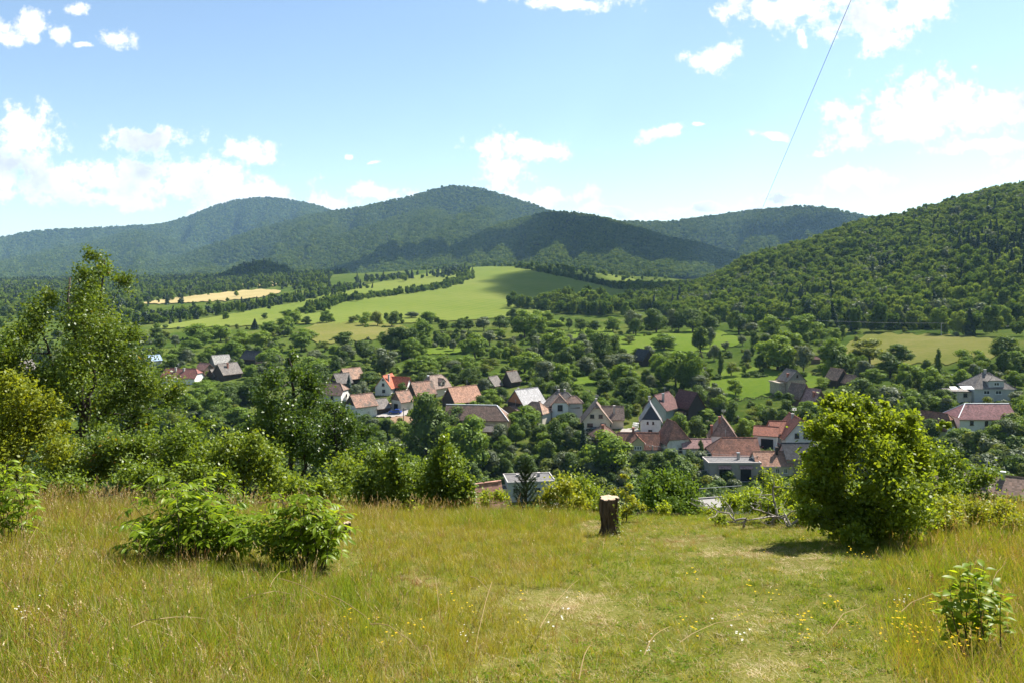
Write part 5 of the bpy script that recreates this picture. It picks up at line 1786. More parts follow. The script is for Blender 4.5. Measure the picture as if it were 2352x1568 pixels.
def lobe_plant(name, label, cat, Yd, lobes, stems, n, size, mat, seed, depth=0.9, trunk_r=0.07, bark='bark_dark', group=None, base=None, aspect=0.62, twigs=7, clump=0.42, rs=1.12):
    """plant with its crown in clumps (column, row, radius) and stems given as lines of (column, row)"""
    rng = np.random.default_rng(seed)
    k = Yd / F
    C = np.array([px(x, y, Yd) for x, y, r in lobes])
    R = np.array([r * k * rs for x, y, r in lobes])
    width = np.ptp(C[:, 0]) + 2 * R.mean()
    C[:, 1] += rng.normal(size=len(C)) * depth * width * 0.16
    bx, by = stems[0][0] if base is None else base
    b0 = px(bx, by, Yd)
    gb = gz(b0.x, b0.y)
    root = empty(name, (b0.x, b0.y, min(b0.z, gb)))
    tag(root, label, cat, group)
    off = np.array(root.location)
    tm = MB()
    nodes = []
    for si, st in enumerate(stems):
        P = [px(x, y, Yd) for x, y in st]
        if si == 0:
            P[0] = Vector((P[0].x, P[0].y, min(P[0].z, gb) - 0.3))
        # resample with a slight wander
        Q, RR = [], []
        nseg = 10
        tot = len(P) - 1
        for i in range(nseg + 1):
            t = i / nseg * tot
            a = min(int(t), tot - 1)
            p = P[a].lerp(P[a + 1], t - a)
            p = p + Vector(rng.normal(size=3) * width * 0.008)
            Q.append(p - Vector(off))
            RR.append(trunk_r * (0.62 if si else 1.0) * (1 - 0.82 * i / nseg))
            nodes.append((np.array(p), RR[-1]))
        tm.tube(Q, RR, 7)
    NP = np.array([q[0] for q in nodes])
    NR = np.array([q[1] for q in nodes])
    PP, NN = [], []
    w = R ** 2
    if n < 15000:
        n = int(n * 1.45)
    cnt = np.maximum(1, (n * w / w.sum()).astype(int))
    for i in range(len(C)):
        # limb from the stem: join lower down
        d = np.linalg.norm(NP - C[i], axis=1) + np.where(NP[:, 2] > C[i, 2] - R[i] * 0.3, 4 * R[i], 0)
        j = int(np.argmin(d))
        a, c = Vector(NP[j]), Vector(C[i])
        mid = a.lerp(c, 0.5) + Vector((0, 0, -0.12 * (c - a).length)) + Vector(rng.normal(size=3) * R[i] * 0.15)
        r0 = min(NR[j] * 0.6, trunk_r * 0.4)
        o = Vector(off)
        tm.tube([a - o, a.lerp(mid, 0.5) * 1.0 - o, mid - o, c - o], [r0, r0 * 0.8, r0 * 0.6, r0 * 0.25], 5)
        ends = []
        m = max(3, int(twigs * (0.6 + 0.8 * rng.random())))
        for q in range(m):
            dd = unit(rng.normal(size=(1, 3)) + np.array([0, 0, 0.35]))[0]
            e = C[i] + dd * R[i] * rng.uniform(0.75, 1.15)
            ends.append(e)
            s = C[i] + (NP[j] - C[i]) * 0.25
            tm.tube([Vector(s) - o, Vector((s + e) / 2 + rng.normal(size=3) * R[i] * 0.08) - o, Vector(e) - o], [r0 * 0.35, r0 * 0.22, r0 * 0.08], 4, cap=False)
        ends = np.array(ends)
        ci = cnt[i]
        pick = rng.integers(0, m, ci)
        t = rng.random((ci, 1)) ** 0.45
        p = C[i] + (ends[pick] - C[i]) * t + rng.normal(size=(ci, 3)) * R[i] * clump * (0.35 + 0.65 * t)
        PP.append(p)
        NN.append(unit(rng.normal(size=(ci, 3)) * 0.75 + np.array([0, -0.15, 0.75])))
    P, Nn = np.concatenate(PP), np.concatenate(NN)
    S = size * (0.55 + 0.9 * rng.random(len(P)))
    V, Fq = leaf_cards(P - off, Nn, S, rng, aspect, 0.12)
    zz = (P[:, 2] - P[:, 2].min()) / max(0.01, np.ptp(P[:, 2]))
    tint = np.clip(0.48 + rng.normal(size=len(P)) * 0.19 + fbm(P[:, 0] / (width * 0.12), P[:, 2] / (width * 0.12), seed) * 0.22, 0, 0.96)
    if mat == 'leaf_elm':
        hot = fbm(P[:, 0] / (width * 0.05), P[:, 2] / (width * 0.05) + P[:, 1], seed + 3) > 0.60
        tint = np.where(hot & (rng.random(len(P)) < 0.5), 1.0, tint)
    tm.build('trunk', MATS[bark], root, smooth=True)
    obj('crown', np_mesh(name + '_crown', V, Fq, np.repeat(tint, 4)), MATS[mat], root)
    return root


lobe_plant('tree', 'tall olive-green tree with forked top and a few orange leaves, on the far left', 'tree', 27, [
    (240, 586, 16), (232, 618, 24), (254, 650, 22), (260, 622, 12), (215, 690, 34), (250, 712, 36), (160, 632, 20), (152, 676, 32), (98, 688, 22), (85, 735, 38), (140, 748, 38), (200, 768, 50), (262, 788, 48), (302, 778, 24),
    (60, 785, 36), (18, 770, 26), (25, 835, 42), (90, 828, 48), (160, 840, 52), (230, 850, 54), (300, 848, 44), (332, 888, 38), (350, 930, 32), (290, 920, 46), (225, 925, 44), (110, 915, 48), (40, 910, 46), (-20, 880, 50),
    (-30, 950, 50), (10, 985, 40), (60, 970, 40), (130, 880, 40), (265, 985, 36), (335, 975, 34), (362, 960, 16), (150, 930, 26)],
    [[(196, 1090), (193, 1010), (188, 900), (175, 800), (158, 640)], [(193, 1010), (214, 900), (224, 780), (238, 600)], [(193, 960), (130, 860), (90, 740)], [(205, 980), (270, 900), (330, 880)]],
    62000, 0.094, 'leaf_elm', 401, trunk_r=0.16, clump=0.38, rs=1.13)
lobe_plant('tree', 'dark green pear tree with two slim trunks behind the leafy meadow bush', 'tree', 30, [
    (668, 822, 16), (690, 850, 24), (655, 862, 28), (692, 890, 36), (640, 908, 38), (702, 928, 42), (650, 950, 48), (602, 942, 22), (716, 968, 42), (610, 985, 36), (665, 1000, 50), (760, 932, 20), (776, 965, 32),
    (750, 1000, 36), (802, 985, 28), (792, 1030, 38), (826, 1002, 22), (820, 1062, 38), (742, 1050, 40), (620, 1040, 30), (850, 1042, 24), (700, 1040, 30), (590, 965, 18), (770, 1085, 30)],
    [[(672, 1120), (668, 1000), (672, 900), (668, 828)], [(696, 1116), (700, 1000), (704, 930)], [(766, 1135), (774, 1010), (764, 935)]],
    28000, 0.10, 'leaf_pear', 402, trunk_r=0.13, clump=0.36, rs=0.96)
lobe_plant('tree', 'bright yellow-green bushy tree at the meadow edge behind the dead branches', 'tree', 12.2, [
    (1938, 938, 24), (1975, 955, 32), (1916, 968, 26), (2040, 985, 38), (1905, 1010, 32), (1955, 1015, 45), (2022, 1035, 46), (2085, 1000, 26), (2108, 1040, 30), (1900, 1070, 36), (1945, 1085, 48), (2005, 1105, 52),
    (2070, 1095, 46), (2115, 1090, 30), (1885, 1120, 30), (1915, 1150, 40), (1972, 1170, 48), (2050, 1165, 46), (2108, 1150, 32), (1852, 1128, 24), (1820, 1152, 20), (1858, 1180, 20), (1950, 1215, 32), (1990, 1225, 32), (2040, 1218, 34), (2135, 1005, 14), (1998, 930, 14), (2150, 1085, 16), (2120, 960, 10), (1885, 985, 14), (1872, 1040, 16), (2075, 955, 14), (2080, 1200, 28), (1910, 1195, 24), (1880, 1000, 8), (1892, 948, 9), (2146, 985, 9), (2152, 1060, 12), (1925, 916, 8), (2012, 916, 7), (2062, 950, 10), (1866, 1060, 9), (2160, 1120, 14), (1865, 1165, 16)],
    [[(2000, 1262), (1992, 1150), (1985, 990)], [(2004, 1240), (1940, 1120), (1925, 985)], [(2002, 1240), (2060, 1120), (2080, 1010)]],
    48000, 0.063, 'leaf_maple', 403, trunk_r=0.045, clump=0.36, rs=1.12)
lobe_plant('shrub', 'yellow-green leafy shrub at the left picture edge below the tall tree', 'shrub', 16, [
    (30, 890, 30), (70, 905, 26), (102, 930, 24), (20, 930, 40), (70, 960, 36), (20, 990, 46), (82, 1000, 36), (112, 985, 18), (42, 1040, 46), (92, 1040, 32), (-30, 950, 50), (-40, 1020, 50)],
    [[(40, 1110), (36, 1000), (40, 900)], [(42, 1080), (90, 980), (100, 935)]], 9000, 0.07, 'leaf_yellow', 404, trunk_r=0.04)
lobe_plant('shrub', 'olive shrub under the tall left tree', 'shrub', 21, [
    (140, 1062, 42), (200, 1052, 42), (262, 1070, 42), (322, 1060, 42), (300, 1005, 24), (170, 1030, 30), (250, 1030, 30)],
    [[(220, 1130), (215, 1060), (210, 1030)], [(225, 1110), (300, 1050), (310, 1010)]], 9000, 0.085, 'leaf_elm', 405, trunk_r=0.04)
lobe_plant('shrub', 'green shrub between the tall left tree and the leafy meadow bush', 'shrub', 21, [
    (390, 1032, 38), (440, 1010, 32), (472, 1060, 42), (402, 1085, 42), (352, 1032, 30), (455, 980, 16), (340, 1080, 34)],
    [[(410, 1140), (410, 1070), (445, 1000)]], 8000, 0.08, 'leaf_shrub', 406, trunk_r=0.04)
lobe_plant('shrub', 'green shrub with glossy leaves just left of the twin-trunk pear tree', 'shrub', 20, [
    (530, 1042, 40), (562, 1088, 38), (602, 1068, 32), (592, 1012, 20), (622, 1100, 28), (510, 1090, 34), (580, 1035, 22)],
    [[(560, 1150), (560, 1080), (590, 1015)]], 7500, 0.085, 'leaf_shrub', 407, trunk_r=0.04)
lobe_plant('sapling', 'dense green sapling right of the pear tree, wider of two', 'tree', 22, [
    (880, 1058, 28), (912, 1038, 22), (932, 1090, 36), (892, 1110, 36), (962, 1112, 32), (862, 1140, 32), (912, 1150, 36), (972, 1150, 28), (845, 1100, 24)],
    [[(915, 1195), (910, 1110), (905, 1045)]], 9500, 0.085, 'leaf_shrub', 408, trunk_r=0.05)
lobe_plant('sapling', 'slender green sapling with pointed top beside the flat-roofed house', 'tree', 21, [
    (1022, 1008, 11), (1018, 1036, 20), (1005, 1074, 27), (1040, 1074, 22), (1000, 1110, 34), (1046, 1110, 32), (1074, 1105, 13), (1020, 1146, 38), (1062, 1150, 27)],
    [[(1030, 1195), (1026, 1110), (1022, 1005)]], 8500, 0.085, 'leaf_shrub', 409, trunk_r=0.045)
lobe_plant('shrub', 'small yellow-green bush right of the young pine', 'shrub', 19, [
    (1300, 1122, 22), (1266, 1142, 22), (1330, 1150, 22), (1292, 1166, 24), (1320, 1175, 18), (1262, 1170, 16)],
    [[(1295, 1200), (1295, 1165), (1300, 1125)]], 3000, 0.07, 'leaf_yellow', 410, trunk_r=0.03)
lobe_plant('shrub', 'green bush behind the small yellow-green bush', 'shrub', 27, [
    (1332, 1112, 26), (1352, 1142, 28), (1320, 1150, 24), (1372, 1165, 20), (1300, 1105, 16)],
    [[(1340, 1215), (1340, 1150), (1335, 1115)]], 4500, 0.085, 'leaf_shrub', 411, trunk_r=0.03)
lobe_plant('shrub', 'broad bright green bush below the meadow behind the stump', 'shrub', 42, [
    (1500, 1122, 25), (1540, 1110, 27), (1576, 1126, 23), (1520, 1150, 32), (1562, 1155, 32), (1592, 1162, 18), (1490, 1152, 22)],
    [[(1540, 1230), (1540, 1160), (1540, 1120)]], 9000, 0.16, 'leaf_walnut', 412, trunk_r=0.08)
lobe_plant('shrub', 'thin yellow-leaved shoots growing behind the stump', 'shrub', 15, [
    (1436, 1098, 7), (1442, 1112, 7), (1430, 1130, 9), (1446, 1140, 9), (1412, 1140, 7), (1460, 1160, 10), (1440, 1170, 11), (1478, 1170, 9), (1425, 1180, 12)],
    [[(1440, 1215), (1438, 1150), (1436, 1095)]], 900, 0.05, 'leaf_yellow', 413, trunk_r=0.012)
lobe_plant('shrub', 'sparse thorny shrub growing through the dead branches', 'shrub', 19, [
    (1720, 1140, 22), (1762, 1118, 26), (1700, 1162, 18), (1660, 1150, 13), (1792, 1170, 26), (1742, 1172, 20), (1640, 1170, 10), (1820, 1100, 24), (1800, 1130, 26), (1850, 1160, 26), (1690, 1185, 16), (1760, 1190, 18), (1830, 1195, 18)],
    [[(1750, 1215), (1750, 1160), (1760, 1115)], [(1745, 1200), (1700, 1160), (1660, 1145)]], 4500, 0.065, 'leaf_maple', 414, trunk_r=0.025)
lobe_plant('tree', 'green young tree right of the bright bushy tree', 'tree', 23, [
    (2172, 1080, 28), (2212, 1068, 23), (2162, 1130, 32), (2222, 1120, 32), (2252, 1100, 23), (2202, 1160, 32), (2250, 1150, 28), (2140, 1165, 26)],
    [[(2200, 1215), (2200, 1140), (2205, 1075)]], 8500, 0.09, 'leaf_shrub', 415, trunk_r=0.05)
lobe_plant('shrub', 'green shrub in front of the long dark roof at the right edge', 'shrub', 24, [
    (2292, 1185, 26), (2332, 1172, 26), (2342, 1205, 28), (2282, 1212, 26), (2385, 1180, 34), (2320, 1195, 24)],
    [[(2320, 1230), (2320, 1180), (2325, 1140)]], 7500, 0.10, 'leaf_shrub', 416, trunk_r=0.05)
lobe_plant('shrub', 'pale yellow-green briar in the long grass below the young tree', 'shrub', 13.5, [
    (2100, 1222, 26), (2150, 1192, 30), (2202, 1200, 34), (2252, 1190, 30), (2302, 1212, 30), (2132, 1240, 22), (2222, 1232, 28), (2180, 1165, 18), (2335, 1200, 26)],
    [[(2190, 1275), (2190, 1225), (2185, 1180)], [(2200, 1265), (2270, 1220), (2300, 1200)]], 11000, 0.042, 'leaf_yellow', 417, trunk_r=0.015, clump=0.4)


lobe_plant('shrub', 'dense green scrub around the feet of the pear tree', 'shrub', 25, [
    (640, 1110, 34), (690, 1120, 34), (740, 1115, 36), (790, 1105, 38), (830, 1125, 34), (870, 1150, 30), (610, 1135, 28), (720, 1150, 28), (780, 1150, 30)],
    [[(740, 1190), (740, 1140), (745, 1110)]], 9000, 0.10, 'leaf_shrub', 418, trunk_r=0.04)
lobe_plant('shrub', 'low mixed scrub along the left meadow edge', 'shrub', 18, [
    (130, 1110, 30), (190, 1120, 32), (250, 1115, 32), (310, 1120, 32), (370, 1125, 30), (430, 1120, 28), (90, 1090, 28), (500, 1130, 28), (560, 1140, 26)],
    [[(300, 1165), (300, 1130), (305, 1110)]], 9000, 0.07, 'leaf_shrub', 419, trunk_r=0.03)
lobe_plant('shrub', 'low pale green brambles along the meadow edge near the stump', 'shrub', 18.5, [
    (1110, 1175, 16), (1150, 1180, 16), (1220, 1185, 16), (1360, 1185, 14), (1480, 1190, 14), (1540, 1195, 14), (1600, 1198, 14), (1640, 1190, 16), (900, 1180, 18), (960, 1185, 18), (1040, 1185, 18)],
    [[(1250, 1205), (1250, 1190), (1252, 1180)]], 5000, 0.06, 'leaf_maple', 421, trunk_r=0.015)


lobe_plant('shrub', 'low green weeds and shrub spreading left of the bright bushy tree', 'shrub', 15.5, [
    (1700, 1178, 18), (1740, 1160, 20), (1780, 1180, 22), (1820, 1170, 24), (1855, 1190, 24), (1800, 1205, 18), (1650, 1190, 14), (1870, 1215, 18)],
    [[(1790, 1225), (1790, 1200), (1792, 1180)]], 4200, 0.06, 'leaf_maple', 422, trunk_r=0.015, clump=0.5)
lobe_plant('shrub', 'green shrub filling the gap right of the bright bushy tree', 'shrub', 15, [
    (2130, 1150, 22), (2150, 1185, 24), (2175, 1160, 20), (2125, 1205, 22), (2165, 1215, 20), (2200, 1195, 18)],
    [[(2150, 1240), (2150, 1205), (2152, 1170)]], 4200, 0.06, 'leaf_shrub', 423, trunk_r=0.02, clump=0.5)


def young_pine():
    rng = np.random.default_rng(420)
    Yd = 19.0
    b = px(1208, 1205, Yd)
    root = empty('young_pine', b)
    tag(root, 'dark young pine with upright shoots in front of the flat-roofed house', 'tree')
    h = 150 * Yd / F
    tm = MB()
    tm.tube([(0, 0, -0.2), (0.01, 0, h * 0.5), (0, 0, h)], [0.03, 0.02, 0.005], 6)
    P, D = [], []
    for i in range(9):
        z = h * (0.16 + 0.84 * i / 9)
        ln = 0.46 * (1 - i / 10.5) + 0.06
        for q in range(6):
            a = q / 6 * 6.28 + rng.random() * 0.7
            d = np.array([math.cos(a), math.sin(a), 0.75 + rng.random() * 0.4])
            d /= np.linalg.norm(d)
            tm.tube([(0, 0, z - 0.05), Vector(d * ln * 0.5) + Vector((0, 0, z - 0.07)), Vector(d * ln) + Vector((0, 0, z))], [0.01, 0.007, 0.003], 4, cap=False)
            m = 95
            t = rng.random((m, 1))
            P.append(d * ln * t + np.array([0, 0, z]) - np.array([0, 0, 0.06]) * (1 - t))
            D.append(np.repeat(d[None], m, 0))
    t = rng.random((160, 1))
    P.append(np.array([[0, 0, h * 0.85]]) + np.array([[0, 0, h * 0.17]]) * t)
    D.append(np.repeat(np.array([[0, 0, 1.0]]), 160, 0))
    P, D = np.concatenate(P), np.concatenate(D)
    n = len(P)
    dirn = unit(D * 0.9 + rng.normal(size=(n, 3)) * 0.55)
    side = unit(np.cross(dirn, rng.normal(size=(n, 3))))
    L, w = 0.075 * (0.7 + 0.6 * rng.random((n, 1))), 0.0045
    V = np.stack([P - side * w, P + side * w, P + dirn * L + side * w * 0.4, P + dirn * L - side * w * 0.4], 1).reshape(-1, 3)
    i = np.arange(n) * 4
    tm.build('trunk', MATS['bark_twig'], root)
    obj('crown', np_mesh('pine_crown', V, np.stack([i, i + 1, i + 2, i + 3], 1), np.repeat(rng.random(n), 4)), MATS['needle'], root)


young_pine()


def stump(name, label, x, y, top, r_px, Yd, seed, mossy=True):
    rng = np.random.default_rng(seed)
    b = px(x, y, Yd)
    b.z = gz(b.x, b.y)
    k = Yd / F
    h, r = (y - top) * k, r_px * k
    root = empty(name, b)
    tag(root, label, 'stump')
    n, m = 40, 16
    V = []
    for j in range(m + 1):
        t = j / m
        z = -0.15 + (h + 0.15) * t
        lean = -0.03 * math.sin(t * 2.2)
        flare = 1.0 + 0.75 * math.exp(-t * 6.0) - 0.22 * math.exp(-((t - 0.38) / 0.17) ** 2) + 0.03 * t
        for i in range(n):
            a = 2 * math.pi * i / n
            q = 1 + 0.10 * math.sin(a * 3 + 1.0 + t * 0.8) + 0.06 * math.sin(a * 7 + t * 3) + 0.06 * math.sin(a * 19 + t * 5) + 0.05 * math.sin(a * 11 + 2 - t * 3) + 0.04 * rng.normal() * (0.5 if j < m else 0.2)
            q += 0.28 * math.exp(-t * 7.0) * math.sin(a * 5 + 0.7)
            V.append((lean + math.cos(a) * r * flare * q, math.sin(a) * r * flare * q, z))
    Fc = []
    for j in range(m):
        for i in range(n):
            q = (i + 1) % n
            Fc.append((j * n + i, j * n + q, (j + 1) * n + q, (j + 1) * n + i))
    me = bpy.data.meshes.new('bark')
    me.from_pydata(V, [], Fc)
    bm_ = plain(name + '_bark_%d' % seed, (0.07, 0.047, 0.031), 0.95, 0.6, 26, bump=1.0, stretch=(1, 1, 0.22))
    obj('bark', me, bm_, root)
    # cut face: slightly bowl-shaped disc with rings
    T = V[m * n:]
    ring = []
    for s in (1.0, 0.93, 0.6, 0.25):
        for i in range(n):
            p = T[i]
            ring.append((p[0] * s + (1 - s) * -0.02, p[1] * s, h + 0.004 + (0.012 if s < 1 else 0) + 0.06 * p[0] + 0.006 * math.sin(i * 0.9) * s))
    ring.append((-0.02, 0, h + 0.015))
    Fd = []
    for j in range(3):
        for i in range(n):
            q = (i + 1) % n
            Fd.append((j * n + i, j * n + q, (j + 1) * n + q, (j + 1) * n + i))
    for i in range(n):
        Fd.append((3 * n + i, 3 * n + (i + 1) % n, 4 * n))
    me = bpy.data.meshes.new('cut_face')
    me.from_pydata(ring, [], Fd)
    mt = bpy.data.materials.new('cut_wood')
    nt = nodes_of(mt)
    tc = nt.nodes.new('ShaderNodeTexCoord')
    wv = nt.nodes.new('ShaderNodeTexWave')
    wv.wave_type = 'RINGS'
    wv.rings_direction = 'Z'
    wv.inputs['Scale'].default_value = 28
    wv.inputs['Distortion'].default_value = 3.0
    wv.inputs['Detail'].default_value = 3
    nt.links.new(tc.outputs['Object'], wv.inputs['Vector'])
    c = ramp(nt, wv.outputs['Fac'], [(0.0, (0.24, 0.15, 0.085)), (0.5, (0.36, 0.26, 0.165)), (1.0, (0.46, 0.35, 0.235))])
    p = nt.nodes.new('ShaderNodeBsdfPrincipled')
    p.inputs['Roughness'].default_value = 0.8
    nt.links.new(c, p.inputs['Base Color'])
    o = nt.nodes.new('ShaderNodeOutputMaterial')
    nt.links.new(p.outputs[0], o.inputs[0])
    obj('cut_face', me, mt, root)
    if mossy:
        # young shoots climbing the sunny side
        k2 = 120
        a = rng.normal(size=k2) * 0.35 - 0.55
        z = h * (0.15 + 0.8 * rng.random(k2))
        rr = r * 1.18
        P = np.stack([np.cos(a) * rr, np.sin(a) * rr, z], 1)
        Nn = unit(rng.normal(size=(k2, 3)) * 0.6 + np.array([0.2, -0.6, 0.8]))
        Vv, Ff = leaf_cards(P, Nn, 0.028 + 0.03 * rng.random(k2), rng, 0.6, 0.1)
        obj('climbing_leaves', np_mesh('climbing_leaves', Vv, Ff, np.repeat(rng.random(k2), 4)), MATS['leaf_maple'], root)


stump('tree_stump', 'tall dark tree stump with pale sawn top standing in the meadow', 1401, 1238, 1153, 20, 13.5, 431)
stump('tree_stump', 'small weathered stump half hidden beside the leafy meadow bush', 800, 1240, 1206, 8, 12.6, 432, False)


def dead_branches():
    rng = np.random.default_rng(440)
    Yd = 15.0
    b = px(1775, 1218, Yd)
    b.z = gz(b.x, b.y)
    root = empty('dead_branches', b)
    tag(root, 'bare grey dead branches twisting along the meadow edge', 'branches')
    zz = lambda x, y: (1535.4 + x / 2.88, 884.7 + y / 2.88)
    L = [([(1112, 908), (1040, 850), (960, 845), (880, 870), (800, 935), (760, 880), (700, 862), (620, 830), (550, 812)], 0.030),
         ([(672, 945), (690, 900), (722, 860), (702, 780), (690, 700), (700, 640)], 0.032), ([(498, 945), (512, 880), (440, 892), (400, 850), (330, 830), (250, 782), (160, 752)], 0.020),
         ([(822, 945), (790, 890), (772, 850), (720, 872)], 0.022), ([(880, 870), (900, 760), (860, 690), (830, 640)], 0.016), ([(620, 830), (600, 760), (620, 700)], 0.012),
         ([(700, 862), (560, 880), (470, 905), (380, 900)], 0.014), ([(440, 892), (420, 820), (380, 770), (330, 740)], 0.010), ([(760, 880), (830, 830), (900, 850)], 0.014),
         ([(250, 782), (200, 800), (130, 770)], 0.008), ([(702, 780), (640, 740), (590, 735)], 0.010), ([(960, 845), (1000, 800), (1060, 790)], 0.012), ([(330, 830), (300, 870), (250, 880)], 0.009)]
    for line, r in L:
        P = [px(*zz(x, y), Yd + 0.35 * math.sin(x * 0.021)) - b for x, y in line]
        Q, RR = [], []
        ns = (len(P) - 1) * 4
        for i in range(ns + 1):
            t = i / ns * (len(P) - 1)
            a = min(int(t), len(P) - 2)
            Q.append(P[a].lerp(P[a + 1], t - a) + Vector(rng.normal(size=3) * 0.008))
            RR.append(r * 1.15 * (1 - 0.7 * i / ns))
        m = MB()
        m.tube(Q, RR, 6)
        for q in range(len(Q) // 3):
            p = Q[int(rng.integers(2, len(Q)))]
            d = Vector(unit(rng.normal(size=(1, 3)) + np.array([0, 0, 0.3]))[0])
            l = rng.uniform(0.12, 0.45)
            e = p + d * l
            m.tube([p, p.lerp(e, 0.5) + Vector(rng.normal(size=3) * 0.03), e], [r * 0.3, r * 0.22, r * 0.08], 4, cap=False)
        m.build('branch', MATS['dead_wood'], root, smooth=True)


dead_branches()


# ---- broad-leaved bush and sapling: the leaves are large enough to tell apart
def leaf_mesh(name, L=1.0, W=0.42, droop=0.28, fold=0.10):
    """leaf along +X, folded along its rib and arching down; 20 triangles"""
    V, Fq = [], []
    n = 5
    for i in range(n + 1):
        t = i / n
        w = W * 0.5 * math.sin(math.pi * min(1, t * 0.96 + 0.02)) ** 0.8 * (1.08 - 0.35 * t)
        z = -droop * t * t
        V += [(t * L, -w, z + fold * w * 2.2), (t * L, 0, z), (t * L, w, z + fold * w * 2.2)]
    for i in range(n):
        a = i * 3
        Fq += [(a, a + 3, a + 4, a + 1), (a + 1, a + 4, a + 5, a + 2)]
    tint = [0.5] * len(V)
    return np_mesh(name, np.array(V), np.array(Fq), np.array(tint), smooth=True)


def leaf_frames(P, A, U, S):
    """matrices: x along A, z near U"""
    X = unit(A)
    Y = unit(np.cross(U, X))
    Z = np.cross(X, Y)
    return X, Y, Z


def leafy_bush(name, label, cat, Yd, base, shoots, leaf_len, n_leaflets, seed, mat, keep=300, stem_r=0.008, compound=True, aspect=0.40):
    """shoots: (column, row) of the tips; leaves along the upper part of every shoot"""
    rng = np.random.default_rng(seed)
    b = px(base[0], base[1], Yd)
    b.z = gz(b.x, b.y)
    root = empty(name, b)
    tag(root, label, cat)
    off = np.array(b)
    tm = MB()
    P, A, U, S = [], [], [], []
    for (x, y, spread) in shoots:
        dpt = rng.normal() * spread
        tip = np.array(px(x, y, Yd + dpt)) - off
        foot = np.array([tip[0] * 0.45 + rng.normal() * 0.06, (dpt * 0.6), 0.0])
        foot[2] = gz(foot[0] + off[0], foot[1] + off[1]) - off[2] - 0.03
        mid = (foot + tip) / 2 + np.array([0, 0, 0.06]) + rng.normal(size=3) * 0.03
        path = [foot + (mid - foot) * t * 2 if t < 0.5 else mid + (tip - mid) * (t - 0.5) * 2 for t in np.linspace(0, 1, 8)]
        tm.tube([Vector(p) for p in path], [stem_r * (1 - 0.75 * i / 7) for i in range(8)], 5)
        ln = np.linalg.norm(tip - foot)
        nl = max(4, int(ln / (leaf_len * (0.85 if compound else 0.26))))
        for q in range(nl):
            t = 0.28 + 0.72 * (q + rng.random() * 0.5) / nl
            t = min(t, 1.0)
            p = np.array(path[min(7, int(t * 7))]) * (1 - (t * 7) % 1) + np.array(path[min(7, int(t * 7) + 1)]) * ((t * 7) % 1)
            az = q * 2.4 + rng.normal() * 0.5
            el = rng.uniform(0.05, 0.6)
            d = np.array([math.cos(az) * math.cos(el), math.sin(az) * math.cos(el), math.sin(el)])
            if compound:
                rl = leaf_len * rng.uniform(1.6, 2.4)
                end = p + d * rl + np.array([0, 0, -0.25 * rl])
                m1 = p + d * rl * 0.5 + np.array([0, 0, 0.0])
                tm.tube([Vector(p), Vector(m1), Vector(end)], [stem_r * 0.35, stem_r * 0.3, stem_r * 0.15], 4, cap=False)
                side = unit(np.cross(d, [[0, 0, 1]]))[0]
                for j in range(n_leaflets):
                    if j == n_leaflets - 1:
                        pp, aa = end, d + np.array([0, 0, -0.5])
                    else:
                        tt = 0.35 + 0.6 * (j // 2) / max(1, (n_leaflets - 1) // 2)
                        pp = p + (m1 - p) * tt * 2 if tt < 0.5 else m1 + (end - m1) * (tt - 0.5) * 2
                        aa = d * 0.55 + side * (1 if j % 2 else -1) + np.array([0, 0, -0.30 + rng.normal() * 0.15])
                    P.append(pp)
                    A.append(aa)
                    U.append(np.array([0, 0, 1.0]) + rng.normal(size=3) * 0.3)
                    S.append(leaf_len * rng.uniform(0.7, 1.2))
            else:
                pt = p + d * leaf_len * 0.2
                P.append(pt)
                A.append(d + np.array([0, 0, -0.15 + rng.normal() * 0.2]))
                U.append(np.array([0, 0, 1.0]) + rng.normal(size=3) * 0.35)
                S.append(leaf_len * rng.uniform(0.6, 1.2))
    P, A, U, S = np.array(P), np.array(A), unit(np.array(U)), np.array(S)
    X, Y, Z = leaf_frames(P, A, U, S)
    tm.build('stem', MATS['bark_twig'], root, smooth=True)
    me = leaf_mesh(name + '_leaf', 1.0, aspect)
    me.materials.append(MATS[mat])
    # the leaves that show largest: outer, nearer the photographer, higher up
    score = -P[:, 1] * 1.0 + P[:, 2] * 0.9 + S * 2 + rng.normal(size=len(P)) * 0.12
    order = np.argsort(-score)
    for i in order[:keep]:
        o = bpy.data.objects.new('leaf', me)
        o.matrix_basis = Matrix(((X[i, 0] * S[i], Y[i, 0] * S[i], Z[i, 0] * S[i], P[i, 0]), (X[i, 1] * S[i], Y[i, 1] * S[i], Z[i, 1] * S[i], P[i, 1]),
                                 (X[i, 2] * S[i], Y[i, 2] * S[i], Z[i, 2] * S[i], P[i, 2]), (0, 0, 0, 1)))
        link(o, root)
    rest = order[keep:]
    if len(rest):
        nv = len(me.vertices)
        base_v = np.zeros(nv * 3, np.float32)
        me.vertices.foreach_get('co', base_v)
        base_v = base_v.reshape(-1, 3)
        V = P[rest][:, None, :] + S[rest][:, None, None] * (X[rest][:, None, :] * base_v[None, :, :1] + Y[rest][:, None, :] * base_v[None, :, 1:2] + Z[rest][:, None, :] * base_v[None, :, 2:])
        fl = np.array([p.vertices[:] for p in me.polygons])
        Fq = (fl[None] + (np.arange(len(rest)) * nv)[:, None, None]).reshape(-1, 4)
        tint = np.repeat(np.clip(0.45 + rng.normal(size=len(rest)) * 0.25, 0, 1), nv)
        fo = obj('foliage', np_mesh(name + '_foliage', V.reshape(-1, 3), Fq, tint, smooth=True), MATS[mat], root)
        fo['kind'] = 'stuff'
    print(name, 'leaves', len(P))
    return root


rb = np.random.default_rng(450)


def dome(cx, cy, rx, ry, n, spread):
    out = []
    for _ in range(n):
        a = rb.uniform(0.0, math.pi)
        r = rb.random() ** 0.4
        out.append((cx + math.cos(a) * rx * r, cy - math.sin(a) * ry * r, spread))
    return out


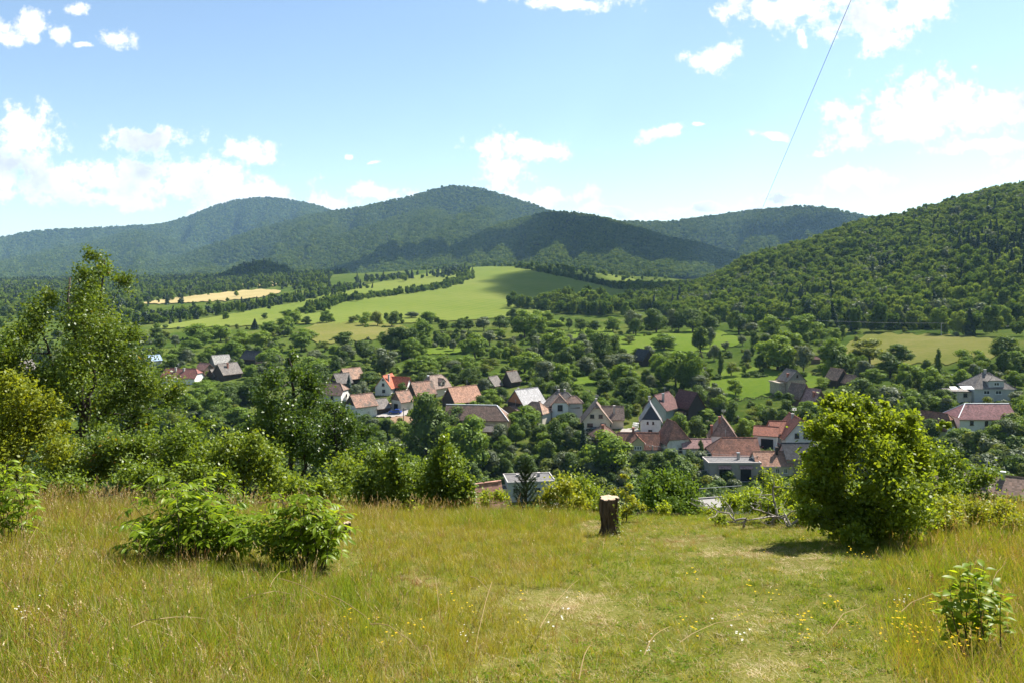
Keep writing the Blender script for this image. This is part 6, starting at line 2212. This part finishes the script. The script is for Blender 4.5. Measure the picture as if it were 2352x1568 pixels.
leafy_bush('walnut_bush', 'broad bush of large glossy yellow-green leaves in the meadow, taller left half', 'bush', 10.4, (430, 1300),
           dome(430, 1245, 150, 150, 40, 0.34) + [(385, 1072, 0.1), (340, 1110, 0.1), (470, 1082, 0.1), (300, 1150, 0.1), (425, 1100, 0.2), (520, 1110, 0.1)] + dome(560, 1250, 70, 80, 12, 0.25), 0.115, 7, 451, 'leaf_young')
leafy_bush('walnut_bush', 'rounded bush of large glossy yellow-green leaves in the meadow, right half', 'bush', 9.9, (690, 1305),
           dome(690, 1255, 118, 132, 38, 0.32) + [(640, 1125, 0.1), (700, 1118, 0.1), (735, 1128, 0.1), (790, 1210, 0.1)], 0.105, 7, 452, 'leaf_young')
leafy_bush('walnut_bush', 'bright leafy shoots at the left edge of the meadow', 'bush', 11.5, (20, 1200),
           [(20, 1050, 0.1), (50, 1085, 0.1), (0, 1075, 0.15), (35, 1120, 0.15), (60, 1110, 0.1), (-30, 1060, 0.2), (10, 1150, 0.2), (70, 1150, 0.1)], 0.11, 7, 453, 'leaf_young', keep=120)
leafy_bush('sapling', 'small leafy sapling in the grass near the lower right corner', 'sapling', 5.75, (2230, 1505),
           [(2230, 1290, 0.03), (2180, 1335, 0.05), (2280, 1330, 0.05), (2205, 1310, 0.05), (2260, 1300, 0.04), (2300, 1360, 0.06), (2165, 1370, 0.06), (2240, 1330, 0.08), (2290, 1390, 0.08), (2200, 1380, 0.08), (2250, 1370, 0.1)],
           0.095, 1, 454, 'leaf_young', compound=False, stem_r=0.006, aspect=0.5)

# ------------------------------------------------------------------ meadow grass
leaf_mat('grass_green', (0.085, 0.13, 0.011), (0.135, 0.185, 0.015), (0.20, 0.235, 0.024), gloss=0.015, rough=0.45, trans=0.4, rnd=0.6)
leaf_mat('grass_olive', (0.13, 0.14, 0.014), (0.205, 0.20, 0.022), (0.295, 0.26, 0.038), gloss=0.015, rough=0.45, trans=0.35, rnd=0.6)
leaf_mat('grass_dry', (0.24, 0.17, 0.07), (0.38, 0.28, 0.13), (0.55, 0.44, 0.25), gloss=0.03, trans=0.3, tmul=1.1, rnd=0.6)
leaf_mat('grass_brown', (0.15, 0.075, 0.03), (0.24, 0.12, 0.05), (0.34, 0.19, 0.09), gloss=0.02, trans=0.3, tmul=1.1, rnd=0.6)
leaf_mat('weed_green', (0.055, 0.095, 0.011), (0.085, 0.135, 0.014), (0.125, 0.175, 0.02), gloss=0.0, rnd=0.6)
leaf_mat('petal_yellow', (0.65, 0.42, 0.02), (0.75, 0.52, 0.03), (0.8, 0.6, 0.05), gloss=0, tmul=1.0)
leaf_mat('petal_white', (0.7, 0.68, 0.62), (0.78, 0.77, 0.72), (0.85, 0.84, 0.8), gloss=0, tmul=1.0)


def blades(rng, n, h, spread, w, lean=0.5, segs=3, droop=0.5):
    V, Fq, tint = [], [], []
    for i in range(n):
        a = rng.random() * 6.283
        r = spread * math.sqrt(rng.random())
        x, y = math.cos(a) * r, math.sin(a) * r
        hh = h * rng.uniform(0.55, 1.15)
        d = rng.random() * 6.283
        le = lean * rng.uniform(0.2, 1.0)
        ph = rng.random() * 3.14
        sx, sy = math.cos(ph) * w * 0.5, math.sin(ph) * w * 0.5
        k = len(V)
        tn = min(1, max(0, 0.5 + rng.normal() * 0.25))
        for s in range(segs + 1):
            t = s / segs
            q = le * (t ** (1 + droop)) * hh
            z = hh * (t - 0.25 * le * t * t)
            ww = 1 - 0.9 * t ** 1.5
            px_, py_ = x + math.cos(d) * q, y + math.sin(d) * q
            V += [(px_ - sx * ww, py_ - sy * ww, z), (px_ + sx * ww, py_ + sy * ww, z)]
            tint += [tn, tn]
        for s in range(segs):
            Fq.append((k + s * 2, k + s * 2 + 1, k + s * 2 + 3, k + s * 2 + 2))
    return V, Fq, tint


def tuft(seed, n, h, spread, w, lean, head=None):
    rng = np.random.default_rng(seed)
    V, Fq, tint = blades(rng, n, h, spread, w, lean)
    if head:
        # seed heads: small upright flakes along the top of every stalk
        tips = [(np.array(V[i * 8 + 6]) + np.array(V[i * 8 + 7])) / 2 for i in range(n)]
        lows = [(np.array(V[i * 8 + 4]) + np.array(V[i * 8 + 5])) / 2 for i in range(n)]
        for a, b in zip(lows, tips):
            for j in range(8):
                t = 0.45 + 0.6 * j / 8
                p = a + (b - a) * t
                s = head * (1.0 - 0.5 * j / 8)
                d = rng.normal(size=3)
                d[2] = abs(d[2]) + 0.8
                d /= np.linalg.norm(d)
                e = np.cross(d, rng.normal(size=3))
                e /= np.linalg.norm(e)
                k = len(V)
                V += [tuple(p - e * s * 0.28), tuple(p + e * s * 0.28), tuple(p + d * s + e * s * 0.1), tuple(p + d * s - e * s * 0.1)]
                tint += [0.7] * 4
                Fq.append((k, k + 1, k + 2, k + 3))
    return np_mesh('tuft', np.array(V), np.array(Fq), np.array(tint))


def weed(seed, n, h, spread, size):
    rng = np.random.default_rng(seed)
    P = np.stack([rng.normal(size=n) * spread, rng.normal(size=n) * spread, h * rng.random(n)], 1)
    Nn = unit(rng.normal(size=(n, 3)) * 0.5 + np.array([0, 0, 1]))
    V, Fq = leaf_cards(P, Nn, size * (0.6 + 0.8 * rng.random(n)), rng, 0.55, 0.1)
    return np_mesh('weed', V, Fq, np.repeat(rng.random(n), 4))


def flower(seed, n, h, spread, size):
    rng = np.random.default_rng(seed)
    V, Fq = [], []
    for i in range(n):
        c = np.array([rng.normal() * spread, rng.normal() * spread, h * rng.uniform(0.7, 1.1)])
        for j in range(5):
            a = j / 5 * 6.283 + rng.random()
            d = np.array([math.cos(a), math.sin(a), 0.3])
            e = np.array([-math.sin(a), math.cos(a), 0]) * size * 0.3
            k = len(V)
            V += [c, c + d * size * 0.5 + e, c + d * size, c + d * size * 0.5 - e]
            Fq.append((k, k + 1, k + 2, k + 3))
    return np_mesh('flower', np.array(V), np.array(Fq), rng.random(len(V)))


GM = [(tuft(501, 16, 0.20, 0.07, 0.006, 0.7), 'grass_green'), (tuft(502, 16, 0.26, 0.08, 0.006, 0.6), 'grass_green'), (tuft(503, 18, 0.16, 0.08, 0.005, 0.9), 'grass_green'),
      (tuft(504, 16, 0.24, 0.08, 0.0055, 0.7), 'grass_olive'), (tuft(505, 16, 0.20, 0.08, 0.005, 0.8), 'grass_olive'), (tuft(506, 14, 0.30, 0.09, 0.005, 0.6), 'grass_olive'),
      (tuft(507, 12, 0.22, 0.09, 0.0045, 1.0), 'grass_dry'), (tuft(508, 10, 0.34, 0.10, 0.004, 0.7), 'grass_dry'), (tuft(509, 14, 0.20, 0.08, 0.005, 0.9), 'grass_brown'),
      (tuft(510, 3, 0.62, 0.06, 0.004, 0.35, 0.022), 'grass_dry'), (tuft(511, 3, 0.52, 0.07, 0.004, 0.5, 0.018), 'grass_olive'), (weed(512, 34, 0.10, 0.07, 0.035), 'weed_green'),
      (weed(513, 26, 0.06, 0.08, 0.045), 'weed_green'), (tuft(514, 40, 0.07, 0.12, 0.005, 1.6), 'grass_dry'), (tuft(515, 24, 0.08, 0.10, 0.0045, 1.1), 'grass_green'), (tuft(516, 4, 0.40, 0.06, 0.004, 0.4, 0.014), 'grass_brown')]
grass_coll = source_coll('tuft', [g[0] for g in GM], [MATS[g[1]] for g in GM])
flower_coll = source_coll('flower', [flower(521, 5, 0.22, 0.05, 0.011), flower(522, 3, 0.26, 0.06, 0.010), flower(523, 9, 0.30, 0.05, 0.008)], [MATS['petal_yellow'], MATS['petal_yellow'], MATS['petal_white']])


def meadow_grass():
    rng = np.random.default_rng(530)
    n = 95000
    Y = rng.uniform(3.2, 21.5, n)
    hw = 0.70 * Y + 2.2
    keep = rng.random(n) < hw / (0.70 * 21.5 + 2.2) * np.interp(Y, [3, 9, 21], [1.9, 1.1, 0.75])
    Y = Y[keep]
    hw = hw[keep]
    X = (rng.random(len(Y)) * 2 - 1) * hw
    Z = ground_z(X, Y)
    x = X / Y * F + CX
    y = HY - (Z - ZC) / Y * F
    n = len(Y)
    # how tall: long on the left and at both edges, short and trampled right of the stump
    ht = np.interp(x, [-400, 0, 300, 800, 1250, 1450, 1700, 1950, 2080, 2352, 2800], [1.2, 1.2, 1.05, 0.95, 0.85, 0.62, 0.5, 0.55, 1.0, 1.15, 1.2])
    ht = ht * np.interp(Y, [3, 7, 12, 16, 20], [0.75, 0.9, 1.0, 1.05, 1.2])
    ht = np.where((x < 330) & (Y > 12), ht * 1.15, ht)
    ht = np.where((x > 280) & (x < 830) & (Y > 9.3) & (Y < 12), ht * 0.8, ht)
    ht = np.where((Y > 14.5) & (x < 1350), ht * (1.15 + 0.35 * fbm(X * 0.9, Y * 0.9, 41, 2)), ht)
    pn = fbm(X * 0.55, Y * 0.55, 31, 3)
    pn2 = fbm(X * 1.7 + 9, Y * 1.7, 37, 3)
    bare = np.zeros(n)
    red = np.zeros(n)
    for (cx, cy, rx, ry, wb, wr) in [(960, 1338, 75, 24, 1.0, 0.8), (1310, 1382, 115, 34, 1.0, 0.1), (1600, 1243, 95, 14, 1.0, 0.5), (1860, 1296, 85, 34, 1.0, 0.15), (1700, 1268, 150, 18, 0.9, 0.3), (1330, 1400, 190, 60, 0.5, 0.0), (1365, 1212, 50, 16, 0.8, 0.1), (1740, 1420, 90, 60, 0.5, 0.1), (1760, 1520, 120, 60, 0.45, 0.1)]:
        q = 1 - ((x - cx) / rx) ** 2 - ((y - cy) / ry) ** 2 + pn2 * 0.9
        q = np.clip(q * 1.6, 0, 1)
        bare = np.maximum(bare, q * wb)
        red = np.maximum(red, q * wr)
    u = rng.random(n)
    g = np.clip(0.36 + pn * 0.7, 0.05, 0.85)
    g = np.where((x > 1380) & (x < 2050), g + 0.12, g)
    idx = np.where(u < g, rng.choice([0, 1, 2, 2, 0, 1, 11], n), rng.choice([3, 4, 5, 3, 4, 6], n))
    v = rng.random(n)
    idx = np.where(v < 0.04 * np.clip(1 + pn2 * 2, 0.2, 3), rng.choice([8, 8, 16 - 1], n), idx)
    idx = np.where((v > 0.93 - 0.06 * pn2), rng.choice([6, 7, 7], n), idx)
    tall = rng.random(n) < np.interp(x, [-300, 300, 600, 1200, 1500, 2000, 2150, 2600], [0.15, 0.11, 0.055, 0.04, 0.012, 0.014, 0.08, 0.11])
    tall = tall | ((Y > 14.5) & (x < 1000) & (rng.random(n) < 0.10))
    idx = np.where(tall, rng.choice([9, 9, 10, 15], n), idx)
    idx = np.where(rng.random(n) < bare, np.where(rng.random(n) < red, 8, 13), idx)
    short = (ht < 0.75) & (rng.random(n) < 0.55) & ~tall
    idx = np.where(short & (bare < 0.3), rng.choice([14, 14, 14, 2, 13, 12], n), idx)
    drop = rng.random(n) < bare * 0.35
    s = ht * 0.76 * (0.6 + 0.75 * rng.random(n)) * (1 + pn * 0.25)
    s = np.where(bare > 0.3, s * 0.6, s)
    k = ~drop
    P = np.stack([X, Y, Z - 0.01], 1)[k]
    s = s[k]
    m = len(P)
    print('grass tufts', m)
    rot = upright(m, rng, 0.12)
    scatter('grass', P, rot, np.stack([np.clip(s, 0.7, 1.3), np.clip(s, 0.7, 1.3), s], 1), idx[k], grass_coll, 'long olive and straw-coloured meadow grass', 'grass')
    # flowers
    cl = []
    for (cx, cy, rx, ry, c, kind) in [(2120, 1480, 240, 70, 130, 0), (1700, 1450, 300, 80, 90, 0), (1130, 1440, 200, 60, 40, 1), (1800, 1310, 200, 30, 50, 1), (1450, 1270, 150, 25, 40, 1), (1250, 1205, 40, 16, 36, 2), (230, 1130, 90, 40, 60, 1), (1340, 1260, 90, 20, 14, 2), (30, 1460, 50, 50, 14, 2), (1500, 1540, 500, 30, 40, 2), (900, 1500, 500, 60, 40, 0), (2040, 1500, 60, 40, 16, 2)]:
        for _ in range(int(c * (0.14 if kind < 2 else 0.10))):
            fx, fy = cx + rng.normal() * rx * 0.5, cy + rng.normal() * ry * 0.5
            Ys = np.linspace(3.5, 19, 90)
            Xs = (fx - CX) / F * Ys
            rows = HY - (ground_z(Xs, Ys) - ZC) / Ys * F
            j = int(np.argmin(np.abs(rows - fy)))
            X0, Y0 = Xs[j] + rng.normal() * 0.1, Ys[j] + rng.normal() * 0.1
            cl.append((X0, Y0, gz(X0, Y0), kind))
    cl = np.array(cl)
    m = len(cl)
    sc_ = 0.8 + 0.5 * rng.random(m)
    scatter('wildflowers', cl[:, :3], upright(m, rng, 0.1), np.stack([sc_] * 3, 1), cl[:, 3].astype(int), flower_coll, 'small yellow and white wildflowers in the grass', 'flowers')


meadow_grass()


def straw():
    rng = np.random.default_rng(540)
    m = MB()
    L = [((640, 1325), (790, 1400)), ((760, 1370), (860, 1440)), ((850, 1430), (960, 1490)), ((555, 1375), (680, 1368)), ((1080, 1320), (1150, 1390)), ((1130, 1335), (1090, 1500)), ((1240, 1440), (1330, 1330)), ((1480, 1500), (1540, 1440)), ((1330, 1560), (1360, 1480)),
         ((970, 1480), (1005, 1550)), ((720, 1480), (735, 1545)), ((2070, 1400), (2190, 1355)), ((2260, 1380), (2310, 1290)), ((620, 1345), (660, 1310)), ((1385, 1260), (1390, 1236)), ((1000, 1330), (1010, 1420)), ((300, 1440), (470, 1420)), ((1560, 1480), (1700, 1420)), ((1900, 1450), (1990, 1390)), ((60, 1260), (120, 1150))]
    for (a, b) in L:
        pts = []
        for t in np.linspace(0, 1, 6):
            fx, fy = a[0] + (b[0] - a[0]) * t, a[1] + (b[1] - a[1]) * t
            Ys = np.linspace(3.5, 19, 120)
            Xs = (fx - CX) / F * Ys
            rows = HY - (ground_z(Xs, Ys) + 0.20 - ZC) / Ys * F
            j = int(np.argmin(np.abs(rows - fy)))
            pts.append(Vector((Xs[j], Ys[j], gz(Xs[j], Ys[j]) + 0.20 + 0.05 * math.sin(t * 3.1))))
        m.tube(pts, [0.0035, 0.0033, 0.003, 0.0026, 0.002, 0.0014], 4)
    o = m.build('dry_stalks', MATS['grass_dry'])
    tag(o, 'pale dry stalks lying bent across the meadow grass', 'stalks', kind='stuff')


straw()
# ------------------------------------------------------------------ cars, poles, wires, small things
plain('car_blue', (0.02, 0.05, 0.25), 0.25, 0.05, 1.0, spec=0.6)
plain('car_dark', (0.02, 0.022, 0.028), 0.25, 0.05, 1.0, spec=0.6)
plain('car_white', (0.7, 0.7, 0.72), 0.3, 0.05, 1.0, spec=0.6)
plain('tyre', (0.015, 0.015, 0.015), 0.9, 0.1, 5)
plain('log_end', (0.45, 0.33, 0.2), 0.9, 0.3, 6)
plain('pole_wood', (0.10, 0.08, 0.065), 0.9, 0.3, 6)
plain('pole_concrete', (0.42, 0.41, 0.39), 0.9, 0.15, 4)
plain('wire_dark', (0.05, 0.05, 0.055), 0.6, 0.1, 4)
plain('wire_light', (0.45, 0.45, 0.46), 0.5, 0.1, 4)
plain('sheet_white', (0.78, 0.78, 0.76), 0.6, 0.05, 2)


def car(label, x, y, yaw, paint):
    p = on_ground(x, y)
    p.z += 0.35
    root = empty('parked_car', p, math.radians(yaw))
    tag(root, label, 'car', 'cars parked in the village')
    L, W = 2.1, 0.86
    prof = [(-L, 0.32), (-L, 0.72), (-L + 0.12, 0.92), (-0.9, 0.98), (0.75, 0.98), (L - 0.25, 0.82), (L, 0.62), (L, 0.32)]
    m = MB()
    n = len(prof)
    V = [(a, s * W, z) for s in (-1, 1) for a, z in prof]
    m.add(V, [tuple(range(n)), tuple(reversed(range(n, 2 * n)))] + [((i + 1) % n, i, i + n, (i + 1) % n + n) for i in range(n)])
    m.build('body', MATS[paint], root)
    cab = [(-1.75, 0.97), (-1.35, 1.42), (0.1, 1.46), (0.95, 0.97)]
    m = MB()
    V = [(a, s * (W - (0.06 if z < 1.2 else 0.18)), z) for s in (-1, 1) for a, z in cab]
    m.add(V, [(0, 1, 2, 3), (7, 6, 5, 4)] + [((i + 1) % 4, i, i + 4, (i + 1) % 4 + 4) for i in range(4)])
    m.build('window', MATS['window_glass'], root)
    m = MB()
    m.box(-1.34, 0.08, -W + 0.16, W - 0.16, 1.425, 1.50)
    m.build('roof', MATS[paint], root)
    for sx in (-1.3, 1.3):
        for sy in (-1, 1):
            w = MB()
            w.tube([(sx, sy * (W - 0.16), 0.32), (sx, sy * (W + 0.03), 0.32)], 0.32, 14)
            wo = w.build('wheel', MATS['tyre'], root)
            r = MB()
            r.tube([(sx, sy * (W + 0.031), 0.32), (sx, sy * (W + 0.05), 0.32)], 0.19, 10)
            r.build('rim', MATS['steel'], wo)
    for sy in (-0.6, 0.6):
        MB().box(L - 0.03, L + 0.02, sy - 0.18, sy + 0.18, 0.58, 0.72).build('headlight', MATS['blind_white'], root)


car('blue hatchback parked on the gravel yard by the small wooden house', 908, 951, 172, 'car_blue')
car('dark car parked in front of the cream chalet', 1362, 993, 160, 'car_dark')


car('white estate car on the drive beside the pink carport', 1738, 1030, 80, 'car_white')
car('dark car at the corner of the pale grey hipped house', 2205, 912, 20, 'car_dark')


def pole(label, x, y, top, mat='pole_wood', arm=True, Y=None, r=0.13):
    p = on_ground(x, y) if Y is None else Vector(((x - CX) / F * Y, Y, gz((x - CX) / F * Y, Y)))
    h = (ZC - (top - HY) / F * p.y) - p.z
    root = empty('utility_pole', p)
    tag(root, label, 'pole', 'utility poles of the village')
    MB().tube([(0, 0, -0.5), (0, 0, h)], [r * 1.3, r * 0.8], 8).build('post', MATS[mat], root)
    if arm:
        MB().box(-0.9, 0.9, -0.06, 0.06, h - 0.5, h - 0.38).build('crossarm', MATS['pole_wood'], root)
        for s in (-0.8, 0.0, 0.8):
            MB().tube([(s, 0, h - 0.378), (s, 0, h - 0.2)], 0.05, 6).build('insulator', MATS['sheet_white'], root)
    return p + Vector((0, 0, h))


P1 = pole('wooden pole beside the gravel yard below the blue car', 927, 985, 936)
P2 = pole('concrete pole in front of the house with the gabled dormer', 1499, 1052, 1022, 'pole_concrete', r=0.18)
P3 = pole('dark wooden pole at the corner of the grey garage building', 1741, 1095, 1046)
P4 = pole('grey pole beside the road at the right edge', 2319, 1100, 1042, 'pole_concrete', Y=200)
P5 = pole('thin pole on the hay meadow in front of the wooded hill', 2162, 772, 742, 'pole_concrete')
P6 = pole('pole among the trees behind the dark timber barn', 1612, 890, 806)


def wire(label, a, b, sag, r, mat='wire_light'):
    a, b = Vector(a), Vector(b)
    pts = []
    for i in range(25):
        t = i / 24
        p = a.lerp(b, t)
        p.z -= sag * 4 * t * (1 - t)
        pts.append(p)
    o = MB().tube(pts, r, 5).build('power_line', MATS[mat])
    tag(o, label, 'wire')


wire('single dark wire running down out of the sky into the valley', px(2040, -200, 14), P6, 0.0, 0.0062, 'wire_dark')
wire('wire crossing the dark trees below the long brown roofed house', P1, P2, 1.0, 0.02)
wire('wire from the garage pole across the bright bushes', P3, px(1180, 1150, 190), 1.5, 0.022)
wire('upper wire above the garage building', P2, P3, 0.6, 0.02)
wire('wire across the dark trees beside the right-hand road', P4, px(2030, 1052, 195), 0.6, 0.02)
wire('wire leaving the frame beside the right-hand road', P4, px(2420, 1044, 205), 0.5, 0.02)
wire('faint wire along the foot of the wooded hill', P5, px(1760, 728, 400), 1.0, 0.03)
wire('faint wire from the hay meadow pole to the right edge', P5, px(2480, 748, 390), 1.0, 0.03)


def log_pile():
    p = on_ground(895, 936)
    root = empty('log_pile', p, math.radians(6))
    tag(root, 'stack of cut firewood logs beside the gravel yard', 'log pile')
    rng = np.random.default_rng(601)
    ms = []
    for k in range(3):
        m = MB()
        m.tube([(0, -0.5, 0), (0, 0.5, 0)], 0.15 + 0.02 * k, 8)
        me = m.mesh('log')
        me.materials.append(MATS['log_end'])
        ms.append(me)
    for row in range(5):
        for i in range(12 - row):
            o = bpy.data.objects.new('log', ms[int(rng.integers(3))])
            o.location = (-1.9 + i * 0.32 + row * 0.16, rng.normal() * 0.05, 0.4 + row * 0.28)
            link(o, root)


log_pile()


def pile(name, label, x, y, w, h, mat, cat):
    p = on_ground(x, y)
    root = empty(name, p, 0.2)
    tag(root, label, cat)
    rng = np.random.default_rng(int(x))
    for i in range(9):
        m = MB()
        z = 0.3 + h * i / 9
        m.box(-w / 2, w / 2, -0.12, 0.12, z, z + h / 9 - 0.02)
        o = m.build('board', MATS[mat], root)
        o.location = (rng.normal() * 0.15, rng.normal() * 0.25, 0)
        o.rotation_euler = (0, rng.normal() * 0.05, rng.normal() * 0.3)


pile('board_pile', 'heap of white boards in the yard left of the tall white house', 1459, 984, 2.0, 1.6, 'sheet_white', 'boards')


def awning(label, x, y, Y, w, d):
    p = px(x, y, Y)
    root = empty('awning', p)
    tag(root, label, 'awning', 'white awnings of the grey hipped house')
    MB().slab([(-w / 2, -d, -0.3), (w / 2, -d, -0.3), (w / 2, 0, 0.25), (-w / 2, 0, 0.25)], 0.06).build('canopy', MATS['sheet_white'], root)
    for s in (-1, 1):
        MB().tube([(s * w * 0.46, -d + 0.1, -0.34), (s * w * 0.46, -d + 0.1, -3.4)], 0.04, 6).build('post', MATS['steel'], root)


awning('larger white awning over the terrace of the pale grey hipped house', 2217, 888, 231, 3.4, 1.8)
awning('smaller white awning beside the larger one at the pale grey house', 2188, 889, 232, 2.0, 1.4)


def fence(label, x0, y0, x1, y1, n, h=1.1):
    a, b = on_ground(x0, y0), on_ground(x1, y1)
    root = empty('garden_fence', a)
    tag(root, label, 'fence')
    pm = MB().tube([(0, 0, -0.4), (0, 0, h)], 0.06, 6).mesh('post')
    pm.materials.append(MATS['pole_wood'])
    ps = []
    for i in range(n + 1):
        p = a.lerp(b, i / n)
        p.z = gz(p.x, p.y)
        o = bpy.data.objects.new('post', pm)
        o.location = p - a
        link(o, root)
        ps.append(p - a)
    for z in (0.5, 0.95):
        MB().tube([p + Vector((0, 0.07, z)) for p in ps], 0.022, 4).build('rail', MATS['pole_wood'], root)


fence('thin wooden fence along the foot of the pasture below the stone house', 1690, 922, 1795, 912, 16)


fence('wooden garden fence in front of the cream chalet', 1335, 998, 1420, 996, 12)
fence('wooden garden fence below the long wine-red roofed house', 2205, 994, 2300, 992, 14)
fence('wooden garden fence left of the tan yard barn', 742, 940, 800, 958, 10)
fence('wooden garden fence in front of the red-roofed white house', 868, 912, 930, 910, 10)


def terrace_rail():
    p = px(1655, 1118, 110)
    root = empty('railing', p, math.radians(14))
    tag(root, 'light metal railing on the concrete flat roof', 'railing')
    for i in range(7):
        MB().tube([(-3.2 + i * 1.05, 0, -1.0), (-3.2 + i * 1.05, 0, 0.0)], 0.03, 6).build('baluster', MATS['steel'], root)
    MB().tube([(-3.3, 0, 0.02), (3.3, 0, 0.02)], 0.035, 6).build('handrail', MATS['steel'], root)


terrace_rail()
# ------------------------------------------------------------------ the air
def build_haze():
    m = bpy.data.materials.new('haze')
    nt = nodes_of(m)
    v = nt.nodes.new('ShaderNodeVolumePrincipled')
    v.inputs['Color'].default_value = (0.40, 0.67, 1.0, 1)
    v.inputs['Density'].default_value = HAZE
    v.inputs['Anisotropy'].default_value = 0.15
    out = nt.nodes.new('ShaderNodeOutputMaterial')
    nt.links.new(v.outputs[0], out.inputs['Volume'])
    b = MB().box(-16000, 16000, -300, 12500, -20, 690)
    o = b.build('haze', m)
    o['kind'] = 'stuff'


HAZE = 0.00004
build_haze()


def cloud(label, cx, cy, cz, rx, ry, rz, seed, dens):
    """a cumulus: one closed lumpy body filled with an even scattering medium"""
    rng = np.random.default_rng(seed)
    bm_ = bmesh.new()
    bmesh.ops.create_icosphere(bm_, subdivisions=5, radius=1.0)
    V = np.array([v.co[:] for v in bm_.verts])
    lump = fbm(V[:, 0] * 2.1 + V[:, 2], V[:, 1] * 2.1 - V[:, 2], seed, 5)
    lump2 = np.abs(fbm(V[:, 0] * 5 + V[:, 2] * 4, V[:, 1] * 5, seed + 9, 3))
    r = 1 + lump * 0.55 + lump2 * 0.22
    V = V * r[:, None] * np.array([rx, ry, rz])
    V[:, 2] = np.where(V[:, 2] < -0.35 * rz, -0.35 * rz + (V[:, 2] + 0.35 * rz) * 0.2, V[:, 2])
    for v, c in zip(bm_.verts, V):
        v.co = c
    me = bpy.data.meshes.new('cloud')
    bm_.to_mesh(me)
    bm_.free()
    m = bpy.data.materials.new('cloud')
    nt = nodes_of(m)
    vs = nt.nodes.new('ShaderNodeVolumePrincipled')
    vs.inputs['Color'].default_value = (1, 1, 1, 1)
    vs.inputs['Density'].default_value = dens
    vs.inputs['Anisotropy'].default_value = 0.6
    out = nt.nodes.new('ShaderNodeOutputMaterial')
    nt.links.new(vs.outputs[0], out.inputs['Volume'])
    o = obj('cloud', me, m)
    o.location = (cx, cy, cz)
    tag(o, label, 'cloud', kind='stuff')


def cloud_over(label, x, y, Y, height, rx, ry, rz, seed, dens=0.02):
    """cloud standing between the sun and the place seen at (x, y, Y)"""
    p = px(x, y, Y) + SDIR * (height / SDIR.z)
    cloud(label, p.x, p.y, p.z, rx, ry, rz, seed, dens)


cloud_over('cumulus cloud whose shadow darkens the ridge behind the field', 1480, 590, 2350, 1450, 640, 330, 140, 701, 0.045)
cloud_over('small cumulus cloud whose shadow lies on the far half of the crop field', 1345, 655, 1090, 1450, 110, 260, 70, 703, 0.05)
cloud_over('added unseen cumulus cloud that shades the back hill', 1900, 520, 3300, 1500, 300, 260, 110, 705, 0.04)  # out-of-frame cloud added for more light and dark on the back hill
cloud_over('added unseen cumulus cloud that shades the lower spur left of the dark ridge', 900, 600, 2500, 1450, 230, 150, 80, 707, 0.05)  # extra cloud above the frame, put in to darken this spur
cloud_over('added unseen cumulus cloud that shades the small wooded knoll', 610, 630, 1580, 1450, 150, 90, 70, 711, 0.05)  # unseen cloud added to throw shade on the knoll
